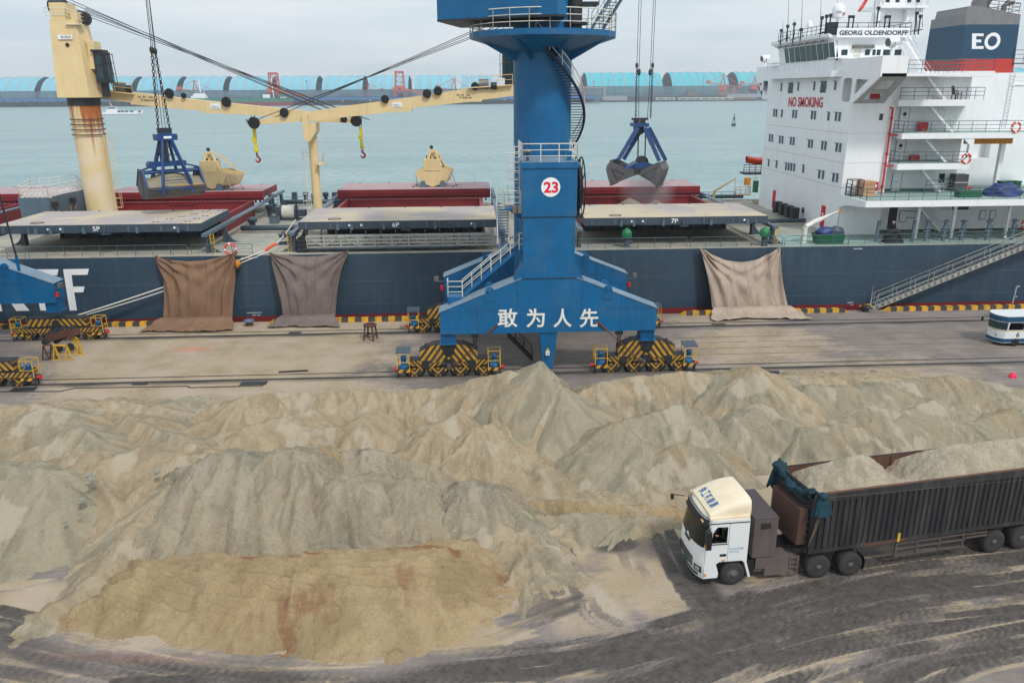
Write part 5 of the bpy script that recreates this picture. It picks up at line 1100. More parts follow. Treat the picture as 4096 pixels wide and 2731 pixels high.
# signal mast
ms = MB(W); q = D(3548, 100, 84); mx_ = q[0]; ms.frust([(mx_-1.25, 82.8, 23.85), (mx_+1.15, 82.8, 23.85), (mx_+1.15, 85.2, 23.85), (mx_-1.25, 85.2, 23.85)], [(mx_-1.0, 83, 33), (mx_+.9, 83, 33), (mx_+.9, 85, 33), (mx_-1.0, 85, 33)])
zp = D(3548, 38, 83)[2]; ms.box(mx_-2.3, mx_+2.8, 81.6, 86.2, zp, zp+.25); ms.prism([(mx_+1.0, 82.2, zp-1.2), (mx_+2.7, 82.2, zp), (mx_+1.0, 82.2, zp)], (0, 1.6, 0)); ms.prism([(mx_-2.3, 82.2, zp), (mx_-1.2, 82.2, zp-.7), (mx_-1.2, 82.2, zp)], (0, 1.6, 0))
ms.bar((mx_-2.0, 82, 23.9), (mx_-2.0, 82, zp+4), .22); ms.bar((mx_+2.2, 82, 23.9), (mx_+2.6, 82, zp+5), .2)
for e in (1.5, 1.9): ms.bar((mx_+e, 82.6, 23.9), (mx_+e+.2, 82.6, zp), .05)
for k in range(16): ms.bar((mx_+1.5, 82.6, 24.1+k*.35), (mx_+1.9, 82.6, 24.1+k*.35), .04)
ms.rail([(mx_-2.2, 85.9, zp+.25), (mx_-2.2, 81.7, zp+.25), (mx_+2.7, 81.7, zp+.25), (mx_+2.7, 85.9, zp+.25)], 1.1, .03, 1.0, 3, 4); ms.m(M['dark'])
for e in (-1.6, -.6, .6, 1.5): ms.box(mx_+e, mx_+e+.3, 81.55, 81.8, zp+.5, zp+.95)
ms.build('signal_mast', ship)
# funnel
Yn, Yf = 80.0, 86.8
def band(z0, z1, mat, m_):
    f_ = lambda z: (49.2-(z-20.4)*.065, 54.65-(z-20.4)*.05, (z-20.4)*.14)
    a0, b0, t0 = f_(z0); a1, b1, t1 = f_(z1); m_.m(mat)
    m_.frust([(a0, Yn, z0), (b0, Yn, z0), (b0, Yf-t0, z0), (a0, Yf-t0, z0)], [(a1, Yn, z1), (b1, Yn, z1), (b1, Yf-t1, z1), (a1, Yf-t1, z1)])
fn = MB(M['red']); band(20.46, 21.78, paint('funnel_red', srgb(196, 62, 56), .5, .05), fn); band(21.78, 24.95, paint('funnel_navy', srgb(34, 72, 98), .5, .05), fn)
band(24.95, 25.85, M['steel'], fn); fg = paint('funnel_grey', srgb(128, 128, 130), .5, .06, srgb(90, 88, 88), .5); fn.m(fg)
fn.mats[fn.mats.index(M['steel'])] = fg
fn.prism([(48.85, Yn, 25.85), (54.38, Yn, 25.85), (49.6, Yn, 26.7), (48.95, Yn, 26.6)], (0, 5.4, 0)); fno = fn.build('funnel', ship)
t = MB(W)
def fe(x, y): p = c4(x, y, Yn-.02); return (p[0], Yn-.02, p[2])
t.prism([fe(*q) for q in ((1875, 310), (1980, 310), (1980, 335), (1912, 335), (1912, 366), (1958, 366), (1958, 392), (1912, 392), (1912, 427), (1980, 425), (1978, 452), (1873, 452))], (0, .04, 0))
ce = fe(2062, 381); R1, R2 = (fe(2134, 381)[0]-fe(1990, 381)[0])/2, (fe(2134, 381)[0]-fe(1990, 381)[0])/2*.60
th = np.linspace(0, 2*math.pi, 33)
for a, b in zip(th[:-1], th[1:]): t.prism([(ce[0]+R1*math.cos(a), ce[1], ce[2]+R1*math.sin(a)), (ce[0]+R1*math.cos(b), ce[1], ce[2]+R1*math.sin(b)), (ce[0]+R2*math.cos(b), ce[1], ce[2]+R2*math.sin(b)), (ce[0]+R2*math.cos(a), ce[1], ce[2]+R2*math.sin(a))], (0, .04, 0))
t.build('funnel_lettering', fno)
t = MB(M['steel']); q = c4(1945, 75, 82.5); t.tube([(q[0], 82.5, 25.4), (q[0], 82.5, q[2]+.4), (q[0]+.5, 82.5, q[2]+1.3), (q[0]+1.6, 82.5, q[2]+1.9), (q[0]+2.6, 82.5, q[2]+1.9)], .85, 16); q = c4(2160, 110, 82); t.tube([(q[0], 82, 25.2), (q[0], 82, q[2]+.5), (q[0]+.4, 82, q[2]+.9), (q[0]+.9, 82, q[2]+.9)], .25, 10); t.build('exhaust_pipe', fno)
t = MB(M['dark']); t.rail([(51, 80.2, 26.2), (54.3, 80.2, 25.9), (54.3, 86, 25.9)], 1.0, .03, 1.1, 3, 4); t.build('funnel_railing', fno)
t = MB(GR); q = c4(2245, 580, 80); t.box(q[0], q[0]+4, 79.8, 81, q[2]-.1, q[2]); t.rail([(q[0], 79.9, q[2]), (q[0]+4, 79.9, q[2])], 1.2, .03, 1.0, 3, 4); q = c4(2270, 775, 80); t.m(W).box(q[0]-.5, q[0]+4, 79.8, 81, q[2]-.1, q[2]); t.rail([(q[0]-.4, 79.9, q[2]), (q[0]+4, 79.9, q[2])], 1.1, .03, 1.0, 3, 4)
x_ = c4(2195, 900, 79.9)[0]
for e in (0, .42): t.bar((x_+e, 79.82, 15.2), (x_+e, 79.82, 20.4), .05)
for k in range(16): t.bar((x_, 79.82, 15.4+k*.32), (x_+.42, 79.82, 15.4+k*.32), .04)
t.build('casing_ladder', ship)
# aft deck fittings
fr = []
for cx, cy, wd in ((695, 590, 0), (1085, 590, 0), (1240, 560, 1), (1435, 548, 1), (1630, 540, 1), (1915, 528, 1), (2190, 512, 1)):
    q = c3(cx, cy, 69.6); m_ = MB(M['slate_light']); m_.bar((q[0], 69.6, DK+.04), (q[0]+.05, 69.6, DK+2.0), .24, .2)
    if wd:
        for z in (1.85, 1.0, .55): m_.bar((q[0]-.35, 69.55, DK+z), (q[0]+.35, 69.55, DK+z), .08, .12)
        m_.bar((q[0]-.7, 70, DK+.04), (q[0]-.05, 69.6, DK+1.2), .08); m_.box(q[0]-.2, q[0]+.3, 69.4, 69.5, DK+1.2, DK+1.5)
    m_.build('davit_stand', ship)
q = c3(880, 560, 69); m_ = MB(M['black']); m_.tube([(q[0]+.62*math.cos(t), 69, DK+.62+.52*math.sin(t)) for t in np.linspace(0, 6.283, 21)[:-1]], .26, 10, closed=True); m_.box(q[0]-.8, q[0]+.9, 68.7, 69.4, DK+.04, DK+.3); m_.build('fairlead', ship)
dv = MB(M['white_rail']); q = D(3213, 982, 69.5); dv.cyl((q[0], 69.5, DK+.03), (q[0], 69.5, DK+1.5), .22, 12); tip = D(3358, 843, 71.5); e0 = Vector((q[0], 69.5, DK+1.55)); dv.tube([e0, e0.lerp(Vector(tip), .3)+Vector((0, 0, .05)), tip], [.22, .26, .06], 8); dv.m(M['orange']).box(tip[0]-.12, tip[0]+.12, 71.4, 71.6, tip[2]-.15, tip[2]+.1); dv.m(M['rope_wire']).tube([tip, (tip[0], 71.5, DK+1.2)], .02, 4); dv.build('stores_davit', ship)
dv = MB(M['cream']); a, b = D(2857, 765, 97), D(2942, 714, 97); dv.tube([a, b], [.16, .08], 8); dv.cyl((a[0], 97, DK), (a[0], 97, a[2]+.1), .18, 8); dv.m(M['rope_wire']).tube([b, (b[0], 97, DK+1)], .02, 4); dv.build('stores_davit', ship)
ch = MB(M['yellow']); 
for k in range(4):
    q = D(3000+k*110 if k else 2990, 812+k*22, 72); a = G(3040+k*75, 815+k*19, DK); ch.box(a[0]-.9, a[0]+.9, a[1]-.5, a[1]-.42, DK+.25, DK+.33); ch.box(a[0]-.9, a[0]+.9, a[1]+.42, a[1]+.5, DK+.25, DK+.33); ch.m(M['slate']).box(a[0]-.9, a[0]+.9, a[1]-.42, a[1]+.42, DK+.25, DK+.3); ch.m(M['yellow'])
    for e in (-.85, .85): ch.bar((a[0]+e, a[1]-.46, DK+.03), (a[0]+e, a[1]-.46, DK+.25), .06)
ch.build('deck_walkway', ship)
pg = MB(M['orange']); q = G(2965, 790, DK); pg.rail([(q[0]-1, q[1]-.5, DK+.4), (q[0]+1, q[1]-.5, DK+.4), (q[0]+1, q[1]+.5, DK+.4)], 1.0, .03, .6, 3, 4); pg.box(q[0]-1, q[0]+1, q[1]-.5, q[1]+.5, DK+.35, DK+.4); pg.build('deck_platform', ship)
q = G(3020, 770, DK); m_ = MB(M['green']); m_.box(q[0]-.3, q[0]+.3, q[1]-.3, q[1]+.3, DK+.03, DK+1.6); m_.m(M['orange']).box(q[0]-1.6, q[0]-.8, q[1]-.2, q[1]+.2, DK+1, DK+2); m_.m(M['white_rail']).bar((q[0], q[1], DK+1.5), (q[0], q[1], DK+3.6), .25); m_.build('hose_station', ship)
m_ = MB(M['red']); q = D(3068, 745, 98); m_.tube([(q[0], 98, DK), (q[0], 98, q[2]), (q[0]+.7, 98, q[2]+.5)], .16, 8); m_.build('fire_monitor', ship)
# rescue boat on the far side
lb = MB(M['redorange']); q = D(3040, 648, 100.5); P = []
for i in range(9):
    u = i/8; w_ = .75*math.sin(math.pi*min(1, .12+u*.88))**.6; zz = q[2]+.25*(2*u-1)**2
    P.append([(q[0]-1.8+3.6*u, 100.5-w_, zz+.3), (q[0]-1.8+3.6*u, 100.5-w_*.6, zz-.2), (q[0]-1.8+3.6*u, 100.5, zz-.35), (q[0]-1.8+3.6*u, 100.5+w_*.6, zz-.2), (q[0]-1.8+3.6*u, 100.5+w_, zz+.3), (q[0]-1.8+3.6*u, 100.5, zz+.55), (q[0]-1.8+3.6*u, 100.5-w_, zz+.3)])
lb.grid(P); tag(lb.build('rescue_boat'), 'small orange rescue boat cradled behind the far end of the white accommodation block', 'boat')
m_ = MB(M['dark']); m_.rail([(q[0]-2.2, 100, q[2]-1.3), (q[0]+1.5, 100, q[2]-1.3)], 1.0, .04, .8, 3, 4); m_.box(q[0]-2.2, q[0]+3, 99.5, 101.5, q[2]-1.5, q[2]-1.3); m_.build('boat_cradle', ship)
# loose things on the ship
def lifebuoy(x, y, z, lab, r=.36):
    m_ = MB(M['redorange']); 
    for k in range(4):
        a0 = k*math.pi/2+.25; m_.m(M['redorange']).tube([(x+r*math.cos(t), y, z+r*math.sin(t)) for t in np.linspace(a0, a0+1.25, 7)], .085, 8); m_.m(W).tube([(x+r*math.cos(t), y, z+r*math.sin(t)) for t in np.linspace(a0+1.25, a0+1.571, 4)], .087, 8)
    tag(m_.build('lifebuoy'), lab, 'lifebuoy', 'lifebuoys hung on the ship rails')
q = c2(1527, 780, 72.3); lifebuoy(q[0], 72.0, q[2], 'orange lifebuoy beside the dark recess on the lower white balcony', .42); q = c2(2210, 365, 72); lifebuoy(q[0], 71.95, q[2], 'orange lifebuoy on the upper balcony rail near the right margin', .42)
q = D(922, 996, 68.2); lifebuoy(q[0], 68.15, q[2], 'orange lifebuoy hung above the brown tarpaulin on the ship rail', .46); q = c3(2310, 370, 72); lifebuoy(q[0], 71.5, q[2], 'orange lifebuoy on the lowest deck by the gangway head', .42)
q = c2(1590, 1300, 70); m_ = MB(M['green']); m_.box(q[0]-1.1, q[0]+1.0, 69.7, 70.6, 9.5, 10.1); m_.m(M['red']); tt = [(q[0]+.3*math.cos(t), 70.2+.3*math.sin(t), 10.35) for t in np.linspace(0, 6.283, 13)[:-1]]; m_.tube(tt, .06, 5, closed=True); m_.cyl((q[0], 70.2, 10.1), (q[0], 70.2, 10.35), .06, 6); tag(m_.build('valve_chest'), 'green chest with a red hand wheel on the white upper deck', 'chest')
for k in range(3):
    q = c2(2050+k*82, 1130, 72.2); m_ = MB(M['green']); m_.frust([(q[0]-.28, 72, 9.5), (q[0]+.28, 72, 9.5), (q[0]+.28, 72.6, 9.5), (q[0]-.28, 72.6, 9.5)], [(q[0]-.36, 71.95, 10.55), (q[0]+.36, 71.95, 10.55), (q[0]+.36, 72.7, 10.55), (q[0]-.36, 72.7, 10.55)]); m_.box(q[0]-.38, q[0]+.38, 71.9, 72.75, 10.56, 10.66)
    tag(m_.build('wheeled_bin'), ['green wheeled bin, leftmost of three behind the blue sheeted heap', 'green wheeled bin, middle of three behind the blue sheeted heap', 'green wheeled bin, rightmost of three behind the blue sheeted heap'][k], 'bin', 'green bins on the upper deck')
def lump(name, lab, cat, c, sx, sy, sz, mat, seed, n=14):
    m_ = MB(mat); P = []
    for i in range(n+1):
        a = math.pi*.5*i/n; row = []
        for j in range(n*2):
            t = 2*math.pi*j/(n*2); r = math.sin(a)**.6 if a > 0 else .001; k = 1+.28*(mnoise.noise(Vector((math.cos(t)*1.7+seed, math.sin(t)*1.7, a*2)))); row.append((c[0]+sx*r*k*math.cos(t), c[1]+sy*r*k*math.sin(t), c[2]+sz*math.cos(a)*(1+.3*mnoise.noise(Vector((t*1.5, a*3, seed))))))
        row.append(row[0]); P.append(row)
    m_.grid(P); return tag(m_.build(name), lab, cat)
bl = paint('blue_sheet', srgb(30, 52, 110), .5, .2); q = c2(2070, 1260, 70.3); lump('covered_heap', 'blue tarpaulin heap in front of the green bins on the upper deck', 'tarpaulin', (q[0], 70.6, 9.5), 1.7, .9, 1.1, bl, 3.3)
q = c2(185, 1220, 72.2); m_ = MB(paint('crate_wood', srgb(190, 150, 115), .8, .12, srgb(150, 110, 80), .5)); m_.box(q[0]-.62, q[0]+.62, 71.4, 72.6, 9.55, 10.85)
for z in (9.5, 10.1, 10.6): m_.box(q[0]-.64, q[0]+.64, 71.36, 71.4, z, z+.12)
tag(m_.build('wooden_crate'), 'pale wooden crate beside the red hose box on the upper deck', 'crate')
q = c2(60, 1215, 71.6); m_ = MB(M['dark'])
for xx in (-.55, .55):
    for yy in (-.5, .5): m_.bar((q[0]+xx, 71.6+yy, 9.5), (q[0]+xx, 71.6+yy, 11.0), .07)
for z in (9.6, 10.3, 11.0):
    for e in (-.5, .5): m_.bar((q[0]-.55, 71.6+e, z), (q[0]+.55, 71.6+e, z), .06)
    for e in (-.55, .55): m_.bar((q[0]+e, 71.1, z), (q[0]+e, 72.1, z), .06)
tag(m_.build('steel_cage'), 'empty dark steel cage at the corner of the white upper deck', 'cage')
q = c2(1455, 1150, 74.5); m_ = MB(M['grey_shell']); m_.box(q[0]-.65, q[0]+.65, 74.2, 75.2, 9.5, 11.1); m_.m(M['white_rail']).box(q[0]-.66, q[0]+.66, 74.18, 75.22, 10.3, 10.36); tag(m_.build('wrapped_pallet'), 'grey wrapped pallet at the mouth of the dark recess', 'pallet')
q = c4(1730, 890, 73.2); m_ = MB(paint('brown_wicker', srgb(74, 40, 34), .6, .1)); m_.box(q[0]-.3, q[0]+.3, 72.9, 73.5, 18.45, 18.52)
for a, b in ((-.28, 72.92), (.28, 72.92), (-.28, 73.48), (.28, 73.48)): m_.bar((q[0]+a, b, 18.02), (q[0]+a, b, 18.7 if a > 0 else 18.46), .06)
m_.prism([(q[0]-.32, 72.95, 18.5), (q[0]-.32, 73.45, 18.5), (q[0]-.5, 73.42, 19.15), (q[0]-.5, 73.2, 19.25), (q[0]-.5, 72.98, 19.15)], (.05, 0, 0))
for yy in (72.93, 73.47): m_.bar((q[0]-.38, yy, 18.8), (q[0]+.3, yy, 18.7), .05)
tag(m_.build('armchair'), 'brown round-backed armchair on the topmost white balcony', 'chair')
def dbin(k):
    q = XP(3110+k*23, 815+k*8, 34.3); m_ = MB(M['dark']); x = q[0]; y = q[1]; m_.box(x-.35, x+.35, y-.42, y+.42, DK+.35, DK+1.5); m_.box(x-.4, x+.4, y-.46, y+.46, DK+1.5, DK+1.58); return m_.build('deck_bin')
for k in range(4): tag(dbin(k), ['dark lidded bin farthest from the quay against the white front wall', 'dark lidded bin, second in the row against the white front wall', 'dark lidded bin, third in the row against the white front wall', 'dark lidded bin nearest the quay against the white front wall'][k], 'bin', 'dark bins by the accommodation front')
sk = MB(M['green']); a, b = c3(30, 590, 69), c3(330, 590, 69); x0, x1 = a[0], b[0]
sk.frust([(x0+.2, 68.7, DK+.04), (x1-.1, 68.7, DK+.04), (x1-.1, 69.9, DK+.04), (x0+.2, 69.9, DK+.04)], [(x0, 68.6, DK+.95), (x1, 68.6, DK+.95), (x1, 70.1, DK+.95), (x0, 70.1, DK+.95)]); sk.m(M['dark']).box(x0+.08, x1-.08, 68.68, 70.0, DK+.951, DK+.965)
tag(sk.build('waste_skip'), 'open green steel skip at the ship side by the white davit', 'skip')
lump('waste_heap', 'blue and dark refuse piled in the green skip', 'refuse', ((x0*2+x1)/3+.1, 69.3, DK+.97), .9, .5, .55, bl, 1.2, 10); lump('waste_heap', 'grey-green bags piled at the right in the green skip', 'refuse', ((x0+2*x1)/3+.2, 69.3, DK+.97), .75, .5, .6, M['slate'], 5.2, 10)
# ---------------------------------------------------------------- portal cranes on the quay rails
B = M['blue']
def bogie(root, y, cx, flat, tag_):
    """running gear under one corner, built about its own middle so that the hazard chevrons centre on it"""
    def mk(mat): return MB(mat)
    def fin(m_, nm, dx=0, par=None):
        o = m_.build(nm, None, None, 0, loc=(0, 0, 0)); o.parent = par or root; LOC[o] = np.array((0., 0., 0.)); o.location = (cx+dx-LOC[root][0], y-LOC[root][1], 0-LOC[root][2]) if par is None else (dx, 0, 0); return o
    m_ = mk(M['chev'])
    if not flat:
        q = [(-2.0, 1.0), (-1.6, .78), (-1.2, 1.12), (1.2, 1.12), (1.6, .78), (2.0, 1.0), (2.0, 1.95), (.95, 2.42), (-.95, 2.42), (-2.0, 1.95)]
        m_.prism([(x, -.42, z) for x, z in q], (0, .84, 0)); m_.m(M['dark'])
        for a, b in (((-2.0, 1.95), (-.95, 2.42)), ((-.95, 2.42), (.95, 2.42)), ((.95, 2.42), (2.0, 1.95))): m_.bar((a[0], 0, a[1]+.02), (b[0], 0, b[1]+.02), .9, .05, up=(0, 0, 1))
        m_.prism([(-.55, -.47, 2.42), (.55, -.47, 2.42), (.32, -.47, 1.68), (.15, -.47, 1.55), (-.15, -.47, 1.55), (-.32, -.47, 1.68)], (0, .06, 0)); m_.cyl((0, -.55, 1.9), (0, -.45, 1.9), .2, 12); m_.box(-.28, .28, -.6, -.4, 1.05, 1.35)
        for e in (-1.6, 1.6): m_.prism([(e-.28, -.46, 1.25), (e-.2, -.46, .62), (e+.2, -.46, .62), (e+.28, -.46, 1.25)], (0, .05, 0)); m_.cyl((e, -.54, .88), (e, -.44, .88), .15, 10)
        for e in (-1.5, 1.4): m_.tube([(e+.12*math.cos(t), -.2, 2.3+.14*math.sin(t)) for t in np.linspace(0, 6.283, 9)[:-1]], .045, 5, closed=True)
    else:
        m_.box(-2.3, 2.3, -.4, .4, 1.2, 1.85); m_.m(M['dark']).box(-2.35, 2.35, -.45, .45, 1.85, 1.9); m_.cyl((0, -.5, 1.45), (0, -.42, 1.45), .3, 14); m_.box(-.6, .6, -.42, .42, .8, 1.3)
    eo = fin(m_, 'bogie')
    for e in (-1.6, 1.6):
        m_ = mk(M['vee'])
        if not flat:
            q = [(-1.15, 1.28), (-1.15, .88), (-.6, .82), (-.25, .55), (.25, .55), (.6, .82), (1.15, .88), (1.15, 1.28)]
            m_.prism([(x, -.36, z) for x, z in q], (0, .72, 0)); m_.m(M['dark']).box(-1.18, 1.18, -.4, .4, 1.28, 1.32)
        else: m_.box(-1.75 if e < 0 else -1.1, 1.1 if e < 0 else 1.75, -.5, .5, .72, 1.1); m_.m(M['dark']).box(-1.78 if e < 0 else -1.13, 1.13 if e < 0 else 1.78, -.53, .53, 1.1, 1.14)
        fin(m_, 'equaliser_beam', e, eo)
        for d in (-.82, .82):
            m_ = mk(M['vee']); x = 0
            q = [(-.62, .70), (-.62, .48), (-.25, .18), (-.2, .06), (.2, .06), (.25, .18), (.62, .48), (.62, .70)]
            m_.prism([(a, -.30, z) for a, z in q], (0, .6, 0)); m_.m(M['dark']).box(-.64, .64, -.33, .33, .70, .74); m_.box(-.16, .16, -.2, .2, .72, .95)
            for w_ in (-.36, .36): m_.cyl((w_, -.36, .33), (w_, -.30, .33), .17, 12)
            fin(m_, 'wheel_truck', e+d, eo)
            for w_ in (-.37, .37):
                m_ = mk(M['dark']); m_.lathe([(.30, -.12), (.345, -.12), (.345, .06), (.29, .08), (.29, .14), (.12, .15)], (0, 0, .36), 'y', 16); m_.cyl((0, -.3, .36), (0, .3, .36), .08, 8)
                fin(m_, 'rail_wheel', e+d+w_, eo)
    for sg in (-1, 1):
        m_ = mk(M['dark']); xx = sg*3.15; m_.box(xx-.45, xx+.45, -.45, .45, .52, .62); m_.m(M['diag']).box(xx-.45, xx+.45, -.46, -.43, .42, .64); m_.m(M['dark']); m_.bar((sg*3.55, 0, .62), (sg*3.55, 0, .05), .1); m_.bar((sg*3.55, -.35, .55), (sg*3.55, -.35, .02), .07); m_.box(xx-.5 if sg > 0 else xx+.1, xx-.1 if sg > 0 else xx+.5, -.35, .35, .35, .6)
        fin(m_, 'drive_platform', 0, eo)
        m_ = mk(M['blue']); m_.lathe([(.26, .62), (.26, .85), (.18, .9), (.18, 1.35), (.2, 1.36), (.2, 1.5), (.05, 1.53)], (xx, -.1, 0), 'z', 14); m_.cyl((xx-.3*sg, -.1, .78), (xx-.05*sg, -.1, .78), .22, 12); m_.box(xx-.3, xx+.2, -.32, .12, .62, .8); fin(m_, 'travel_motor', 0, eo)
        m_ = mk(M['yellow']); c4_ = [(xx-.42, -.42), (xx+.42, -.42), (xx+.42, .42), (xx-.42, .42)]
        top = 1.85
        for a, b in c4_: m_.bar((a, b, .6), (a, b, top), .045)
        for z in (1.15, top):
            for k in range(4): m_.bar((*c4_[k], z), (*c4_[(k+1) % 4], z), .04)
        if tag_ in (sg, 2): m_.m(M['slate']).prism([(xx-.5, -.52, 1.86), (xx+.5, -.52, 1.86), (xx+.5, .5, 1.98), (xx-.5, .5, 1.98)], (0, 0, .05))
        fin(m_, 'motor_guard', 0, eo)
        m_ = mk(M['red']); m_.cyl((sg*3.6, -.1, .58), (sg*3.85, -.1, .58), .13, 12); fin(m_, 'buffer', 0, eo)
    return eo
def beam(root, y0, y1, cx, lab=None):
    q = [(-7.4, 3.22), (7.4, 3.22), (7.4, 4.80), (1.9, 7.0), (-1.9, 7.0), (-7.4, 4.80)]
    m_ = MB(B); m_.prism([(cx+x, y0, z) for x, z in q], (0, y1-y0, 0))
    for e in (-6.9, 6.9):
        m_.box(cx+e-.5, cx+e+.5, y0+.2, y1-.2, 2.45, 3.22); m_.box(cx+e-.6, cx+e+.6, y0+.1, y1-.1, 2.42, 2.5)
        for k in range(5): m_.box(cx+e-.45+k*.2, cx+e-.42+k*.2, y0+.12, y0+.2, 2.5, 3.22)
    o = m_.build('portal_beam', root, lab, .02)
    m_ = MB(M['dark'])
    for x, z0_, z1_ in ((-4.9, 3.24, 5.75), (-2.2, 3.24, 6.8), (2.2, 3.24, 6.8), (4.9, 3.24, 5.75)): m_.box(cx+x, cx+x+.018, y0-.004, y0+.01, z0_, z1_)
    m_.box(cx-7.38, cx+7.38, y0-.004, y0+.01, 4.78, 4.795); m_.build('weld_seam', root)
    m_ = MB(M['blue_pale'])
    for sg in (-1, 1): m_.bar((cx+sg*7.48, (y0+y1)/2, 4.79), (cx+sg*1.85, (y0+y1)/2, 7.04), y1-y0+.1, .05)
    m_.pieces('beam_top_plate', root)
    m_ = MB(B)
    for e, z in ((-4.0, 6.18), (4.0, 6.18)):
        for yy in (y0-.05, y1-.05): m_.prism([(cx+e-.3, yy, z-.7), (cx+e+.3, yy, z-.7), (cx+e+.3, yy, z)]+[(cx+e+.3*math.cos(t), yy, z+.3*math.sin(t)) for t in np.linspace(.2, 2.9, 6)]+[(cx+e-.3, yy, z)], (0, .1, 0)); m_.cyl((cx+e, yy-.06, z), (cx+e, yy+.16, z), .12, 10)
    for p_ in m_.pieces('lifting_lug', root): pass
    return o
def portal_crane(cx, full, label):
    root = thing('portal_crane', label, 'crane', (cx, 57, 0), 'blue portal cranes on the quay rails')
    fb = beam(root, 51.0, 52.5, cx); beam(root, 61.55, 63.05, cx)
    for y in (51.75, 62.3):
        for e, t in ((-6.9, -1), (6.9, 1)): bogie(root, y, cx+e, not full, t if full else 0)
    m_ = MB(B); m_.box(cx-1.7, cx+1.7, 52.5, 61.55, 3.3, 6.9); m_.build('cross_beam', root)
    ztop = 27 if full else 16
    m_ = MB(B); m_.cyl((cx, 57, 3.3), (cx, 57, ztop), 2.02, 40)
    for z in (8.4, 15.2, 17.1): m_.cyl((cx, 57, z), (cx, 57, z+.03), 2.03, 40)
    m_.build('tower', root)
    m_ = MB(B); m_.box(cx-1.76, cx+1.70, 51.02, 55.2, 7.0, 11.15); m_.box(cx-1.84, cx+1.76, 50.96, 55.4, 11.15, 14.25); m_.prism([(cx-1.76, 51.05, 7.0), (cx-1.76, 51.05, 8.0), (cx-2.4, 51.05, 6.8)], (0, 1.4, 0)); m_.prism([(cx+1.7, 51.05, 7.0), (cx+1.7, 51.05, 8.0), (cx+2.4, 51.05, 6.8)], (0, 1.4, 0))
    if full: m_.box(cx-1.92, cx+1.84, 50.88, 55.6, 14.25, 14.62)
    m_.m(M['dark'])
    for z in (11.15, 7.02): m_.box(cx-1.86, cx+1.78, 50.94, 51.0, z-.02, z+.02)
    col = m_.build('column', root, None, .015)
    if not full:
        m_ = MB(B); q = D(82, 1125, 61.6); m_.bar((q[0], 61.7, 5.2), (q[0], 61.7, q[2]+2), .16); m_.m(M['dark']).bar((q[0], 61.7, q[2]+2), (q[0]-.35, 61.7, q[2]+7), .1); m_.m(B).bar((q[0], 61.7, q[2]+.6), (q[0]-.7, 61.7, q[2]+.4), .08); m_.bar((q[0]-.7, 61.7, q[2]+.4), (q[0]-.7, 61.7, q[2]-.8), .08); m_.build('lamp_pole', root)
    for sg in ((-1, 1) if full else (1,)):
        m_ = MB(M['steel']); x = cx+sg*7.45; m_.bar((x, 61.6, 4.4), (x+sg*.5, 61.5, 4.45), .07); m_.box(min(x+sg*.4, x+sg*.75), max(x+sg*.4, x+sg*.75), 61.3, 61.6, 4.5, 4.85); m_.m(M['red']).cyl((x+sg*.15, 61.5, 3.75), (x+sg*.15, 61.5, 4.1), .14, 10); m_.build('floodlight', root)
    if not full: return root
    # number disc and slogan
    m_ = MB(M['white']); m_.cyl((cx+.03, 50.955, 13.05), (cx+.03, 50.93, 13.05), .62, 40, smooth=False); d_ = m_.build('number_disc', root)
    m_ = MB(paint('number_red', srgb(222, 34, 58), .5, .03)); text_on(m_, '23', (cx-.43, 50.92, 12.68), (cx+.52, 50.92, 12.68), (cx-.43, 50.92, 13.40), .035); m_.build('number_lettering', d_)
    m_ = MB(paint('lettering_white', srgb(228, 226, 216), .6, .05))
    for ch, x0, x1 in (('敢', 1143, 1189), ('为', 1209, 1251), ('人', 1271, 1313), ('先', 1331, 1374)):
        a, b, u = D(x0*S, 752*S, 50.985), D(x1*S, 750.5*S, 50.985), D(x0*S, 709*S, 50.985); text_on(m_, ch, (a[0], 50.985, a[2]), (b[0], 50.985, a[2]), (a[0], 50.985, u[2]), .018)
    m_.build('slogan_lettering', fb)
    # column top railing, hatch post
    m_ = MB(M['white_rail']); z = 14.62; m_.rail([(cx-1.8, 54.9, z), (cx-1.8, 51.0, z), (cx+1.72, 51.0, z), (cx+1.72, 54.9, z)], 1.15, .035, 1.2, 3, 5); m_.build('column_railing', root)
    m_ = MB(M['blue_pale']); m_.box(cx-1.75, cx+1.68, 51.05, 55, z, z+.012); m_.m(B).box(cx+1.2, cx+1.5, 52, 52.3, z, z+.6); m_.m(M['steel']).lathe([(.1, 0), (.1, .55), (.3, .56), (.3, .68), (.1, .8)], (cx-1.4, 51.9, z), 'z', 10); m_.build('column_deck', root)
    # ring platform, house, top stair
    m_ = MB(B); m_.lathe([(2.02, 22.72), (5.0, 22.72), (5.0, 22.35), (4.8, 22.3), (2.02, 21.4)], (cx, 57, 0), 'z', 20, False); m_.build('ring_platform', root)
    m_ = MB(B)
    for k in range(8):
        t = k*math.pi/4+.3; c, s_ = math.cos(t), math.sin(t); m_.prism([(cx+2.0*c-.05*s_, 57+2.0*s_+.05*c, 20.9), (cx+2.0*c-.05*s_, 57+2.0*s_+.05*c, 22), (cx+4.6*c-.05*s_, 57+4.6*s_+.05*c, 22.25)], (.1*s_, -.1*c, 0))
    m_.pieces('platform_bracket', root, None, 0)
    m_ = MB(M['white_rail']); ring = [(cx+4.95*math.cos(t), 57+4.95*math.sin(t), 22.72) for t in np.linspace(0, 6.283, 25)]; m_.rail(ring, 1.2, .035, 1.3, 3, 5); m_.build('platform_railing', root)
    z0 = 24.35; A = D(1749, 80, 55.6); A2 = D(2229, 57, 51.6); z0 = (A[2]+A2[2])/2
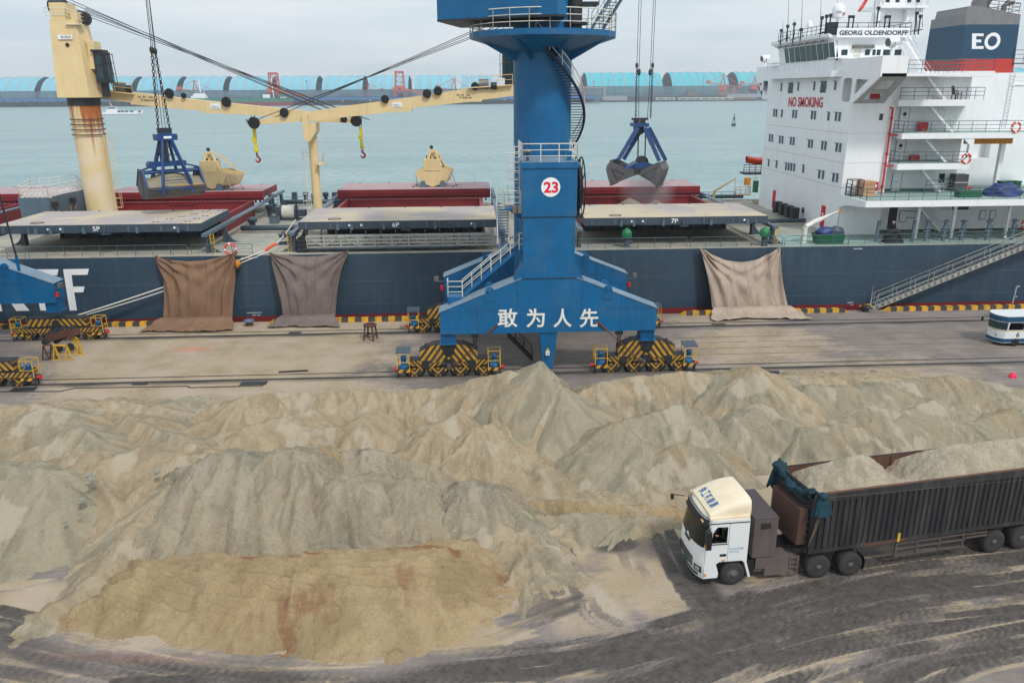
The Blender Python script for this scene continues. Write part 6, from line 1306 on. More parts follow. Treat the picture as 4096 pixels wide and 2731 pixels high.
    m_ = MB(B); m_.prism([(A[0], 55.6, z0), (A2[0], 51.6, z0), (A2[0]+.6, 52.1, z0), (A2[0]+.6, 60, z0), (A[0]+1.5, 61, z0)], (0, 0, 5)); m_.m(M['dark']).prism([(A[0]-.02, 55.6, z0), (A2[0], 51.57, z0), (A2[0]+.62, 52.1, z0), (A2[0]+.62, 60, z0), (A[0]+1.5, 61.02, z0)], (0, 0, -.12)); m_.build('slewing_house', root)
    m_ = MB(M['dark']); m_.cyl((cx+2.0, 56, z0-1.0), (cx+2.0, 56, z0+3), .55, 16); m_.cyl((cx+2.0, 56, z0-.3), (cx+2.0, 56, z0-.15), .95, 16); m_.box(cx+1.9, cx+3.6, 55.5, 57, z0+.9, z0+1.1); m_.build('slewing_gear', root)
    a, b = D(2366, 116, 54.6), D(2442, -8, 54.6); stair(a, b, .8, 10, M['slate_light'], root, (1, .15, 0), True, 'house_stair')
    # spiral stair
    m_ = MB(paint('stair_shaded_navy', srgb(12, 34, 60), .6, .1)); N = 40; rl_ = MB(M['white_rail']); P1, P2, P3 = [], [], []  # treads painted darker to stand for the shade on their undersides
    for k in range(N+1):
        u = k/N; t = math.radians(-104+u*140); z = 22.3-u*7.35; c, s_ = math.cos(t), math.sin(t)
        P1.append((cx+2.95*c, 57+2.95*s_, z)); P2.append((cx+2.95*c, 57+2.95*s_, z+1.0)); P3.append((cx+2.95*c, 57+2.95*s_, z+.5))
        w_ = .16; m_.prism([(cx+2.05*c+w_*s_*.8, 57+2.05*s_-w_*c*.8, z), (cx+2.95*c+w_*s_, 57+2.95*s_-w_*c, z), (cx+2.95*c-w_*s_, 57+2.95*s_+w_*c, z), (cx+2.05*c-w_*s_*.8, 57+2.05*s_+w_*c*.8, z)], (0, 0, .05))
    m_.tube(P1, .10, 4); so_ = m_.build('spiral_stair', root)
    rl_.tube(P2, .035, 5); rl_.tube(P3, .022, 4)
    for k in range(0, N+1, 5): rl_.tube([P1[k], P2[k]], .028, 4)
    rl_.build('stair_railing', so_)
    # access stairs on the left
    a, b = (D(1815, 1190, 52.2)), (D(2080, 985, 52.2)); stair((a[0]+.6, 52.1, a[2]+.1), (b[0], 52.1, b[2]-.1), .7, 14, B, root, (0, 1, 0), False, 'access_stair')
    m_ = MB(M['white_rail'])
    for yy in (52.1, 52.8):
        p, q = Vector((a[0]+.6, yy, a[2]+.1)), Vector((b[0], yy, b[2]-.1)); up = Vector((0, 0, 1.0)); m_.tube([p, p+up, q+up, q+up*1.0], .035, 5); m_.tube([p+up*.5, q+up*.5], .028, 4)
        for k in range(1, 6): c = p.lerp(q, k/6); m_.tube([c, c+up], .03, 4)
    m_.rail([(a[0]-.4, 52.9, a[2]+.1), (a[0]-.4, 51.9, a[2]+.1), (a[0]+.6, 51.9, a[2]+.1)], 1.1, .035, .9, 3, 5); m_.rail([(b[0]-.1, 51.5, b[2]-.1), (b[0]+1.4, 51.5, b[2]-.1)], 1.1, .035, .9, 3, 5); m_.build('access_railing', root)
    m_ = MB(B); m_.box(a[0]-.4, a[0]+.6, 51.9, 52.9, a[2]-.9, a[2]+.1); m_.box(b[0]-.1, cx-1.7, 51.4, 53.2, b[2]-.25, b[2]-.1); zP = 11.6; m_.box(cx-2.9, cx-1.82, 51.6, 53.4, zP-.12, zP); m_.prism([(cx-2.7, 52, zP-.12), (cx-1.82, 52, zP-.12), (cx-1.82, 52, zP-.8)], (0, .1, 0)); m_.pieces('stair_landing', root)
    p, q = D(1990, 985, 52.6), D(1986, 805, 52.6)
    m_ = MB(B)
    for e in (0, .75): m_.bar((p[0]+e, 52.2, p[2]), (q[0]+e, 53, zP), .06, .16)
    for k in range(15): t = (k+.5)/15; m_.box(p[0]+(q[0]-p[0])*t, p[0]+(q[0]-p[0])*t+.75, 52.2+.8*t-.1, 52.2+.8*t+.1, p[2]+(zP-p[2])*t, p[2]+(zP-p[2])*t+.04)
    m_.build('access_ladder', root)
    m_ = MB(M['white_rail'])
    for e in (0, .75): m_.tube([(p[0]+e, 52.0, p[2]+.3), (q[0]+e, 52.8, zP+1.4)], .035, 5)
    m_.rail([(cx-2.95, 53.3, zP), (cx-2.95, 51.6, zP), (cx-1.85, 51.6, zP)], 1.15, .035, .8, 3, 5)
    for e in (-2.25, -1.9): m_.tube([(cx+e, 52.1, zP), (cx+e, 52.1, 15.6)], .035, 5)
    for k in range(12): m_.tube([(cx-2.25, 52.1, zP+.3+k*.33), (cx-1.9, 52.1, zP+.3+k*.33)], .022, 4)
    for k in range(4): zz = zP+1.9+k*.55; m_.tube([(cx-2.25, 52.1, zz), (cx-2.75, 52.0, zz), (cx-2.75, 51.5, zz), (cx-2.0, 51.4, zz)], .025, 4)
    m_.tube([(cx-2.75, 51.8, zP+1.9), (cx-2.75, 51.8, zP+3.55)], .025, 4); m_.build('ladder_railing', root)
    m_ = MB(M['steel']); q = D(2068, 840, 51.0); m_.box(q[0]-.3, q[0]+.3, 50.8, 51.2, q[2]-.2, q[2]+.25); m_.m(M['dark']).box(q[0]-.04, q[0]+.04, 50.78, 50.8, q[2]-.2, q[2]+.25); m_.build('floodlight', root)
    # cable reel
    m_ = MB(M['black']); rx, ry, rz_ = cx+2.15, 53.2, 12.75; R_ = 2.0
    for e in (-.17, .17):
        m_.tube([(rx+e, ry+R_*math.cos(t), rz_+R_*math.sin(t)) for t in np.linspace(0, 6.283, 37)[:-1]], .05, 5, closed=True)
        for k in range(10): t = k*.628; m_.bar((rx+e, ry, rz_), (rx+e, ry+R_*math.cos(t), rz_+R_*math.sin(t)), .05)
    for k in range(7):
        r_ = .75+k*.13; m_.tube([(rx+(k % 2)*.1-.05, ry+r_*math.cos(t), rz_+r_*math.sin(t)) for t in np.linspace(0, 6.283, 29)[:-1]], .085, 5, closed=True)
    m_.cyl((cx+1.7, ry, rz_), (rx+.3, ry, rz_), .25, 12); m_.build('cable_reel', root)
    # centre leg with plate, anchor ropes
    m_ = MB(B); m_.frust([(cx-.35, 51.3, .5), (cx+.35, 51.3, .5), (cx+.35, 52.0, .5), (cx-.35, 52.0, .5)], [(cx-.62, 51.1, 3.22), (cx+.62, 51.1, 3.22), (cx+.62, 52.2, 3.22), (cx-.62, 52.2, 3.22)]); lg = m_.build('anchor_leg', root)
    q = D(2190, 1408, 51.2); m_ = MB(M['white']); m_.box(q[0]-.13, q[0]+.13, 51.08, 51.2, q[2]-.2, q[2]+.1); m_.m(M['yellow']).prism([(q[0]-.13, 51.1, q[2]+.13), (q[0]+.13, 51.1, q[2]+.13), (q[0], 51.1, q[2]+.36)], (0, .03, 0)); m_.m(M['slate']); text_on(m_, '23', (q[0]-.09, 51.07, q[2]-.14), (q[0]+.09, 51.07, q[2]-.14), (q[0]-.09, 51.07, q[2]+.04), .01); m_.build('leg_plate', lg)
    a, b = D(2030, 1340, 53.5), D(2130, 1440, 53.5); stair(a, b, .7, 9, M['dark'], root, (0, 1, 0), True, 'under_stair')
    for x0, y0, x1, y1 in ((2388, 1285, 2562, 1446), (1988, 1300, 1822, 1456)):
        a, b = D(x0, y0, 50.95), D(x1, y1, 51.15); m_ = MB(M['rust']); m_.tube([a, b], .035, 5); c = Vector(a); d = Vector(b)-c; m_.tube([c, c+d*.22], .09, 6); m_.tube([(b[0]+.12*math.cos(t), 51.1, b[2]-.1+.12*math.sin(t)) for t in np.linspace(0, 6.283, 9)[:-1]], .03, 5, closed=True); m_.build('tie_down', root)
    for px in (1900, 2475): q = D(px, 1345, 51.8); m_ = MB(M['slate']); m_.box(q[0]-.25, q[0]+.25, 51.6, 52.0, 2.75, 3.22); m_.m(M['dark']).tube([(q[0]-.08, 51.7, 2.75), (q[0]-.1, 51.7, 1.6)], .05, 5); m_.tube([(q[0]+.08, 51.7, 2.75), (q[0]+.02, 51.7, 1.7)], .05, 5); m_.build('junction_box', root)
    return root
portal_crane(5.2, True, 'complete blue portal crane numbered 23 at the middle of the quay')
portal_crane(-40.2, False, 'partly seen blue portal crane cut off by the left edge of the photo')
# ---------------------------------------------------------------- people
def person(name, label, J, E, R_, mats, extra=None):
    """one continuous skinned body: J joints, E bones (a, b, material index), R_ radii"""
    names = list(J); idx = {n: i for i, n in enumerate(names)}
    me = bpy.data.meshes.new('body'); me.from_pydata([J[n] for n in names], [(idx[a], idx[b]) for a, b, _ in E], []); o = bpy.data.objects.new('body', me); sc.collection.objects.link(o)
    md = o.modifiers.new('skin', 'SKIN'); md.use_smooth_shade = True
    for n in names: me.skin_vertices[0].data[idx[n]].radius = (R_[n], R_[n])
    me.skin_vertices[0].data[idx['pelvis']].use_root = True
    s_ = o.modifiers.new('sub', 'SUBSURF'); s_.levels = 1; s_.render_levels = 1
    dg = bpy.context.evaluated_depsgraph_get(); dg.update(); nm = bpy.data.meshes.new_from_object(o.evaluated_get(dg)); bpy.data.objects.remove(o)
    for m_ in mats: nm.materials.append(m_)
    S_ = [(V3(J[a]), V3(J[b]), m_) for a, b, m_ in E]
    for p in nm.polygons:
        p.use_smooth = True; best = 9
        for a, b, m_ in S_:
            ab = b-a; t = max(0, min(1, (p.center-a).dot(ab)/max(ab.length_squared, 1e-9))); d = (p.center-a-ab*t).length
            if d < best: best = d; p.material_index = m_
    o = bpy.data.objects.new(name, nm); sc.collection.objects.link(o); LOC[o] = np.zeros(3); tag(o, label, 'person'); return o
def hand(J, E, R_, wrist, d, side, pre, mi):        # palm and five bent fingers
    d = Vector(d).normalized(); s_ = Vector(side).normalized(); n_ = d.cross(s_); w_ = V3(J[wrist]); pk = pre+'palm'; J[pk] = w_+d*.08; R_[pk] = .032; E.append((wrist, pk, mi))
    for k, (o_, L) in enumerate(((-.03, .065), (-.01, .078), (.01, .074), (.03, .058))):
        a, b = pre+'f%d' % k, pre+'g%d' % k; J[a] = w_+d*(.09+L*.45)+s_*o_; J[b] = w_+d*(.09+L*.8)+s_*o_*1.1+n_*(-.03); R_[a] = .010; R_[b] = .008; E.append((pk, a, mi)); E.append((a, b, mi))
    a = pre+'t'; J[a] = w_+d*.075-s_*.06+n_*-.015; R_[a] = .011; E.append((pk, a, mi))
skin = paint('skin', srgb(196, 150, 122), .6, .05); navy = paint('navy_overalls', srgb(28, 34, 52), .8, .15); vest = paint('green_vest', srgb(120, 200, 30), .7, .05); grey_cl = paint('dark_clothes', srgb(34, 36, 44), .8, .1)
def head_parts(root, c, fwd, helmet=None, hair=None):
    f = Vector(fwd).normalized(); s_ = Vector((-f.y, f.x, 0)); c = Vector(c); m_ = MB(M['dark'])
    for e in (-.033, .033): m_.sphere(c+f*.088+s_*e+Vector((0, 0, .02)), .012, 6, 4)
    m_.m(skin); m_.tube([c+f*.085+Vector((0, 0, .015)), c+f*.118-Vector((0, 0, .018))], [.012, .018], 6)
    for e in (-.09, .09): m_.sphere(c+s_*e, .026, 6, 4)
    m_.m(M['red']).bar(c+f*.092+s_*.025-Vector((0, 0, .05)), c+f*.092-s_*.025-Vector((0, 0, .05)), .008); m_.build('face', root)
    m_ = MB(helmet or hair); m_.lathe([(.115, .03), (.118, .08), (.10, .13), (.06, .16), (.001, .17)], c, 'z', 14)
    if helmet: m_.lathe([(.118, .03), (.15, .025), (.15, .04), (.118, .05)], c+f*.02, 'z', 14)
    m_.build('helmet' if helmet else 'hair', root)
# crew member on the aft deck
q = c3(872, 480, 70.2); x, y, z = q[0], 70.2, DK+.06
J = dict(pelvis=(x, y, z+.95), belly=(x, y, z+1.12), chest=(x, y-.03, z+1.36), neck=(x, y-.05, z+1.52), head=(x, y-.08, z+1.63), crown=(x, y-.09, z+1.73), sl=(x-.19, y-.02, z+1.43), el=(x-.27, y-.1, z+1.16), wl=(x-.1, y-.3, z+1.1), sr=(x+.19, y-.02, z+1.43), er=(x+.28, y-.08, z+1.16), wr=(x+.12, y-.3, z+1.08), hl=(x-.1, y, z+.9), kl=(x-.12, y-.03, z+.48), al=(x-.13, y+.02, z+.08), tl=(x-.14, y-.14, z+.04), hr=(x+.1, y, z+.9), kr=(x+.11, y-.02, z+.48), ar=(x+.12, y+.03, z+.08), tr=(x+.13, y-.13, z+.04))
R_ = dict(pelvis=.15, belly=.14, chest=.16, neck=.06, head=.095, crown=.08, sl=.075, el=.05, wl=.035, sr=.075, er=.05, wr=.035, hl=.1, kl=.07, al=.05, tl=.045, hr=.1, kr=.07, ar=.05, tr=.045)
E = [('pelvis', 'belly', 1), ('belly', 'chest', 1), ('chest', 'neck', 1), ('neck', 'head', 0), ('head', 'crown', 0)]+[(a, b, 1) for a, b in (('chest', 'sl'), ('sl', 'el'), ('el', 'wl'), ('chest', 'sr'), ('sr', 'er'), ('er', 'wr'), ('pelvis', 'hl'), ('hl', 'kl'), ('kl', 'al'), ('pelvis', 'hr'), ('hr', 'kr'), ('kr', 'ar'))]+[('al', 'tl', 2), ('ar', 'tr', 2)]
hand(J, E, R_, 'wl', (.5, -.8, -.1), (0, 0, 1), 'L', 0); hand(J, E, R_, 'wr', (-.5, -.8, -.1), (0, 0, 1), 'R', 0)
pr = person('person', 'crew member in navy overalls and white helmet leaning at the aft deck rail', J, E, R_, [skin, navy, M['dark']]); head_parts(pr, (x, y-.085, z+1.66), (0, -1, -.1), M['white'])
# ---------------------------------------------------------------- the loaded truck
TO, TA = np.array([10.2, 26.45, 0.0]), math.radians(4.0)
truck = thing('tipper_truck', 'white cab articulated truck loaded with sand turning beside the heaps', 'truck', tuple(TO), None, TA, True)
O2, A2 = np.array([22.2, 28.05, 0.0]), math.radians(9.5)
def rot(p, a): return np.array([p[0]*math.cos(a)-p[1]*math.sin(a), p[0]*math.sin(a)+p[1]*math.cos(a), p[2]])
def t2w(p): return O2+rot(p, A2)                        # trailer frame -> world
def t2l(p): return rot(t2w(p)-TO, -TA)                  # trailer frame -> truck frame
def l2w(p): return TO+rot(p, TA)
def xf(mb, fn): mb.v = [tuple(fn(np.array(p))) for p in mb.v]; return mb
cabw = paint('cab_white_paint', srgb(226, 228, 228), .3, .02, srgb(170, 160, 148), .35, lo=.55, hi=.85); cream = paint('sun_yellowed_roof', srgb(228, 213, 186), .5, .05, srgb(205, 170, 120), .45, False)
dust = paint('dusty_brown_steel', srgb(96, 86, 82), .75, .15, srgb(60, 54, 52), .6); tyre = paint('dusty_tyre', srgb(52, 49, 49), .9, .2, srgb(86, 78, 74), .5, False); rim = paint('dusty_rim', srgb(88, 84, 82), .7, .15); trim = paint('black_trim', srgb(30, 32, 35), .45, .1)
WD = 2.45
def xc(z): return float(np.interp(z, [.4, .75, 1.15, 1.7, 1.9, 2.85, 2.98, 3.1], [-1.50, -1.56, -1.57, -1.53, -1.48, -1.30, -1.24, -1.1]))
def fx(z, y): u = abs(y-WD/2)/(WD/2); return xc(z)+.24*u**5+.06*u**2
ys_ = [WD*(.5-.5*math.cos(math.pi*k/14)) for k in range(15)]
cb = MB(cabw)
cb.grid([[(fx(z, y), y, z) for y in ys_] for z in (1.08, 1.3, 1.6, 1.85, 2.2, 2.6, 2.86, 2.96, 3.02)]); cb.grid([[(fx(z, y)+.0, y, z) for y in ys_] for z in (.40, .6, .8, 1.0, 1.075)])
xr = .52
side = [(xr, 1.08), (xr, 2.96), (.4, 3.02)]+[(fx(z, 0), z) for z in (3.02, 2.86, 2.6, 2.2, 1.85, 1.6, 1.3, 1.08)]+[(-.75, 1.05), (-.62, 1.14), (.3, 1.14), (.42, 1.06)]
wn_ = [(-1.02, 1.98), (-.36, 1.98), (-.36, 2.70), (-.80, 2.72), (-.95, 2.5)]
plate(cb, [(x, 0, z) for x, z in side], [[(x, 0, z) for x, z in wn_]], (0, .04, 0)); plate(cb, [(x, WD, z) for x, z in side], [], (0, -.04, 0))
cb.box(xr-.02, xr, 0.02, WD-.02, 1.08, 3.0)
cb.prism([(fx(.4, 0), 0, .42), (-.66, 0, .42), (-.62, 0, .62), (-.75, 0, 1.05), (fx(1.05, 0), 0, 1.075)], (0, .05, 0)); cb.prism([(fx(.4, 0), WD, .42), (-.66, WD, .42), (-.62, WD, .62), (-.75, WD, 1.05), (fx(1.05, 0), WD, 1.075)], (0, -.05, 0))
for yy in (0.0, WD-.3): cb.prism([(.42, yy, 1.06), (.52, yy, 1.06), (.74, yy, .35), (.64, yy, .35)], (0, .3, 0))
cb.m(cream); cb.grid([[(fx(3.0, y)+.02 if k == 0 else (fx(3.0, y)+.10 if k == 1 else xr), y*(1-.0)+(.03 if y < WD/2 else -.03)*(k > 0), 3.0 if k == 0 else (3.09 if k == 1 else 3.10)) for y in ys_] for k in range(3)])
cb.box(-1.1, xr-.01, 0.03, WD-.03, 2.98, 3.085)
cabo = cb.build('cab', truck)
# roof fairing: a wedge that rises to the rear with a rounded front
fr_ = MB(cream); P = []
for k in range(11):
    u = k/10; x = -1.08+1.66*u; h = .10+.56*math.sin(min(1, u*1.02)*math.pi/2)**.9; ww = 1.0+.0*u
    row = []
    for y, e in ((.14, 0), (.14, .5), (.20, .9), (.34, 1), (.8, 1.03), (1.22, 1.04), (1.65, 1.03), (2.11, 1), (2.25, .9), (2.31, .5), (2.31, 0)): row.append((x, y, 3.08+h*e))
    P.append(row)
fr_.grid(P); last = P[-1]; fr_.add(last, [tuple(range(len(last)))], False); fr_.add(P[0], [tuple(reversed(range(len(last))))], False)
fro = fr_.build('roof_fairing', cabo)
lb_ = MB(paint('lettering_blue', srgb(40, 100, 160), .6, .08)); hz_ = lambda u: 3.08+(.10+.56*math.sin(min(1, u*1.02)*math.pi/2)**.9)*1.035+.012
def roofpt(x, y): return np.array([x, y, hz_((x+1.08)/1.66)])
for k, ch in enumerate('徐工新能源'):
    vs, fs = text_mesh(ch, .02); y1 = 1.95-k*.30; mn, mx_ = vs.min(0), vs.max(0); lb_.add([roofpt(-.62-.34*(v[1]-mn[1])/(mx_[1]-mn[1]), y1-.25*(v[0]-mn[0])/(mx_[0]-mn[0])) if 0 else roofpt(-.96+.34*(v[1]-mn[1])/(mx_[1]-mn[1])+.02, y1-.25*(v[0]-mn[0])/(mx_[0]-mn[0])) for v in vs], fs, False)
lb_.build('roof_lettering', fro)
g_ = MB(M['glass']); gl_blk = paint('windscreen_glass', srgb(18, 24, 26), .12, .1, None, spec=.45); g_ = MB(gl_blk)
yy_ = [.07+(WD-.14)*(.5-.5*math.cos(math.pi*k/14)) for k in range(15)]
g_.grid([[(fx(z, y)-.014, y, z-(.0 if r else .16*max(0, 1-abs(y-WD/2)/.55))) for y in yy_] for r, z in enumerate((1.80, 2.0, 2.3, 2.6, 2.78))]); g_.build('windscreen', cabo)
v_ = MB(trim); v_.grid([[(fx(2.8, y)-.03-.10*(1-r), y, 2.78+.22*r-.06*(1-r)) for y in yy_] for r in (0, 1)]); v_.grid([[(fx(2.98, y)-.03+.02*r, y, 3.0+.03*r) for y in yy_] for r in (0, 1)])
v_.m(paint('marker_lamp', srgb(230, 190, 130), .4)); 
for y in (.35, 2.1): v_.box(fx(2.8, y)-.11, fx(2.8, y)-.06, y-.1, y+.1, 2.84, 2.89)
v_.build('sun_visor', cabo)
f = MB(trim); f.box(xr-1.75, xr-.01, -.012, 0, 2.86, 2.90); f.box(fx(1.3, 0)+.02, fx(1.3, 0)+.025, -.01, 0, 1.1, 1.8)
for x in (-.32, .26): pass
f.box(-.305, -.295, -.006, .0, 1.14, 2.85); f.box(-1.0, -.33, -.02, -.002, 1.94, 1.975)
f.build('door_trim', cabo)
f = MB(trim); f.box(-.62, -.36, -.02, 0, 1.40, 1.5); f.build('door_handle', cabo)
f = MB(trim); f.box(-1.36, -1.16, -.42, -.16, 1.98, 2.75); f.bar((-1.1, -.02, 2.72), (-1.26, -.28, 2.72), .05); f.bar((-1.1, -.02, 1.9), (-1.26, -.28, 1.95), .05); f.m(M['orange']).box(-1.38, -1.35, -.40, -.2, 2.08, 2.14); f.build('mirror', cabo, None, .04)
f = MB(trim); f.bar((-1.3, WD, 2.8), (-1.7, WD+.35, 2.72), .04); f.box(-1.78, -1.66, WD+.28, WD+.42, 2.5, 2.72); f.build('mirror', cabo, None, .03)
f = MB(trim)
for k in range(4): z = .72+k*.12; f.grid([[(fx(z+.09*r, y)-.012, y, z+.09*r) for y in [.5+1.45*i/8 for i in range(9)]] for r in (0, 1)])
f.grid([[(fx(.5+.1*r, y)-.012, y, .47+.12*r) for y in [.2+2.05*i/10 for i in range(11)]] for r in (0, 1)]); f.grid([[(fx(1.62, y)-.012, y, 1.55+.16*r+.02) for y in [.95+.55*i/4 for i in range(5)]] for r in (0, 1)]); f.build('grille', cabo)
for y0, y1 in ((.05, .40), (WD-.40, WD-.05)):
    f = MB(trim); f.grid([[(fx(z, y)-.014, y, z) for y in np.linspace(y0, y1, 5)] for z in (.66, .78, .95)]); f.m(M['alu']).grid([[(fx(z, y)-.02, y, z) for y in np.linspace(y0+.06, y1-.08, 4)] for z in (.70, .78, .90)]); f.build('headlight', cabo)
f = MB(M['green']); f.grid([[(fx(.6, y)-.03, y, .56+.13*r) for y in np.linspace(1.0, 1.45, 3)] for r in (0, 1)]); f.build('number_plate', cabo)
f = MB(M['orange']); f.box(-.52, -.40, -.02, 0, 1.17, 1.24); f.box(fx(.55, 0)+.03, fx(.55, 0)+.09, -.012, 0.0, .52, .64); f.pieces('side_lamp', cabo)
f = MB(paint('faded_blue_lettering', srgb(150, 180, 205), .6)); text_on(f, '最大允许牵引质量', (-.24, -.008, 1.66), (.34, -.008, 1.66), (-.24, -.008, 1.76), .005); text_on(f, '36070kg', (-.24, -.008, 1.52), (.16, -.008, 1.52), (-.24, -.008, 1.62), .01); f.build('cab_lettering', cabo)
f = MB(trim); f.box(-.66, -.2, .04, .4, .42, .5); f.box(-1.15, -.66, .0, .4, .30, .42); f.build('step', cabo)
f = MB(trim); f.box(-1.0, xr-.05, .1, WD-.1, 1.2, 1.3); f.box(.3, xr-.04, .1, WD-.1, 1.3, 2.9); f.box(-1.25, -1.0, .1, WD-.1, 1.3, 1.75); f.m(M['dark']).tube([(-.85+.0*t, .62+.21*math.cos(t), 1.98+.2*math.sin(t)) for t in np.linspace(0, 6.283, 15)[:-1]], .02, 5, closed=True); f.box(-.45, .1, .3, .9, 1.3, 1.62); f.box(.0, .15, .32, .88, 1.6, 2.5); f.build('cab_interior', cabo)
# driver
x, y = -.28, .60
J = dict(pelvis=(x+.1, y, 1.72), belly=(x+.1, y, 1.9), chest=(x+.06, y, 2.16), neck=(x+.03, y, 2.36), head=(x-.0, y, 2.50), crown=(x-.02, y, 2.6), sl=(x+.07, y-.19, 2.24), el=(x-.02, y-.27, 1.98), wl=(x-.27, y-.15, 2.06), sr=(x+.07, y+.19, 2.24), er=(x-.02, y+.25, 1.98), wr=(x-.27, y+.1, 2.06), hl=(x+.05, y-.1, 1.70), kl=(x-.35, y-.12, 1.78), al=(x-.5, y-.12, 1.42), hr=(x+.05, y+.1, 1.70), kr=(x-.35, y+.12, 1.78), ar=(x-.5, y+.12, 1.42))
R_ = dict(pelvis=.15, belly=.15, chest=.165, neck=.06, head=.095, crown=.08, sl=.08, el=.055, wl=.036, sr=.08, er=.055, wr=.036, hl=.1, kl=.075, al=.05, hr=.1, kr=.075, ar=.05)
E = [('pelvis', 'belly', 1), ('belly', 'chest', 1), ('chest', 'neck', 1), ('neck', 'head', 0), ('head', 'crown', 0)]+[(a, b, 2) for a, b in (('chest', 'sl'), ('sl', 'el'), ('el', 'wl'), ('chest', 'sr'), ('sr', 'er'), ('er', 'wr'), ('pelvis', 'hl'), ('hl', 'kl'), ('kl', 'al'), ('pelvis', 'hr'), ('hr', 'kr'), ('kr', 'ar'))]
hand(J, E, R_, 'wl', (-.9, -.1, .2), (0, .3, 1), 'L', 0); hand(J, E, R_, 'wr', (-.9, .1, .2), (0, -.3, 1), 'R', 0)
dr = person('person', 'driver in a bright green safety vest seated at the wheel of the white truck', J, E, R_, [skin, vest, grey_cl]); dr.location = TO; dr.rotation_euler.z = TA
head_parts(dr, (x-.01, y, 2.53), (-1, 0, 0), None, M['dark'])
# running gear
def wheel(nm, par, c, r, wd, fn, front=False):
    """c: local centre of the outer face; axle along local y; fn maps to the truck frame"""
    m_ = MB(tyre); m_.lathe([(r*.62, 0), (r*.94, -.012), (r, .03), (r, wd-.03), (r*.94, wd), (r*.6, wd)], c, 'y', 30); xf(m_, fn); o = m_.build(nm, par)
    m_ = MB(rim); 
    if front: m_.lathe([(r*.63, .012), (r*.60, -.015), (r*.55, .03), (r*.36, -.03), (r*.2, -.05), (r*.18, -.10), (.01, -.11)], c, 'y', 22)
    else: m_.lathe([(r*.63, .012), (r*.60, -.01), (r*.55, .13), (r*.34, .15), (r*.26, .04), (r*.2, -.02), (.01, -.03)], c, 'y', 22)
    for k in range(10): t = k*.628; m_.cyl((c[0]+r*.42*math.cos(t), c[1]-.02 if front else c[1]+.11, c[2]+r*.42*math.sin(t)), (c[0]+r*.42*math.cos(t), c[1]+.05 if front else c[1]+.16, c[2]+r*.42*math.sin(t)), .018, 6)
    xf(m_, fn); m_.build('rim', o); return o
idn = lambda p: p
wheel('wheel', truck, (0, .03, .51), .51, .30, idn, True); wheel('wheel', truck, (0, WD-.33, .51), .51, .30, idn, True)
for x in (3.64, 5.02):
    wheel('wheel', truck, (x, .02, .51), .51, .58, idn); wheel('wheel', truck, (x, WD-.6, .51), .51, .58, idn)
ch_ = MB(dust); ch_.box(-.9, 5.9, .75, .95, .75, 1.0); ch_.box(-.9, 5.9, 1.5, 1.7, .75, 1.0)
for x in (3.64, 5.02): ch_.cyl((x, .3, .51), (x, 2.15, .51), .12, 10)
ch_.cyl((0, .2, .5), (0, 2.2, .5), .1, 10); ch_.box(3.6, 4.9, .6, 1.85, 1.0, 1.14); ch_.m(M['dark']).box(2.0, 3.0, .8, 1.6, .95, 1.15); ch_.build('chassis', truck)
bx_ = MB(dust); bx_.box(.74, 1.72, .06, WD-.06, 1.16, 2.90); bx_.m(paint('dusty_box_top', srgb(72, 64, 66), .7, .1)).box(.72, 1.74, .04, WD-.04, 2.90, 2.94); bo_ = bx_.build('battery_box', truck, None, .015)
bx_ = MB(trim)
for k in range(6): bx_.box(1.0, 1.42, .045, .06, 2.46+k*.045, 2.48+k*.045)
bx_.build('louvre', bo_)
bx_ = MB(dust); bx_.box(.95, 2.35, .08, .75, .62, 1.12); bx_.box(1.35, 2.35, .06, .72, .28, .64); bx_.cyl((.9, .3, .5), (1.4, .3, .5), .14, 10)
for x in (2.4, 2.75): bx_.bar((x, .1, .25), (x, .1, 1.1), .06)
for k in range(4): bx_.bar((2.4, .1, .35+k*.22), (2.75, .1, .35+k*.22), .04)
bx_.box(2.4, 2.8, .2, .7, .35, 1.0); bx_.m(trim).box(.56, .9, .1, .7, .35, 1.05); bx_.build('side_tank', truck, None, .012)
mg = MB(trim); mg.grid([[(5.02+.62*math.cos(t), .02+.6*v, .51+.62*math.sin(t)) for t in np.linspace(-.5, 1.0, 7)] for v in (0, 1)]); mg.build('mudguard', truck)
# trailer body in its own frame, swung behind the tractor
TL0, TL1, TZ0, TZ1, TW = -9.1, 4.6, 1.33, 3.92, 2.5
blk = paint('black_trailer_panel', srgb(40, 41, 44), .6, .2, srgb(92, 86, 84), .6, True, .6, lo=.46, hi=.74)
tr = MB(blk); tr.box(TL0, TL1, 0.03, .07, TZ0, TZ1); tr.box(TL0, TL1, TW-.07, TW-.03, TZ0, TZ1); tr.box(TL0, TL0+.06, .07, TW-.07, TZ0, TZ1); tr.box(TL1-.06, TL1, .07, TW-.07, TZ0, TZ1); tr.box(TL0, TL1, .07, TW-.07, TZ0, TZ0+.1)
tr.box(TL0-.02, TL1, -.03, .09, TZ1-.34, TZ1); tr.box(TL0-.02, TL1, -.03, .09, TZ0-.06, TZ0+.12); tr.box(TL0-.02, TL1, TW-.09, TW+.03, TZ1-.2, TZ1)
tr.box(TL0-.04, TL0+.12, -.05, .1, TZ0, TZ1)
xf(tr, t2l); tro = tr.build('trailer_body', truck)
rb_ = MB(blk)
n = 52
for k in range(n):
    x = TL0+.3+k*.262
    if x > TL1: break
    rb_.prism([(x, .03, TZ0+.12), (x+.03, -.035, TZ0+.14), (x+.11, -.035, TZ0+.14), (x+.14, .03, TZ0+.12)], (0, 0, TZ1-.34-TZ0-.12))
xf(rb_, t2l); rb_.build('corrugated_side', tro)
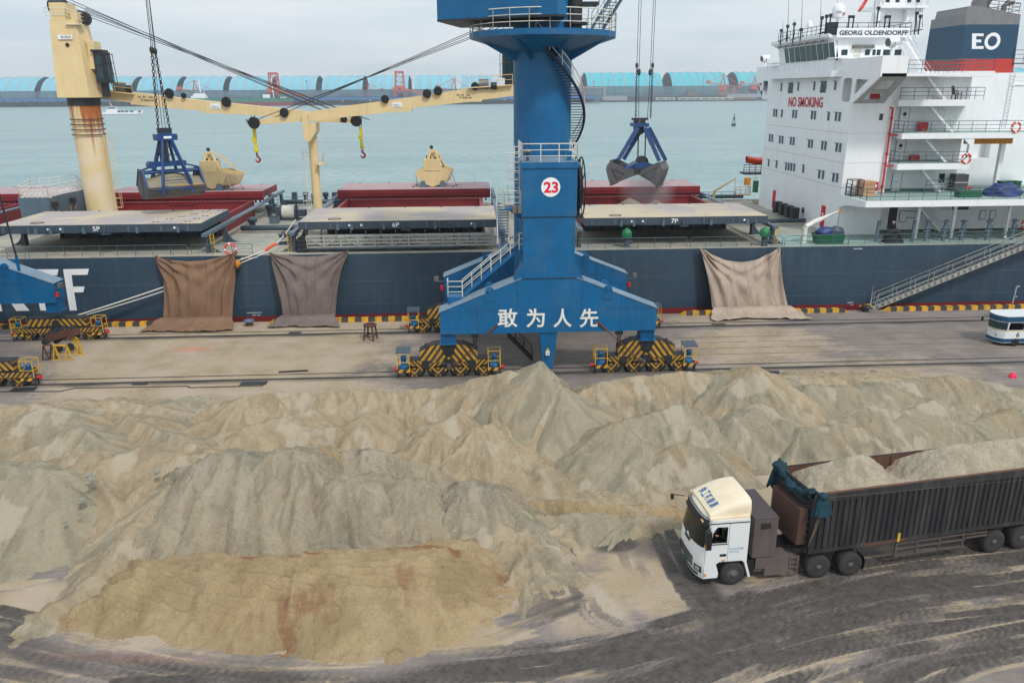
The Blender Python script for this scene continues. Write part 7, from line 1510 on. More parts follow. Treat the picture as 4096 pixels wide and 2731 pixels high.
rs = MB(M['rust']); rs.box(TL0+.08, TL1, TW-.10, TW-.085, TZ0+1.2, TZ1-.0); rs.box(TL0+.08, TL1, .088, .10, TZ1-.4, TZ1); rs.box(TL0, TL1, -.035, .095, TZ1, TZ1+.012)
for x in (-3.9, -.8, 2.2): rs.box(x, x+.1, TW-.16, TW-.1, TZ0+1.2, TZ1-.03)
xf(rs, t2l); rs.build('inner_lining', tro)
br_ = MB(paint('brown_headboard', srgb(88, 62, 54), .7, .1, srgb(60, 48, 44), .5)); br_.prism([(TL0-.06, .18, 1.6), (TL0-.42, .25, 1.6), (TL0-.46, .5, 1.6), (TL0-.46, 2.1, 1.6), (TL0-.42, 2.3, 1.6), (TL0-.06, 2.36, 1.6)], (0, 0, 1.6)); xf(br_, t2l); br_.build('headboard_tank', tro, None, .02)
ld = MB(M['dark'])
for k in range(7): ld.tube([(TL0-.1, .02, 1.5+k*.3), (TL0-.18, -.02, 1.5+k*.3+.05), (TL0-.1, .16, 1.5+k*.3+.1)], .014, 4)
for z in (3.35, 3.5, 3.62): ld.tube([(TL0-.05, .1, z), (TL0-.3, .3, z), (TL0-.3, 2.2, z), (TL0-.05, 2.4, z)], .018, 5)
for k in range(7): ld.tube([(TL0-.3, .3+k*.31, 3.33), (TL0-.3, .3+k*.31, 3.64)], .014, 4)
xf(ld, t2l); ld.pieces('front_rack', tro)
fr2 = MB(dust); fr2.box(TL0+.2, TL1, .55, .75, .95, 1.3); fr2.box(TL0+.2, TL1, 1.75, 1.95, .95, 1.3)
for x in np.arange(TL0+.5, TL1, 1.1): fr2.box(x, x+.1, .05, TW-.05, 1.2, TZ0)
for z in (.50, .82, 1.08): fr2.box(-5.0, -1.6, .05, .11, z, z+.06)
for x in (-5.0, -4.0, -2.9, -1.75): fr2.box(x, x+.07, .05, .11, .5, 1.3)
fr2.box(-1.6, -.55, .05, .10, .88, .96); fr2.box(-1.6, -.55, .05, .10, 1.05, 1.12); fr2.m(M['yellow']).box(-5.05, -4.93, -.04, -.032, TZ0-.05, TZ0+.35); fr2.m(M['rust']).box(-6.6, -4.6, -.036, -.031, TZ0-.05, TZ0+.08); xf(fr2, t2l); fr2.build('trailer_frame', tro)
for x in (-.12, 1.28, 2.68): wheel('trailer_wheel', tro, (x, .02, .53), .53, .58, t2l); wheel('trailer_wheel', tro, (x, TW-.6, .53), .53, .58, t2l)
# sand load, tarpaulin roll
lx = np.linspace(TL0+.08, TL1-.08, 150); ly = np.linspace(.11, TW-.11, 40); LX, LY = np.meshgrid(lx, ly); yc = np.abs(LY-TW/2)/(TW/2)
H = 3.62+.0*LX; g1 = np.exp(-((LX+6.8)/1.6)**2); g2 = sstep(-4.4, -2.4, LX)
H = 3.50+1.35*g1*(1-.40*yc**2)+1.15*g2*(1-.45*yc**2)-.75*np.exp(-((LX+4.7)/.9)**2-((LY-2.1)/.9)**2)-.25*sstep(-8.2, -9, LX); H = H+(fbm(LX*1.2, LY*1.2, 201, 5)-.5)*.55+(fbm(LX*5, LY*5, 207, 4, .6)-.5)*.22
H = np.maximum(H, 3.90-.75*(LY-.11)); H = np.maximum(H, 3.2); H = np.minimum(H, 3.90+.95*(1-yc**2)); H = np.minimum(H, 3.87+np.minimum(1.35*(LY-.11), .9*(TW-.11-LY)-.18)+.03*(fbm(LX*4, LY*4, 211, 2)-.5)); 
wpt = np.stack([np.cos(A2)*LX-np.sin(A2)*LY+O2[0], np.sin(A2)*LX+np.cos(A2)*LY+O2[1]], 0)
sand_load = grid_mesh('sand_load', wpt[0], wpt[1], H, M['sand_pale']); c0 = np.array([wpt[0].mean(), wpt[1].mean(), 0.0]); sand_load.data.transform(Matrix.Translation(-Vector(c0))); sand_load.location = c0
nn = len(sand_load.data.vertices); set_attr(sand_load.data, 'flow', fbm(LX*2.2, LY*1.6, 39, 4, .6).ravel()); set_attr(sand_load.data, 'tint', (fbm(LX, LY, 9)-.5).ravel()+.0); set_attr(sand_load.data, 'lite', (.34+.7*(fbm(LX*1.5, LY*1.5, 19)-.5)).ravel()); set_attr(sand_load.data, 'rust', np.zeros(nn)); set_attr(sand_load.data, 'wet', (.9*(fbm(LX*2.5, LY*2.5, 29)-.42)).ravel())
tag(sand_load, 'lumpy pale sand piled high in the long black trailer', 'sand load')
teal = paint('teal_sheet', srgb(12, 54, 66), .85, .28, srgb(8, 32, 42), .5, True, 2.0)
tp = MB(teal); pts = []; rr = []
N = 40
for k in range(N+1):
    u = k/N; y = TW+.10-(TW+.15)*u; x = TL0-.08+.05*math.sin(u*9); z = TZ1+.02-.34*math.sin(math.pi*u)**1.2+.03*math.sin(u*23); pts.append((x, y, z)); rr.append(.15+.05*math.sin(u*17)+.03*math.sin(u*41+1)+(.07 if u > .93 or u < .06 else 0))
P = []
for k in range(N+1):
    row = []
    for j in range(17):
        t = 2*math.pi*j/16; r = rr[k]*(1+.28*math.sin(t*5+k*.35)+.12*math.sin(t*9-k*.5)); row.append((pts[k][0]+r*1.1*math.cos(t), pts[k][1], pts[k][2]+r*math.sin(t)))
    P.append(row)
tp.grid(P)
def skirt(cx, cy, z0, L, wx, wy, seed, out=.06):
    P = []
    for i in range(9):
        u = i/8; row = []
        for j in range(41):
            t = 2*math.pi*j/40; k = (.35+.65*u**.7)*(1+.16*math.sin(t*9+seed)*u+.08*math.sin(t*17+seed*2)*u); row.append((cx+wx*k*math.cos(t), cy+wy*k*math.sin(t)-out*u, z0-L*u*(1+.06*math.sin(t*4+seed))+.03*math.sin(t*7)))
        P.append(row)
    tp.grid(P); tp.sphere((cx, cy, z0+.02), .2, 12, 8, .8)
skirt(TL0+.28, -.12, TZ1-.05, .78, .42, .16, 1.0); skirt(TL0-.1, TW+.12, TZ1+.02, 1.0, .34, .14, 2.2, -.05)
xf(tp, t2w); tag(tp.build('tarpaulin'), 'teal tarpaulin bunched across the front of the loaded trailer', 'tarpaulin')
rp_ = MB(paint('lashing_cord', srgb(112, 98, 80), .9, .1))
for e in range(5): rp_.tube([(TL0+.1+e*.05, -.2, 3.2), (TL0-.02+e*.02, -.16, 2.3), (TL0-.1, -.08, 1.7)], .012, 4)
rp_.tube([(TL0+.5, -.1, TZ1-.12), (TL1, -.06, TZ1-.62)], .007, 4); xf(rp_, t2w); tag(rp_.build('lashing_rope'), 'pale lashing ropes hanging at the near front corner of the trailer', 'rope')
# ---------------------------------------------------------------- hanging grabs
def chain(m_, a, b, r=.035, L=.26):
    a, b = Vector(a), Vector(b); n = max(2, int((b-a).length/(L*.8))); d = (b-a).normalized(); s1 = d.cross(Vector((0, 1, 0))).normalized(); s2 = d.cross(s1)
    for k in range(n):
        c = a.lerp(b, (k+.5)/n); s_ = s1 if k % 2 else s2; m_.tube([c+d*(L*.5*math.cos(t))+s_*(L*.33*math.sin(t)) for t in np.linspace(0, 6.283, 9)[:-1]], r, 4, closed=True)
GB, SH = M['blue_grab'], M['grey_shell']
# closed, loaded grab over hatch 5
Yg = 74.0; qb = D(610, 785, Yg); th = math.radians(37); A_ = np.array([math.cos(th), math.sin(th), 0]); B_ = np.array([-math.sin(th), math.cos(th), 0]); L_ = 5.2
org = np.array(D(592, 800, Yg))+B_*1.1
gp = lambda a, b, z: org+A_*a+B_*b+np.array([0, 0, z])
ht_ = D(662, 515, 75.5)[2]-org[2]
grab = thing('clamshell_grab', 'blue clamshell grab, shut and full of sand, hanging on chains at the left', 'grab', tuple(gp(L_/2, 0, 0)), 'clamshell grabs at the port')
endp = [(-1.75, 1.05), (-1.55, .55), (-.9, .12), (0, -.08), (.9, .12), (1.55, .55), (1.75, 1.05), (.55, 2.65), (-.55, 2.65)]
for a0, lb in ((0, None), (L_-.06, None)):
    m_ = MB(SH); m_.prism([gp(a0, b, z) for b, z in endp], A_*.06); m_.bar(gp(a0-.03, 0, 0), gp(a0-.03, 0, 2.6), .3, .12, up=tuple(B_)); m_.m(GB)
    for s_ in (-1, 1): m_.bar(gp(a0, s_*1.75, 1.05), gp(a0, s_*.55, 2.65), .16, .1)
    m_.build('end_plate', grab)
pr_ = [(-1.75, 1.05), (-1.55, .55), (-.9, .12), (0, -.08), (.9, .12), (1.55, .55), (1.75, 1.05)]
m_ = MB(SH)
for (b0, z0), (b1, z1) in zip(pr_[:-1], pr_[1:]): m_.add([gp(.05, b0, z0), gp(L_-.05, b0, z0), gp(L_-.05, b1, z1), gp(.05, b1, z1)], [(0, 1, 2, 3)])
for s_ in (-1, 1): m_.bar(gp(0, s_*1.72, 1.02), gp(L_, s_*1.72, 1.02), .12, .2)
m_.m(GB); m_.box(0, 0, 0, 0, 0, 0) if 0 else None
for a0 in (.8, 2.6): m_.bar(gp(a0, -1.83, .85), gp(a0+1.3, -1.80, .93), .05, .16)
m_.m(M['orange']).bar(gp(2.6, -1.76, 1.13), gp(L_-.05, -1.76, 1.13), .1, .05); m_.build('bucket_shell', grab)
m_ = MB(GB)
for b in (-.5, .5): m_.tube([gp(0, b, 2.35), gp(L_, b, 2.35)], .13, 8)
for a0 in (.1, 1.1, 3.6, 4.6): m_.bar(gp(a0, -.5, 2.35), gp(a0+.4, .5, 2.4), .1, .2)
m_.bar(gp(0, -.5, 2.62), gp(1.2, -.2, 2.95), .14); m_.bar(gp(L_, -.5, 2.62), gp(L_-1.2, -.2, 2.95), .14); m_.bar(gp(1.1, 0, 3.05), gp(L_-1.1, 0, 3.05), .8, .45); m_.cyl(gp(1.0, -.45, 3.0), gp(1.0, .45, 3.0), .34, 14); m_.build('cross_tube', grab)
zh = ht_-.95
for a0, e in ((1.75, 2.0), (3.45, 3.2)):
    for s_ in (-1, 1):
        m_ = MB(GB); m_.bar(gp(L_/2+(a0-L_/2)*.42, s_*.35, zh), gp(a0+ (a0-L_/2)*.5, s_*1.72, 1.25), .2, .3); m_.bar(gp(a0+(a0-L_/2)*.5, s_*1.72, 1.35), gp(a0+(a0-L_/2)*.5, s_*1.85, .45), .14, .2); m_.build('grab_arm', grab)
m_ = MB(GB)
for s_ in (-1, 1):
    for k in range(5): t = .18+k*.18; c = lambda a0: Vector(gp(L_/2+(a0-L_/2)*.42, s_*.35, zh)).lerp(Vector(gp(a0+(a0-L_/2)*.5, s_*1.72, 1.25)), t); m_.bar(c(1.75), c(3.45), .07)
m_.pieces('arm_rung', grab)
m_ = MB(GB); m_.bar(gp(L_/2-.95, 0, zh+.15), gp(L_/2+.95, 0, zh+.15), 1.0, .55); m_.m(M['dark']).bar(gp(L_/2-.6, 0, zh+.75), gp(L_/2+.6, 0, zh+.75), .5, .45); m_.bar(gp(L_/2-.3, 0, zh-.1), gp(L_/2-.3, 0, 3.1), .7, .5); m_.m(M['white']).bar(gp(L_/2-.3, -.51, zh+.15), gp(L_/2+.4, -.51, zh+.15), .02, .2)
m_.m(GB).bar(gp(L_/2-.55, 0, zh+.4), gp(L_/2+.55, 0, zh+.4), .6, .3); m_.build('grab_head', grab)
m_ = MB(M['dark']); e0, e1 = gp(L_/2-.5, 0, zh+1.0), gp(L_/2+.5, 0, zh+1.0); k0, k1 = D(606, 200, 75.5), D(620, 205, 75.5); chain(m_, e0, k0, .045, .34); chain(m_, e1, k1, .045, .34)
for k_ in (k0, k1): m_.sphere(k_, .2, 8, 6, 1.5)
t_ = D(590, -40, 75.5)
for k_, o in ((k0, 0), (k1, .25)): m_.tube([k_, np.array(t_)+np.array([o, 0, 9])*1], .035, 4)
for o in (-.14, .14): m_.tube([gp(L_/2+o, 0, zh+.9), np.array(t_)+np.array([.1+o*.4, 0, 9])], .025, 4)
m_.build('hoist_chain', grab)
def mound(a0, a1, b0, b1, zf, fn, mat, lab, n=34, m2=22):
    us = np.linspace(a0, a1, n); vs_ = np.linspace(b0, b1, m2); U_, V_ = np.meshgrid(us, vs_); W_ = np.array([fn(u, v, zf(u, v)) for u, v in zip(U_.ravel(), V_.ravel())]).reshape(m2, n, 3); c = W_.reshape(-1, 3).mean(0); W_ = W_-c
    o = grid_mesh('sand_load', W_[..., 0], W_[..., 1], W_[..., 2], mat); o.location = c; k = len(o.data.vertices)
    for nm, v in (('flow', .5), ('tint', .1), ('lite', 0), ('rust', 0), ('wet', .1)): set_attr(o.data, nm, np.full(k, v))
    return tag(o, lab, 'sand load')
mound(.07, L_-.07, -1.68, 1.68, lambda u, v: 1.05+1.3*(1-abs(v/1.7)**1.5)*(.78+.22*math.cos((u-L_/2)*1.3))+.15*mnoise.noise(Vector((u*1.3, v*1.5, 3))), gp, M['sand_grey'], 'sand heaped in the shut blue grab')
# open grab over hatch 7
Yr = 82.6; g2 = lambda x, y, Y=Yr: np.array(D(2380+x/4.9, 440+y/4.9, Y)); Ev = np.array([1.25, 2.6, 0.0])
grab2 = thing('clamshell_grab', 'grey and blue clamshell grab hanging wide open above hatch 7', 'grab', tuple(g2(850, 1240)), 'clamshell grabs at the port')
for nm, side_, outer_, ribs in (('left', [(300, 1000), (620, 1160), (840, 1180), (850, 1262), (500, 1400), (300, 1472), (250, 1330), (213, 1160), (240, 1075)], [(300, 1000), (240, 1075), (213, 1160), (250, 1330), (300, 1472)], [(330, 1140), (590, 1250), (430, 1340)]),
                               ('right', [(1270, 1040), (1100, 1080), (870, 1200), (845, 1270), (1080, 1400), (1210, 1515), (1290, 1330), (1335, 1180)], [(1270, 1040), (1335, 1180), (1290, 1330), (1210, 1515)], [(1240, 1105), (930, 1260), (1095, 1365)])):
    m_ = MB(SH); m_.prism([g2(*q) for q in side_], Ev*.025); m_.prism([g2(*q)+Ev for q in side_], Ev*.025)
    for a, b in zip(outer_[:-1], outer_[1:]): m_.add([g2(*a), g2(*a)+Ev, g2(*b)+Ev, g2(*b)], [(0, 1, 2, 3)], True)
    for k in range(3): m_.bar(g2(*ribs[k])-np.array([0, .05, 0]), g2(*ribs[(k+1) % 3])-np.array([0, .05, 0]), .09, .09)
    c_ = outer_[0]; m_.bar(g2(*c_), g2(*c_)+Ev, .14, .14); c_ = outer_[-1]; m_.bar(g2(*c_), g2(*c_)+Ev, .16, .16)
    i0, i1 = (1, 3) if nm == 'left' else (1, 3)
    m_.add([g2(*side_[1]), g2(*side_[2]), g2(*side_[2])+Ev, g2(*side_[1])+Ev], [(0, 1, 2, 3)]); m_.build('bucket_shell', grab2)
for (a, b), off in (((( 835, 350), (450, 985)), 0), (((870, 440), (560, 975)), 1), (((975, 350), (1262, 1005)), 0), (((1055, 350), (1385, 990)), 1)):
    m_ = MB(GB); A0 = g2(*a, 83.2 if not off else 85.0); B0 = g2(*b, 82.7 if not off else 85.1); c = (Vector(A0)+Vector(B0))/2; m_.bar(A0, c, .42, .3, up=(0, 1, 0)); m_.bar(c, B0, .38, .26, up=(0, 1, 0)); m_.build('grab_arm', grab2)
m_ = MB(M['steel'])
for k in range(5):
    t = (k+1)/6
    for a, b, c, d in (((835, 350), (450, 985), (870, 440), (560, 975)), ((975, 350), (1262, 1005), (1055, 350), (1385, 990))):
        p = Vector(g2(*a, 83.2)).lerp(Vector(g2(*b, 82.7)), t); q = Vector(g2(*c, 85.0)).lerp(Vector(g2(*d, 85.1)), t); m_.bar(p, q, .06)
m_.pieces('arm_rung', grab2)
m_ = MB(GB); a, b = g2(785, 270), g2(1085, 340); m_.box(a[0], b[0], 83.2, 85.2, b[2], a[2]); m_.m(M['dark']); a, b = g2(780, 168), g2(1100, 208); m_.box(a[0], b[0], 83.9, 84.4, b[2], a[2]); c = g2(925, 400); m_.cyl((c[0], 83.6, c[2]), (c[0], 84.8, c[2]), .5, 16); a, b = g2(830, 205), g2(1040, 272); m_.box(a[0], b[0], 83.8, 84.6, b[2], a[2]); m_.m(SH); a, b = g2(890, 190), g2(935, 268); m_.box(a[0], b[0], 83.6, 83.75, b[2], a[2]); m_.build('grab_head', grab2)
m_ = MB(GB); c = g2(900, 1085, 84); m_.box(c[0]-.9, c[0]+.9, 83.0, 85.2, c[2]-.35, c[2]+.2); m_.prism([(c[0]-1.8, 83.2, c[2]-.3), (c[0]-.6, 83.2, c[2]+.35), (c[0]+.6, 83.2, c[2]+.35), (c[0]+1.7, 83.2, c[2]-.1), (c[0]+.2, 83.2, c[2]-.7)], (0, 2, 0)); m_.m(M['dark']).cyl((c[0]+.1, 83.6, c[2]+.35), (c[0]+.1, 84.6, c[2]+.35), .62, 18); c = g2(835, 1205); m_.cyl((c[0], 82.5, c[2]), (c[0], 85.6, c[2]), .32, 14); m_.build('closing_block', grab2)
m_ = MB(M['rope_wire'])
for x0, x1 in ((845, 830), (857, 845), (985, 970), (997, 985)): m_.tube([g2(x0, 460, 84), g2(x1, 1000, 84)], .035, 4)
for x0, y0, xt in ((798, 165, 1147/2.296+2048), (1088, 165, 1300/2.296+2048)):
    a = g2(x0, y0, 84.1); k_ = D(2048+(1147 if x0 < 900 else 1292)/2.296, 262, 84.1); chain(m_, a, k_, .035, .26); m_.sphere(k_, .16, 8, 6, 1.7); tt = D(2048+(1160 if x0 < 900 else 1318)/2.296, -20, 84.1); m_.tube([k_, np.array(tt)+np.array([0, 0, 9.5])], .028, 4)
for x0, px in ((857, 1166), (1028, 1270)):
    k_ = D(2048+px/2.296, 290, 84.1); m_.tube([g2(x0, 168, 84.1), k_], .03, 4); m_.sphere(k_, .2, 8, 6, 1.8); tt = D(2048+(1180 if x0 < 900 else 1300)/2.296, -20, 84.1); m_.tube([k_, np.array(tt)+np.array([0, 0, 9.5])], .028, 4)
m_.build('hoist_chain', grab2)
for c_, lab, w_, h_ in (((2625, 797), 'sand peak showing above the open coaming of hatch 7', 2.6, 4.2), ((2520, 785), 'small spilled sand mound on the far edge of hatch 7', 2.2, 1.0)):
    q = D(*c_, 86.5 if w_ > 2.4 else 90.6); mound(-w_*1.2, w_*1.2, -w_*1.2, w_*1.2, lambda u, v: max(-2.6, -.62*math.hypot(u, v))+.1*mnoise.noise(Vector((u, v, 1))), lambda u, v, z: np.array([q[0]+u, q[1]+v, q[2]+z]), M['sand_grey'], lab)
# dust falling from the open grab
dm = bpy.data.materials.new('falling_dust'); dm.use_nodes = True; t_ = dm.node_tree; t_.nodes.clear(); o_ = t_.nodes.new('ShaderNodeOutputMaterial'); v_ = t_.nodes.new('ShaderNodeVolumePrincipled'); v_.inputs['Color'].default_value = (.96, .94, .95, 1); tc_ = t_.nodes.new('ShaderNodeTexCoord'); nz_ = t_.nodes.new('ShaderNodeTexNoise'); nz_.inputs['Scale'].default_value = .9; nz_.inputs['Detail'].default_value = 3
gr_ = t_.nodes.new('ShaderNodeTexGradient'); gr_.gradient_type = 'SPHERICAL'; mp_ = t_.nodes.new('ShaderNodeMapping'); mp_.inputs['Scale'].default_value = (1/3.1, 1/2.4, 1/3.0); t_.links.new(tc_.outputs['Object'], mp_.inputs[0]); t_.links.new(mp_.outputs[0], gr_.inputs[0]); t_.links.new(tc_.outputs['Object'], nz_.inputs[0])
mm_ = t_.nodes.new('ShaderNodeMath'); mm_.operation = 'MULTIPLY'; t_.links.new(gr_.outputs['Fac'], mm_.inputs[0]); t_.links.new(nz_.outputs['Fac'], mm_.inputs[1]); m2_ = t_.nodes.new('ShaderNodeMath'); m2_.operation = 'MULTIPLY'; m2_.inputs[1].default_value = 1.0; t_.links.new(mm_.outputs[0], m2_.inputs[0]); t_.links.new(m2_.outputs[0], v_.inputs['Density']); t_.links.new(v_.outputs[0], o_.inputs['Volume'])
q = D(2590, 762, 85.5); m_ = MB(dm); m_.sphere((0, 0, 0), 3.0, 20, 12, 1.0); o = m_.build('dust_cloud', None, None, 0, loc=(0, 0, 0)); o.location = q; o.scale = (1.1, .8, 1.0); tag(o, 'pale dust drifting beneath the open grab over hatch 7', 'dust', None, 'stuff')
# ---------------------------------------------------------------- cream grabs stowed on the far hatch covers
def deck_grab(lab, poly, fn, E_, head, arms, Y0):
    g = thing('deck_grab', lab, 'grab', tuple(fn(*poly[0], Y0)), 'cream grabs stowed on the far hatch covers'); E_ = np.array(E_); C_ = M['cream']
    m_ = MB(C_); P0 = [fn(*q, Y0) for q in poly]; m_.prism(P0, E_*.03); m_.prism([np.array(p)+E_ for p in P0], E_*.03); n = len(P0)
    bot = range(n)
    for i in bot:
        a, b = P0[i], P0[(i+1) % n]
        if i in arms['open']: continue
        m_.add([a, np.array(a)+E_, np.array(b)+E_, b], [(0, 1, 2, 3)])
    m_.build('bucket_shell', g)
    hx0, hy0, hx1, hy1 = head; m_ = MB(C_); a, b = fn(hx0, hy0, Y0+1), fn(hx1, hy1, Y0+1); m_.box(a[0], b[0], Y0+.5, Y0+1.8, b[2], a[2]); cx_ = (a[0]+b[0])/2; m_.cyl((cx_, Y0+1.1, a[2]-2.6), (cx_, Y0+1.1, a[2]), .28, 10); m_.m(M['dark']).box(cx_-.75, cx_-.3, Y0+.9, Y0+1.5, a[2]-1.9, a[2]-.7); m_.box(cx_+.3, cx_+.8, Y0+.9, Y0+1.5, a[2]-2.0, a[2]-.8); m_.sphere((cx_-.1, Y0+1.1, a[2]+.28), .22, 8, 6); m_.build('grab_head', g)
    m_ = MB(C_); c = fn(*arms['block'], Y0+.4); m_.box(c[0]-.95, c[0]+.95, Y0-.07, Y0+1.6, c[2]-.7, c[2]+.55); m_.build('closing_block', g)
    for q, r_ in arms['bars']:
        for dd in (0, 1): m_ = MB(C_); p0 = np.array(fn(*q, Y0+.5))+E_*dd*.3; p1 = np.array(fn(*r_, Y0+.1))+E_*dd*.9; m_.bar(p0, p1, .2, .24); m_.build('grab_arm', g)
    for q in arms['props']:
        m_ = MB(M['white_rail']); p = fn(*q[0], Y0); m_.bar(p, (p[0]+q[1], Y0+q[2], 8.3), .08); m_.m(M['dark']).cyl((p[0]+q[1], Y0+q[2], 8.27), (p[0]+q[1], Y0+q[2], 8.4), .12, 8); m_.build('stay_rod', g)
    for q in arms['chocks']:
        p = fn(*q, Y0-.15); m_ = MB(M['slate_light']); m_.frust([(p[0]-.42, Y0-.4, 8.27), (p[0]+.42, Y0-.4, 8.27), (p[0]+.42, Y0+2.4, 8.27), (p[0]-.42, Y0+2.4, 8.27)], [(p[0]-.22, Y0-.3, 9.0), (p[0]+.22, Y0-.3, 9.0), (p[0]+.22, Y0+2.3, 9.0), (p[0]-.22, Y0+2.3, 9.0)]); m_.build('chock', g)
    return g
f1 = lambda x, y, Y: np.array(D(1600+x/7.465, 560+y/7.465, Y)); zfix = 0
deck_grab('cream deck grab on the far cover 6 behind the blue tower, seen square on', [(460, 1010), (540, 880), (740, 800), (1240, 815), (1500, 920), (1490, 1000), (1380, 1280), (985, 1392), (935, 1392), (640, 1290)], f1, (.35, 2.5, 0), (880, 290, 1050, 375), dict(open={1, 2, 3}, block=(960, 720), bars=[((900, 370), (760, 800)), ((1050, 340), (1220, 810))], props=[((460, 1010), -.3, .1), ((500, 1080), -.1, 1.4), ((1490, 990), .35, .1), ((1520, 930), .6, 1.4)], chocks=[(690, 1400), (1275, 1400)]), 93.4)
f2 = lambda x, y, Y: np.array(D(500+x/4.48, 480+y/4.48, Y))
deck_grab('cream deck grab on the far cover 5 beside the loaded blue grab', [(1275, 935), (1390, 885), (1560, 890), (1820, 965), (1815, 1010), (1745, 1172), (1565, 1238), (1380, 1190)], f2, (1.5, 1.8, 0), (1445, 575, 1570, 605), dict(open={1, 2}, block=(1510, 820), bars=[((1455, 600), (1380, 880)), ((1550, 600), (1690, 890))], props=[((1815, 990), .4, .1), ((1960, 960), .4, 1.5)], chocks=[(1690, 1240), (1420, 1240)]), 92.4)
# boom hooks
def hook(lab, px, y0, y1, Y, k_):
    h_ = thing('cargo_hook', lab, 'hook', tuple(D(px, y1, Y)), 'yellow cargo hooks under the jib tips'); a = D(px, y0, Y); b = D(px+4, y1, Y); m_ = MB(M['yellow_hook']); H_ = a[2]-b[2]; x = a[0]
    m_.box(x-.16, x+.14, Y-.15, Y+.15, a[2]-H_*.25, a[2]); m_.box(x-.3, x+.1, Y-.18, Y+.18, a[2]-H_*.40, a[2]-H_*.25); m_.cyl((x, Y, a[2]-H_*.5), (x, Y, a[2]-H_*.4), .14, 10); m_.box(x-.17, x+.15, Y-.15, Y+.15, a[2]-H_*.63, a[2]-H_*.5); m_.lathe([(.2, 0), (.24, .1), (.2, .28)], (x, Y, a[2]-H_*.70), 'z', 10); m_.build('hook_block', h_)
    m_ = MB(paint('hook_red%d' % k_, srgb(150, 26, 52), .45, .1)); chain(m_, (x, Y, a[2]-H_*.69), (x+.03, Y, a[2]-H_*.82), .05, .3); z = a[2]-H_*.9; m_.tube([(x+.05, Y, z+.32), (x+.05, Y, z+.18)]+[(x+.05+.22*math.cos(t), Y, z-.05+.24*math.sin(t)) for t in np.linspace(1.57, -3.3, 12)], [.07]*2+[.1]*8+[.08, .07, .05, .03], 6); m_.build('hook', h_)
    m_ = MB(M['dark'])
    for e in (-.08, .08): m_.tube([(x+e, Y, a[2]-.05), (x+e*2, Y, a[2]+1.3)], .03, 4)
    m_.tube([(x-.1, Y, a[2]+.2), (x-.5, Y, a[2]+.45), (x-.7, Y, a[2]+.9)], .07, 5); m_.build('hook_rope', h_)
hook('yellow and red cargo hook hanging lowest, under the near jib tip', 1017, 515, 650, 82.8, 1); hook('yellow and red cargo hook under the far jib tip, right of the jib rest', 1443, 510, 632, 86.4, 2)
# ---------------------------------------------------------------- tarpaulins hung from ship to quay
def sheet(name, lab, col, TL, TR, BL, BR, sag, gl, gr, gdep, seed, seams, kz=.42, dk=.5):
    mt = NT('sheet_'+name+str(seed)); a = mt.noise(.7, 6, .62); b = mt.noise(3.2, 5, .65); c = mt.mix(mt.ramp(a, [(.32, 0), (.68, 1)]), tuple(x*.82 for x in col), tuple(x*1.12 for x in col)); c = mt.mix(mt.ramp(b, [(.60, 0), (.72, dk)]), c, tuple(x*.45 for x in col)); c = mt.mix(mt.attr('seam'), c, tuple(x*.33 for x in col)); mt.bump(mt.noise(9, 4), .4, .02); mat = mt.fin(c, .9)
    nu, nv = 130, 84; P = []; seam = []
    for i in range(nv):
        v = i/(nv-1); row = []
        for j in range(nu):
            u = j/(nu-1)
            if v < .78:
                w_ = v/.78; lx = TL[0]+(BL[0]-TL[0])*w_-.0; rx = TR[0]+(BR[0]-TR[0])*w_; e0 = gl*math.sin(math.pi*w_); lx += e0; rx -= gr*math.sin(math.pi*w_)
                ytop = TL[1]+(TR[1]-TL[1])*u+sag*4*u*(1-u); ybot = BL[1]+(BR[1]-BL[1])*u
                px = lx+(rx-lx)*u; py = ytop+(ybot-ytop)*w_; Y = 67.62-1.32*w_**.8-.35*math.sin(math.pi*w_)*math.sin(math.pi*u)
                fold = math.sin((u+.25*w_*(u-.5))*34+seed)*.09*(1-.4*w_)*(.35+abs(2*u-1)**1.5*1.5)+.34*(fbm(np.array([u*6+seed]), np.array([w_*2.2]), seed, 3)[0]-.5)
                for (cu, cs) in ((0, 1), (1, -1)): dd = abs(u-cu); fold += .19*math.sin(15*math.atan2(w_+.02, dd+.02)+seed)*math.exp(-2.2*math.hypot(dd, w_*.8))
                p = np.array(D(px, py, Y)); p[1] += fold; p[0] += fold*.3
            else:
                w_ = (v-.78)/.22; px = BL[0]+(BR[0]-BL[0])*u; py = BL[1]+(BR[1]-BL[1])*u; e = np.array(D(px, py, 66.3)); zt = e[2]
                cr = fbm(np.array([u*16+seed]), np.array([w_*5.0]), seed+5, 3)[0]; dep = gdep*(.65+.7*fbm(np.array([u*4+seed]), np.array([.5]), seed+8, 2)[0]); ww = min(1, w_*3.2)
                zt = max(zt, .5)
                zz_ = float(np.interp(w_, [0, .35, .5, 1], [zt, .44, .12, .05])); yk = float(np.interp(w_, [0, .35, .5, 1], [66.3, 65.42, 65.3, 65.3-dep])); z = zz_+.34*cr*(.4+.6*(w_ > .4))*(1-.4*w_); xo = (u-.5)*2*w_*.9; p = np.array([e[0]+xo+.25*(cr-.5), yk, max(.05, z)])
            row.append(p); s_ = 0.0
            for su in seams: s_ = max(s_, math.exp(-((u-su-.006*math.sin(v*30))/.008)**2)*(.5+.5*math.sin(v*170) if v < .78 else 0))
            seam.append(s_*.8)
        P.append(row)
    W_ = np.array(P); c0 = np.array([W_[..., 0].mean(), 66.5, 0]); W_ = W_-c0; o = grid_mesh('hanging_tarpaulin', W_[..., 0], W_[..., 1], W_[..., 2], mat); o.location = c0; set_attr(o.data, 'seam', np.array(seam)); s2 = o.modifiers.new('solid', 'SOLIDIFY'); s2.thickness = .02
    return tag(o, lab, 'tarpaulin', 'tarpaulins hung between ship and quay')
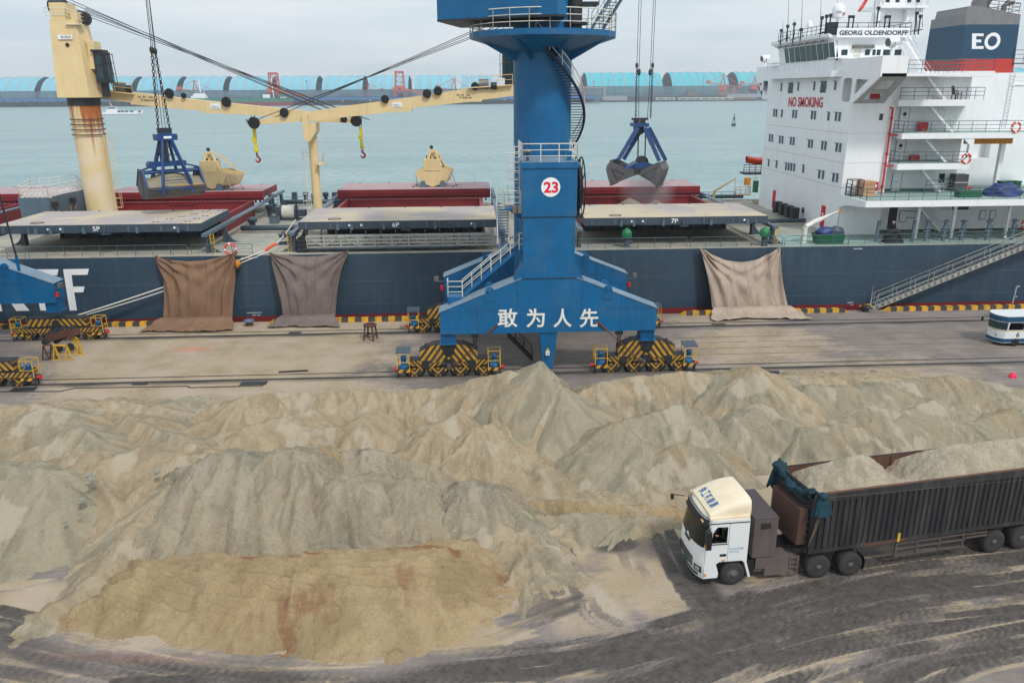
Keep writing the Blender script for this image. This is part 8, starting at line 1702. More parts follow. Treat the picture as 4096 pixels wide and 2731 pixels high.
sheet('brown', 'brown stitched tarpaulin hung at the left between the ship and quay', srgb(128, 98, 76), (623, 1020), (952, 1003), (650, 1296), (930, 1290), 32, 12, 10, 1.9, 3, (.18, .38, .62, .86))
sheet('greybrown', 'grey-brown tarpaulin hung in the middle between ship and quay', srgb(116, 103, 97), (1076, 1010), (1396, 1001), (1132, 1286), (1338, 1280), 22, 14, 10, 1.3, 7, (.45, .58), .42, .7)
sheet('beige', 'pale beige tarpaulin sagging at the right between ship and quay', srgb(172, 154, 138), (2799, 986), (3122, 984), (2850, 1248), (3155, 1238), 62, 8, 10, 1.7, 12, (.4, .55, .85))
# ---------------------------------------------------------------- quay edge: kerbs, bollards, ropes
def kerb(px0, px1, lab):
    a, b = G(px0, 1300, .3)[0], G(px1, 1240, .3)[0]
    a = D(px0, 1290, 65.8)[0]; b = D(px1, 1245, 65.8)[0]; m_ = MB(M['kerbstripe']); m_.prism([(a, 65.55, .0), (a+.6, 65.6, .36), (b-.6, 65.6, .36), (b, 65.55, .0)], (0, .42, 0)); tag(m_.build('quay_kerb', None, None, 0, loc=(a, 65.8, 0)), lab, 'kerb', 'black and yellow kerbs along the quay edge')
kerb(-300, 78, 'black and yellow kerb behind the left crane, cut by the photo edge'); kerb(395, 900, 'black and yellow kerb running behind the brown tarpaulin'); kerb(1072, 2010, 'long black and yellow kerb running behind the blue crane'); kerb(2715, 3395, 'black and yellow kerb running behind the beige tarpaulin'); kerb(3525, 4400, 'long black and yellow kerb right of the gangway foot')
def bollard(px, py, lab, mat, base):
    q = G(px, py); m_ = MB(mat); m_.lathe([(.34, 0), (.3, .08), (.26, .3)], (q[0], q[1], 0), 'z', 16); m_.m(base).lathe([(.26, .3), (.44, .34), (.46, .44), (.38, .54), (.05, .58)], (q[0], q[1], 0), 'z', 16); tag(m_.build('bollard'), lab, 'bollard', 'mooring bollards on the quay edge')
bollard(998, 1302, 'rusty bollard with a grey cap between brown and grey-brown tarpaulins', M['rust'], M['slate_light']); bollard(3462, 1246, 'dark bollard at the foot of the ship gangway', M['dark'], M['dark'])
def rope(name, lab, pts, r, mat=None, cat='rope', seg=None): m_ = MB(mat or M['rope']); m_.tube(pts, r, 6); return tag(m_.build(name), lab, cat)
def sagline(a, b, s_, n=14): a, b = V3(a), V3(b); return [a.lerp(b, k/n)-Vector((0, 0, s_*4*(k/n)*(1-k/n))) for k in range(n+1)]
h1 = np.array(D(1062, 1002, 68.1)); foot = np.array(D(265, 1275, 66.6))
rope('mooring_rope', 'upper white mooring rope running from the ship rail down past the brown tarpaulin', sagline(h1, foot, .15), .06)
rope('mooring_rope', 'lower white mooring rope running from the ship rail down past the brown tarpaulin', sagline(h1+np.array([.3, 0, -.1]), foot+np.array([.15, .1, -.1]), .32), .05)
wq = G(1180, 868, DK+1.3); r1 = np.array(D(1106, 975, 68.2)); rope('mooring_rope', 'white mooring rope stretched across the deck from the winch to the rail', sagline((wq[0], wq[1], DK+1.0), r1, .1), .055)
rope('rope_sleeve', 'bright orange chafing sleeve round the mooring rope at the rail', sagline(r1, h1, -.05, 6), .12, paint('sleeve_orange', srgb(236, 96, 40), .7, .1), 'rope sleeve')
m_ = MB(M['orange']); q = D(950, 1056, 67.4); m_.lathe([(.42, -.02), (.40, .0), (.08, .28)], q, 'x', 14); tag(m_.build('rat_guard'), 'yellow cone rat guard threaded on the mooring rope beside the brown tarpaulin', 'rat guard')
# ---------------------------------------------------------------- ship gangway with net
gw = thing('gangway', 'long grey gangway ladder slanting from the ship down to the quay', 'gangway', tuple(D(3460, 1235, 66.9)))
Yw = 66.75; a0, a1 = np.array(D(3484, 1236, Yw)), np.array(D(4330, 895, Yw)); b0, b1 = a0+np.array([0, .75, 0]), a1+np.array([0, .75, 0])
dv_ = (a1-a0); Ln = np.linalg.norm(dv_); dn = dv_/Ln; nz2 = np.array([-dn[2], 0, dn[0]])
m_ = MB(M['alu'])
for p in (a0, b0):
    m_.bar(p-nz2*.17, p+dv_-nz2*.17, .06, .07); m_.bar(p+nz2*.17, p+dv_+nz2*.17, .06, .07); n = int(Ln/.55)
    for k in range(n): c = p+dn*(k+.5)*.55; m_.bar(c-nz2*.17, c+nz2*.17, .05, .28)
    m_.bar(p+np.array([0, .03, 0]), p+dv_+np.array([0, .03, 0]), .012, .1)
m_.build('stringer', gw); m_ = MB(M['slate_light']); n = int(Ln/.42)
for k in range(n): c = a0+dn*(k+.5)*.42; m_.box(c[0]-.13, c[0]+.13, c[1]+.03, c[1]+.72, c[2]+.14, c[2]+.17)
m_.build('tread', gw, None); m_ = MB(M['alu'])
for p in (a0, b0):
    m_.tube([p+dn*.3, p+dn*.5+np.array([0, 0, 1.15]), p+dv_+np.array([0, 0, 1.15])], .028, 5); m_.tube([p+dn*.5+np.array([0, 0, .62]), p+dv_+np.array([0, 0, .62])], .02, 4); n = int(Ln/1.75)
    for k in range(n): c = p+dn*(k*1.75+.6); m_.tube([c, c+np.array([0, 0, 1.15])], .026, 5)
m_.build('hand_rail', gw); m_ = MB(M['yellow']); m_.prism([a0+np.array([-.75, -.1, .05]), a0+np.array([.15, -.1, .22]), a0+np.array([.15, .85, .22]), a0+np.array([-.75, .85, .05])], (0, 0, .06)); m_.m(M['dark']).cyl(a0+np.array([-.1, -.05, -.12]), a0+np.array([-.1, .8, -.12]), .12, 10); m_.build('foot_platform', gw)
m_ = MB(M['redwhite']); q = D(3472, 1285, 66.2); m_.tube([(q[0], 66.2, .02), (q[0]+.05, 66.2, 2.2)], .035, 6); tag(m_.build('marker_pole'), 'red and white striped pole standing by the gangway foot', 'pole')
m_ = MB(paint('net_cord', srgb(74, 88, 98), .9, .1)); T0, T1 = np.array(D(3535, 1030, 67.75)), np.array(D(4200, 985, 67.75)); B0, B1 = np.array(D(3500, 1150, 67.2)), np.array(D(4200, 900, 67.2))
T0 = np.array(D(3540, 1030, 67.8)); n = 44
gridp = lambda u, v: (np.array(D(3540-55*v+700*u, 1030-45*u+v*(125-120*u*1.0)+18*math.sin(math.pi*u)*(1-v), 67.85-.9*v)))
for k in range(n+1): m_.tube([gridp(k/n, v) for v in np.linspace(0, 1, 5)], .009, 3, False)
for k in range(13): m_.tube([gridp(u, k/12) for u in np.linspace(0, 1, 14)], .009, 3, False)
tag(m_.build('safety_net'), 'dark cord safety net slung between the hull and the gangway', 'net')
# ---------------------------------------------------------------- quay clutter
q = G(1483, 1358); m_ = MB(M['rust']); m_.tube([(q[0]+.45*math.cos(t), q[1]+.45*math.sin(t), 1.22) for t in np.linspace(0, 6.283, 19)[:-1]], .1, 6, closed=True); m_.cyl((q[0], q[1], 1.12), (q[0], q[1], 1.18), .46, 18)
for k in range(4): t = k*1.571+.5; m_.bar((q[0]+.42*math.cos(t), q[1]+.42*math.sin(t), 1.2), (q[0]+.58*math.cos(t), q[1]+.58*math.sin(t), 0), .12); t2 = t+1.571; m_.bar((q[0]+.53*math.cos(t), q[1]+.53*math.sin(t), .35), (q[0]+.53*math.cos(t2), q[1]+.53*math.sin(t2), .35), .06)
tag(m_.build('iron_stand'), 'four-legged rusty iron stand alone on the quay', 'stand')
st = thing('scrap_stand', 'rusty hopper parts lying on trestle frames beside the left crane bogies', 'stand', tuple(G(250, 1440))); 
def tr_(nm, mat, a, b, d=.0):
    m_ = MB(mat); A0, B0 = np.array(G(*a)), np.array(G(*b)); w_ = (B0-A0); up = np.array([0, 0, 1.15+d])
    for p in (A0, B0): m_.bar(p+np.array([-.25, 0, 0]), p+up, .08); m_.bar(p+np.array([.25, 0, 0]), p+up, .08); m_.bar(p+np.array([-.3, 0, .04]), p+np.array([.3, 0, .04]), .07)
    m_.bar(A0+up, B0+up, .1); m_.bar(A0+up*.4, B0+up*.4, .06); m_.build(nm, st)
tr_('trestle', M['yellow'], (228, 1440), (278, 1440)); tr_('trestle', M['rust'], (184, 1440), (215, 1436)); tr_('trestle', M['yellow'], (308, 1412), (322, 1420), .15)
for k, (px, py) in enumerate(((225, 1392), (270, 1386))):
    c = np.array(G(px, py+32)); m_ = MB(M['rust']); z = 1.2; m_.prism([c+np.array([-.7, 0, z-.2]), c+np.array([.75, .0, z+.25]), c+np.array([.75, .0, z+.75]), c+np.array([-.5, 0, z+.45])], (.2, .65, 0)); m_.m(M['dark'])
    for e in range(3): p = c+np.array([-.5+e*.45, .1, z+.45+e*.1]); m_.bar(p, p+np.array([.3, .4, .35]), .28, .05)
    m_.cyl(c+np.array([-.65, -.05, z-.1]), c+np.array([-.65, .7, z-.1]), .22, 10); m_.cyl(c+np.array([.2, .1, .55]), c+np.array([.2, .25, .55]), .3, 14); m_.build('hopper', st)
lump('red_sack', 'crumpled bright red sack at the right end of the sand heaps', 'sack', tuple(np.array(D(4040, 1556, 45.2))*np.array([1, 1, 0])+np.array([0, 0, 1.35])), .26, .2, .28, paint('sack_red', srgb(235, 40, 80), .6, .1), 4.4, 8)
m_ = MB(M['dark']); a, b = G(1115, 1490), G(1232, 1484); m_.bar((a[0], a[1], .05), (b[0], b[1], .05), .14, .08); tag(m_.build('timber_baulk'), 'dark timber baulk lying on the quay near the near rail', 'timber')
for k, (px, py, r) in enumerate(((357, 1905, .16), (366, 1922, .19), (352, 1935, .13), (372, 1910, .11), (330, 2004, .17), (322, 2012, .12), (628, 1891, .15), (260, 2088, .10), (315, 2055, .09))):
    P = None; d = _ray(px, py); hgt = .6
    bi = None; Uall = np.maximum.reduce([h_['h'] for h_ in HEAPS])
    for t in np.linspace(20, 52, 500):
        p = _C+d*t; ia, ib = int(round((p[0]-hx[0])/.13)), int(np.searchsorted(hy, p[1]))
        if 0 <= ia < HX.shape[1] and 0 <= ib < HX.shape[0] and p[2] < max(Uall[ib, ia], 0): bi = p; break
    if bi is None: continue
    m_ = MB(M['sand_rock'] if 'sand_rock' in M else M.setdefault('sand_rock', paint('grey_rock', srgb(138, 136, 124), .9, .2, srgb(100, 98, 88), .4, False))); P = []
    for i in range(7):
        a = math.pi*i/6; P.append([(bi[0]+r*(1+.4*mnoise.noise(Vector((j*.9, i*.8, k))))*math.sin(a)*math.cos(j*.785), bi[1]+r*(1+.4*mnoise.noise(Vector((j*.9, i*.8, k+5))))*math.sin(a)*math.sin(j*.785), bi[2]-r*.75*math.cos(a)+r*.3) for j in (0, 1, 2, 3, 4, 5, 6, 7, 0)])
    m_.grid(P, False); tag(m_.build('boulder'), 'grey boulder at the foot of the pale grey heap on the left', 'boulder', 'boulders among the left sand heaps')
# shuttle bus at the right margin
q = G(4056, 1385); bus = thing('shuttle_bus', 'small white and blue open shuttle bus numbered 6 cut by the right edge', 'bus', (q[0], q[1], 0), None, 0, True)
zr = D(4050, 1268, q[1])[2]; BW, BL_ = 2.0, 5.4; wb, bb = paint('bus_white', srgb(226, 228, 230), .3, .02), paint('bus_blue', srgb(20, 74, 108), .35, .05)
def bx(u): return -1.45+.55*abs((u-BW/2)/(BW/2))**2.6
by = [BW*(.5-.5*math.cos(math.pi*k/12)) for k in range(13)]
def band2(z0, z1, mat, nm, par, push=0.0, x1=BL_):
    m_ = MB(mat); m_.grid([[(bx(y)-push, y, z) for y in by] for z in (z0, z1)]); 
    for y in (0-push, BW+push): m_.add([(bx(0)-push, y, z0), (x1, y, z0), (x1, y, z1), (bx(0)-push, y, z1)], [(0, 1, 2, 3)])
    m_.add([(x1, -push, z0), (x1, BW+push, z0), (x1, BW+push, z1), (x1, -push, z1)], [(0, 1, 2, 3)]); return m_.build(nm, par)
band2(.62, 1.22, wb, 'body', bus); band2(.32, .62, bb, 'skirt', bus); band2(1.22, 1.27, M['yellow'], 'trim_stripe', bus, .004); band2(1.27, 1.31, wb, 'waist_rail', bus); band2(.29, .32, wb, 'sill', bus, .006); band2(zr-.42, zr, bb, 'roof_band', bus, .03); band2(zr-.45, zr-.42, wb, 'gutter', bus, .035)
m_ = MB(wb); rp2 = [(bx(y)-.02, y) for y in by]+[(BL_, BW), (BL_, 0)]; m_.prism([(x, y, zr) for x, y in rp2], (0, 0, .05)); m_.build('roof', bus)
m_ = MB(M['glass']); m_.grid([[(bx(y)+.02, y, z) for y in by] for z in (1.31, zr-.45)]); m_.build('windscreen', bus); m_ = MB(wb)
for x in (bx(0)+.12, .55, 1.75, 2.9, 4.1, 5.35):
    for y in (.0, BW): m_.bar((x, y, 1.3), (x+.06 if x < 0 else x, y, zr-.42), .09, .06)
m_.build('window_pillar', bus); m_ = MB(M['dark']); m_.box(-.9, BL_-.1, .1, BW-.1, .4, .46)
for x in (.2, 1.4, 2.6, 3.8): m_.box(x, x+.5, .15, BW-.15, .46, .95); m_.box(x+.45, x+.55, .15, BW-.15, .9, 1.6)
m_.m(M['red']).box(-1.1, -.85, .5, 1.3, 1.25, 1.4); m_.build('seat', bus); m_ = MB(M['green']); text_on(m_, '6', (-.02, -.012, .74), (.26, -.012, .74), (-.02, -.012, 1.16), .02); m_.build('number_lettering', bus)
for y in (.42, 1.5):
    m_ = MB(M['alu']); m_.lathe([(.11, -.03), (.12, 0), (.02, .01)], (bx(y)-.01, y, .86), 'x', 12); m_.build('headlight', bus)
for x in (0, 3.4):
    for y in (-.02, BW-.2): m_ = MB(M['black']); m_.lathe([(.2, 0), (.30, 0), (.33, .05), (.33, .2), (.2, .2)], (x, y, .33), 'y', 20); m_.m(M['alu']).lathe([(.2, .01), (.16, .05), (.07, .03), (.01, .02)], (x, y, .33), 'y', 14); m_.build('wheel', bus)
m_ = MB(M['dark']); m_.tube([(-.95, BW, 1.9), (-1.3, BW+.15, 1.95), (-1.4, BW+.15, 1.8)], .025, 5); m_.box(-1.48, -1.38, BW+.08, BW+.24, 1.5, 1.8); m_.build('mirror', bus)
# ---------------------------------------------------------------- far shore: sheds, fence, coal, quay, cranes, boats
cyan = paint('shed_cyan_cladding', srgb(118, 190, 212), .6, .05); cyan2 = paint('shed_turquoise_cladding', srgb(60, 186, 202), .6, .06); shedin = paint('shed_interior', srgb(30, 46, 84), .9, .15); ribm = paint('shed_rib', srgb(170, 184, 186), .7, .05)
def shed(xa, xb, Yc, w_, h_, mat, lab, ribs, grp, pair=True, skew=0.0):
    m_ = MB(mat); n = 28; arc = [(-w_*math.cos(math.pi*k/n), h_*math.sin(math.pi*k/n)**.92) for k in range(n+1)]; z0 = -2
    Pf = lambda x, a: (x, Yc+a[0]+skew*(x-xa), z0+a[1]); Pi = lambda x, a: (x, Yc+a[0]*.96+skew*(x-xa), z0+a[1]*.96)
    for i in range(n): m_.add([Pf(xa, arc[i]), Pf(xb, arc[i]), Pf(xb, arc[i+1]), Pf(xa, arc[i+1])], [(0, 1, 2, 3)], True)
    m_.m(shedin)
    for i in range(n): m_.add([Pi(xa, arc[i]), Pi(xb, arc[i]), Pi(xb, arc[i+1]), Pi(xa, arc[i+1])], [(0, 1, 2, 3)], True)
    for x in (xa, xb):
        for i in range(n): m_.add([Pf(x, arc[i]), Pi(x, arc[i]), Pi(x, arc[i+1]), Pf(x, arc[i+1])], [(0, 1, 2, 3)])
    xm = (xa+xb)/2; m_.add([Pi(xm, a) for a in arc], [tuple(range(n+1))])
    o = m_.build('storage_shed'); tag(o, lab, 'shed', grp); r_ = MB(ribm)
    for k in range(ribs):
        x = xa+(xb-xa)*(k+.5)/ribs
        for e in ((-2.6, 2.6) if pair else (0,)): r_.tube([(x+e, Yc+a[0]*1.004+skew*(x-xa), z0+a[1]*1.006) for a in arc[::2]], 1.0 if pair else 1.6, 4, False)
    for q in r_.pieces('shed_rib', o, None, 0): pass
    return o
gaps = [-72, 118, 314, 510, 695, 885, 1078, 1262, 1452, 1638, 1828, 1975]
ordn = ['leftmost', 'second', 'third', 'fourth', 'fifth', 'sixth', 'seventh', 'eighth', 'ninth', 'tenth', 'rightmost']
xs_g = [D(p, 362, 1512)[0] for p in gaps]
for k in range(11): shed(xs_g[k]+(0 if k == 0 else 7), xs_g[k+1]-(4 if k < 10 else 0), 1590, 62, 49.8, cyan, 'pale cyan barrel vaulted shed across the water, %s of the long left row' % ordn[k], 4, 'left row of barrel vaulted sheds', True)
xr_ = [D(p, 348, 1740)[0] for p in (2356, 2686, 2955, 3210, 3420)]
for k in range(4): shed(xr_[k]+(0 if k == 0 else 8), xr_[k+1]-8, 1820, 62, 58, cyan2, 'turquoise barrel vaulted shed across the water, %s right of the blue tower' % ['first', 'second', 'third', 'fourth'][k], 7, 'right row of barrel vaulted sheds', False, .12)
shed(D(4058, 300, 1700)[0], D(4058, 300, 1700)[0]+160, 1790, 62, 63, cyan2, 'turquoise barrel vaulted shed seen past the ship funnel at the right margin', 6, 'right row of barrel vaulted sheds', False)
# wind fence: fine mesh panels that let the coal behind show through
wf = bpy.data.materials.new('wind_fence_mesh'); wf.use_nodes = True; t_ = wf.node_tree; t_.nodes.clear(); o_ = t_.nodes.new('ShaderNodeOutputMaterial'); mx_ = t_.nodes.new('ShaderNodeMixShader'); a_ = t_.nodes.new('ShaderNodeBsdfTransparent'); b_ = t_.nodes.new('ShaderNodeBsdfDiffuse'); b_.inputs[0].default_value = (*srgb(108, 132, 150), 1); mx_.inputs[0].default_value = .62; t_.links.new(a_.outputs[0], mx_.inputs[1]); t_.links.new(b_.outputs[0], mx_.inputs[2]); t_.links.new(mx_.outputs[0], o_.inputs[0])
def fence(lab, x0, y0, x1, y1, z0, z1, n):
    f = thing('wind_fence', lab, 'fence', (x0, y0, -2), 'wind fences round the far coal yard'); m_ = MB(wf); m_.prism([(x0, y0, z0), (x1, y1, z0), (x1, y1, z1), (x0, y0, z1)], (0, .3, 0)); m_.build('mesh_panel', f); m_ = MB(M['slate'])
    for k in range(n+1): t = k/n; m_.bar((x0+(x1-x0)*t, y0+(y1-y0)*t-.5, -2), (x0+(x1-x0)*t, y0+(y1-y0)*t-.5, z1), .45)
    for z in (z1, (z0+z1)/2): m_.bar((x0, y0-.4, z), (x1, y1-.4, z), .5)
    m_.build('fence_frame', f)
zt1 = D(1000, 362, 1495)[2]; fence('long blue-grey wind fence in front of the left cyan sheds', -1150, 1490, 250, 1505, -2, zt1, 90)
q0, q1 = D(2320, 347, 1690), D(3500, 338, 1830); fence('blue-grey wind fence in front of the turquoise sheds', q0[0]-20, 1690, q1[0]+250, 1860, -2, q0[2], 60)
coal = paint('coal', srgb(48, 42, 44), .95, .25); brown = paint('brown_ore', srgb(112, 92, 84), .95, .2)
def pile(xa, xb, Y, hmax, mat, lab, seed, dep=22):
    n = int((xb-xa)/7)+2; P = []
    for j, (dy, s_) in enumerate(((-dep, 0), (-dep*.35, .72), (0, 1), (dep, 0))): P.append([(xa+(xb-xa)*i/(n-1), Y+dy, -2+s_*hmax*(.72+.55*mnoise.noise(Vector((i*.33, seed, 0)))+.14*mnoise.noise(Vector((i*1.3, seed, 3))))*min(1, .15+i*.25, .15+(n-1-i)*.25)) for i in range(n)])
    m_ = MB(mat); m_.grid(P, False); return tag(m_.build('coal_pile' if mat is coal else 'ore_pile'), lab, 'coal pile' if mat is coal else 'ore pile', 'bulk piles on the far shore')
for k in range(7):
    xa = -760+k*140; pile(xa, xa+150, 1524+5*(k % 2), 19, coal, ['black coal pile behind the far wind fence at the left margin', 'black coal pile left of the far red stacker', 'black coal pile below the fourth shed', 'black coal pile behind the green-hulled ship', 'black coal pile left of the tall red unloader', 'black coal pile beside the tall red unloader', 'black coal pile nearest the blue tower on the far shore'][k], 3.1*k)
for px, wd in ((2620, 40), (2775, 36), (2940, 50)):
    c = D(px, 365, 1735); pile(c[0]-wd, c[0]+wd, 1745, 26, brown, 'brown ore pile behind the right wind fence, %s' % {2620: 'left of the hanging grab ropes edge', 2775: 'midway to the ship bridge', 2940: 'close to the ship bridge'}[px], px)
bq = paint('conveyor_blue', srgb(44, 110, 176), .6, .1); gd = paint('gallery_grey', srgb(150, 156, 164), .7, .1); m_ = MB(bq); m_.box(-1100, 230, 1470, 1476, 5.5, 9.2); m_.m(M['slate'])
for k in range(90): m_.box(-1095+k*15, -1093+k*15, 1471, 1475, -2, 5.5)
m_.box(-1100, 230, 1478, 1482, -2, 3.5); m_.m(M['white_rail'])
for k in range(16): m_.box(-560+k*48, -557+k*48, 1469, 1470, 3.2, 4.4)
tag(m_.build('conveyor_gallery'), 'long blue conveyor gallery along the far left quay', 'conveyor')
m_ = MB(gd); a = D(2405, 392, 1600); b = D(2505, 392, 1610); m_.box(a[0], b[0], 1600, 1606, a[2]-5, a[2]+3); a = D(2910, 385, 1700); m_.box(a[0], a[0]+420, 1700, 1708, a[2]-3, a[2]+4); m_.m(M['slate']); m_.box(210, 1250, 1660, 1700, -2, 7) if 0 else m_.prism([(190, 1606, -2), (900, 1850, -2), (900, 1860, -2), (190, 1616, -2)], (0, 0, 9)); tag(m_.build('quay_building'), 'long grey and white low sheds along the far right quay', 'building')
for k, px in enumerate((2640, 2680, 2735, 2765, 2795, 2835, 2865, 2890, 2935)):
    c = D(px, 397, 1660); m_ = MB(M['white_rail']); m_.box(c[0]-10, c[0]+10, 1655+k*6-4, 1661+k*6-4, c[2]-1.5, c[2]+3.0); m_.m(M['slate']).box(c[0]-8, c[0]+8, 1654.8+k*6-4, 1655+k*6-4, c[2]-.5, c[2]+1.6); tag(m_.build('quay_cabin'), 'small white cabin with dark windows on the far right quay', 'cabin', 'cabins on the far right quay')
m_ = MB(paint('far_grey_wall', srgb(150, 150, 156), .9, .06)); a = D(2308, 349, 1650); b = D(2425, 349, 1650); m_.box(a[0], b[0], 1650, 1653, -2, a[2]); tag(m_.build('boundary_wall'), 'pale grey boundary wall right of the blue tower across the water', 'wall')
leaf = paint('far_shrub_leaf', srgb(62, 86, 58), .9, .3)
for k, px in enumerate((2330, 2352, 2376, 2400, 2420)):
    c = D(px, 398, 1635); m_ = MB(leaf); rr_ = random.Random(k)
    for i in range(240):
        a_ = rr_.random()*6.283; r_ = rr_.random()**.5*9; z = rr_.random()*(9-r_*.5); p = np.array([c[0]+r_*math.cos(a_), 1635+r_*math.sin(a_), -2+z]); d1 = np.array([rr_.gauss(0, 1), rr_.gauss(0, 1), rr_.gauss(0, 1)]); d2 = np.array([rr_.gauss(0, 1), rr_.gauss(0, 1), rr_.gauss(0, 1)]); m_.add([p, p+d1*1.1, p+d2*1.1], [(0, 1, 2)])
    tag(m_.build('shrub'), 'green shrub in the clump below the far grey wall', 'shrub', 'shrubs below the far grey wall')
rd = paint('unloader_red', srgb(206, 86, 66), .6, .08)
def lat(m_, a, b, w_): m_.bar(a, b, w_)
def unloader(px, py_top, py_bot, Y, lab):
    c = D(px, py_bot, Y); t = D(px, py_top, Y); x = c[0]; H_ = t[2]-c[2]; z = c[2]; w_ = 7.5; u = thing('ship_unloader', lab, 'crane', (x, Y, -2), 'red ship unloaders on the far quay'); m_ = MB(rd)
    for e in (-1, 1):
        for yy in (0, 14): m_.bar((x+e*w_*1.1, Y+yy, z), (x+e*w_*.85, Y+yy, z+H_), 2.0)
    for k in range(5):
        zz = z+H_*(k+1)/5; s_ = w_*(1.1-.25*(k+1)/5); m_.bar((x-s_, Y, zz), (x+s_, Y, zz), 1.2); z2 = z+H_*k/5; k and m_.bar((x-s_, Y, z2), (x+s_, Y, zz), .7)
    m_.box(x-w_, x+w_, Y-1, Y+15, z+H_*.93, z+H_); m_.build('tower', u); m_ = MB(rd); m_.box(x-w_*1.6, x+w_*1.3, Y-3, Y+16, z+H_*.26, z+H_*.40); m_.box(x-w_*1.2, x+w_*1.0, Y-2, Y+12, z+H_*.4, z+H_*.46); m_.m(M['slate']).box(x-3, x+3, Y-3.2, Y-3, z+H_*.3, z+H_*.38); m_.build('machine_house', u); m_ = MB(rd); m_.bar((x+w_, Y+5, z+H_*.33), (x+62, Y+5, z+H_*.06), 2.2); m_.bar((x+w_, Y+9, z+H_*.36), (x+62, Y+5, z+H_*.08), .8); m_.build('boom', u)
unloader(1098, 291, 398, 1478, 'tall red ship unloader behind the green-hulled ship'); unloader(1600, 286, 392, 1478, 'tall red ship unloader right of centre above the near jib')
def stacker(px, py, Y, s_, flip, lab):
    c = D(px, py, Y); x, z = c[0], c[2]; u = thing('stacker_reclaimer', lab, 'crane', (x, Y, -2), 'red stackers on the far coal yard'); f = -1 if flip else 1; m_ = MB(rd); top = (x, Y, z+16*s_)
    for a in (-6, 7): m_.bar((x+a*s_, Y, z-12*s_), top, 1.4*s_); m_.bar((x+a*s_, Y+6, z-12*s_), top, 1.0*s_)
    m_.box(x-9*s_, x+9*s_, Y-3, Y+6, z-16*s_, z-9*s_); m_.bar((x-4*s_, Y, z-12*s_), (x+4*s_, Y, z-2*s_), .8*s_); m_.build('pylon', u); m_ = MB(rd); m_.bar((x-34*s_*f, Y, z-1*s_), (x+44*s_*f, Y, z-10*s_), 2.0*s_); m_.bar(top, (x-32*s_*f, Y, z), .8*s_); m_.bar(top, (x+40*s_*f, Y, z-8*s_), .8*s_); m_.bar((x+8*s_*f, Y, z-6*s_), (x+22*s_*f, Y, z+3*s_), .7*s_); m_.box(x-36*s_ if f > 0 else x+28*s_, x-28*s_ if f > 0 else x+36*s_, Y-2, Y+3, z-3*s_, z+4*s_); m_.build('boom', u)
stacker(780, 355, 1515, .9, False, 'red stacker with sloping booms behind the left jib'); stacker(1475, 362, 1515, .75, True, 'red stacker in front of the narrow shed gap near centre'); stacker(1815, 350, 1515, .95, False, 'red stacker left of the blue tower'); stacker(2892, 330, 1750, 1.0, False, 'red stacker left of the ship bridge'); stacker(3018, 332, 1760, .85, False, 'red stacker just beside the ship bridge wing')
pl = MB(M['steel']); c = D(2324, 345, 1900); h_ = D(2324, 303, 1900)[2]-c[2]
for e in (-1, 1): pl.bar((c[0]+e*6, 1900, c[2]-20), (c[0], 1900, c[2]+h_), .9)
for k in range(5): z = c[2]+h_*(.2+.18*k); pl.bar((c[0]-5+k*.9, 1900, z), (c[0]+5-k*.9, 1900, z), .7)
tag(pl.build('pylon'), 'lattice power pylon between the two rows of sheds', 'pylon')
for k, (px, pt, Y) in enumerate(((2437, 320, 1720), (2481, 318, 1720), (2816, 309, 1740), (1226, 322, 1500), (1646, 318, 1500), (2374, 325, 1720))):
    c = D(px, pt, Y); m_ = MB(M['steel']); m_.bar((c[0], Y, -2), (c[0], Y, c[2]), .7); m_.box(c[0]-2.2, c[0]+2.2, Y-1, Y+1, c[2]-1.2, c[2]); tag(m_.build('light_mast'), 'tall thin grey light mast on the far shore', 'light mast', 'light masts on the far shore')
m_ = MB(rd); c = D(2341, 408, 1615); m_.lathe([(3, -2), (2.2, 2), (1.8, 22), (2.6, 23), (2.0, 25), (.1, 27)], (c[0], 1615, 0), 'z', 10); tag(m_.build('beacon_tower'), 'small red beacon tower on the far quay right of the blue tower', 'beacon')
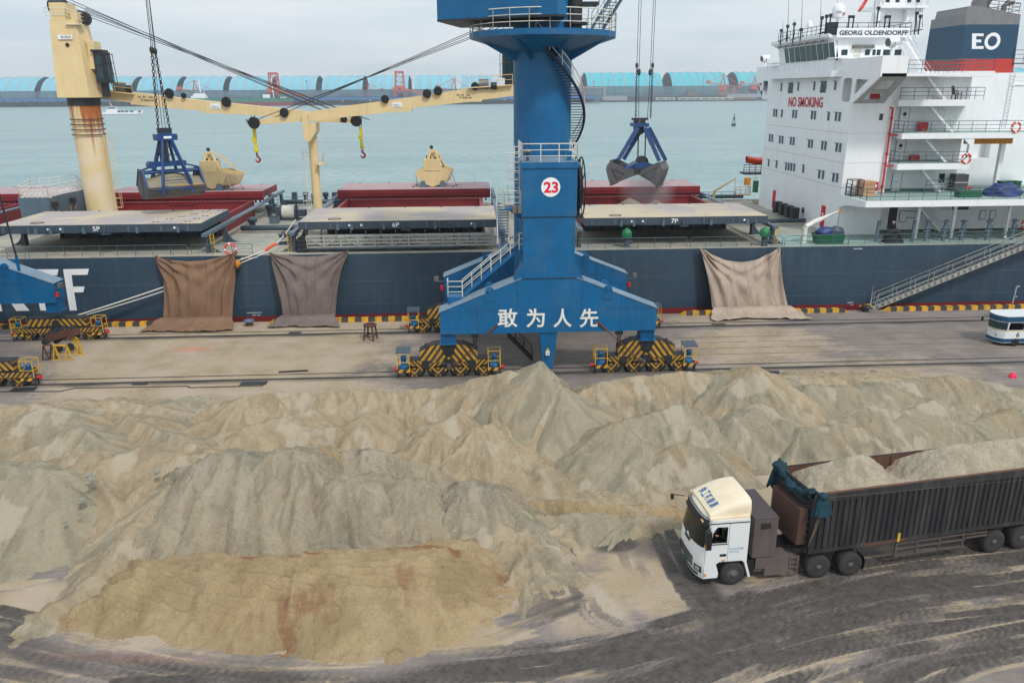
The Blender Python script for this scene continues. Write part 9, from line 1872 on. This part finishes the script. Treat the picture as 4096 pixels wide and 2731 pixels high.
# boats
def hullb(m_, x0, x1, Y, zb, zd, bm, bow, mat_low, low):
    def sect(z0, z1, mat, fl):
        m_.m(mat); a = [(x0, Y-bm, z0), (x0+(x1-x0)*.8, Y-bm, z0), (x1-fl[0], Y, z0), (x0+(x1-x0)*.8, Y+bm, z0), (x0, Y+bm, z0)]; b = [(x0-fl[2], Y-bm, z1), (x0+(x1-x0)*.8, Y-bm, z1), (x1-fl[1], Y, z1), (x0+(x1-x0)*.8, Y+bm, z1), (x0-fl[2], Y+bm, z1)]
        m_.add(a+b, [(4, 3, 2, 1, 0), (5, 6, 7, 8, 9)]+[(i, (i+1) % 5, 5+(i+1) % 5, 5+i) for i in range(5)])
    sect(zb, low, mat_low, (3, 1.6, 0)); sect(low+.01, zd, bow, (1.6, 0, .5))
bt = thing('coaster', 'green and red hulled cargo ship moored off the far coal quay', 'ship', tuple(G(1100, 427, -4)), 'boats on the harbour'); c0 = D(720, 424, 1440); c1_ = D(1178, 424, 1440); m_ = MB(M['green']); hullb(m_, c0[0], c1_[0], 1440, -4, 9.0, 10, paint('coaster_green', srgb(40, 120, 100), .6, .1), paint('coaster_red', srgb(132, 44, 66), .6, .1), 2.5); x1_ = c1_[0]; m_.m(M['green']).prism([(x1_-26, 1431, 9), (x1_-.2, 1440, 9), (x1_-26, 1449, 9), (x1_-26, 1449, 12), (x1_+1.5, 1440, 14), (x1_-26, 1431, 12)][:3], (0, 0, 4)); m_.build('hull', bt); m_ = MB(M['white']); c = D(800, 395, 1440); m_.box(c[0]-13, c[0]+12, 1433, 1447, 9, 13); m_.box(c[0]-9, c[0]+9, 1433.5, 1446.5, 13, 16.5); m_.box(c[0]-6, c[0]+7, 1434, 1446, 16.5, 19.5); m_.bar((c[0]+2, 1440, 19.5), (c[0]+2, 1440, 40), 1.4); m_.box(c[0]-3, c[0]+6, 1439, 1441, 33, 34.5); m_.m(M['glass']).box(c[0]-6, c[0]+9, 1433.9, 1434, 17.4, 19); m_.build('wheelhouse', bt); m_ = MB(M['white']); m_.bar((x1_-34, 1440, 9), (x1_-36, 1440, 42), 1.4); m_.box(x1_-52, x1_-40, 1436, 1440, 9, 15); text_on(m_, '粤华海工', (x1_-21, 1431.9, 8.0), (x1_-11, 1434.5, 8.4), (x1_-21, 1431.9, 11), .03); m_.build('fore_mast', bt)
wb_ = thing('supply_boat', 'small white supply boat passing behind the rusty ship crane column', 'boat', tuple(G(490, 459, -4)), 'boats on the harbour'); Yb = G(490, 459, -4)[1]; a, b = D(405, 459, Yb), D(574, 459, Yb); m_ = MB(M['white']); hullb(m_, a[0], b[0], Yb, -4, -1.6, 2.6, M['white'], M['slate_light'], -3.6); m_.m(M['white']).prism([(b[0]-9, Yb-2.0, -1.6), (b[0]+.6, Yb, -1.0), (b[0]-9, Yb+2.0, -1.6)], (0, 0, 1.3)); m_.build('hull', wb_); c = D(447, 430, Yb); m_ = MB(M['white']); m_.box(c[0]-6, c[0]+6, Yb-2, Yb+2, -1.6, 1.4); m_.box(c[0]-4.5, c[0]+5, Yb-1.8, Yb+1.8, 1.4, 4.2); m_.box(c[0]-4.8, c[0]+5.6, Yb-2, Yb+2, 4.2, 4.5); m_.m(M['glass']).box(c[0]-4, c[0]+4.6, Yb-1.85, Yb-1.8, 2.3, 3.7); m_.m(M['white_rail']).bar((c[0]-.5, Yb, 4.5), (c[0]-1.5, Yb, 10.5), .35); m_.bar((c[0]+1, Yb, 4.5), (c[0]-.7, Yb, 8), .2); m_.bar((c[0]-2, Yb, 6.5), (c[0]+.5, Yb, 6.5), .2); m_.build('wheelhouse', wb_)
m_ = MB(M['dark'])
for px in (478, 492, 508, 528, 560): c = D(px, 450, Yb); m_.box(c[0]-1.1, c[0]+1.1, Yb-1.5, Yb, -1.5, .1)
m_.m(M['slate_light']).bar((D(540, 450, Yb)[0], Yb, -1.6), (D(540, 450, Yb)[0], Yb, 3.2), .2); m_.pieces('deck_cargo', wb_)
by_ = thing('buoy', 'green navigation buoy afloat left of the white accommodation block', 'buoy', tuple(G(2934, 505, -4)), 'boats on the harbour'); q = G(2934, 505, -4); s_ = q[1]/3125*4.0/4; k_ = q[1]*1.02/3125; m_ = MB(paint('buoy_green', srgb(24, 84, 74), .6, .1)); m_.lathe([(8*k_, -2*k_), (9*k_, 0), (8.5*k_, 9*k_), (5*k_, 10*k_)], q, 'z', 14); m_.build('float', by_); m_ = MB(M['slate'])
for e in range(4): t = e*1.571+.6; m_.bar((q[0]+6*k_*math.cos(t), q[1]+6*k_*math.sin(t), q[2]+10*k_), (q[0]+2.5*k_*math.cos(t), q[1]+2.5*k_*math.sin(t), q[2]+34*k_), 1.3*k_)
m_.cyl((q[0], q[1], q[2]+24*k_), (q[0], q[1], q[2]+26*k_), 5*k_, 10); m_.box(q[0]-3.5*k_, q[0]+3.5*k_, q[1]-k_, q[1]+k_, q[2]+26*k_, q[2]+33*k_); m_.bar((q[0], q[1], q[2]+33*k_), (q[0], q[1], q[2]+47*k_), 1.2*k_); m_.sphere((q[0], q[1], q[2]+40*k_), 2.6*k_, 8, 6); m_.build('lantern_frame', by_)
# ---------------------------------------------------------------- air between here and the far shore
hz = bpy.data.materials.new('haze_air'); hz.use_nodes = True; t_ = hz.node_tree; t_.nodes.clear(); o_ = t_.nodes.new('ShaderNodeOutputMaterial'); v_ = t_.nodes.new('ShaderNodeVolumePrincipled'); v_.inputs['Color'].default_value = (.86, .92, .97, 1); v_.inputs['Density'].default_value = .00022; v_.inputs['Anisotropy'].default_value = .2; t_.links.new(v_.outputs[0], o_.inputs['Volume'])
m_ = MB(hz); m_.box(-1600, 1850, -130, 2120, -10.2, 84); o = m_.build('haze', None, None, 0, loc=(0, 0, 0)); tag(o, 'thin sea haze over the harbour', 'haze', None, 'stuff')
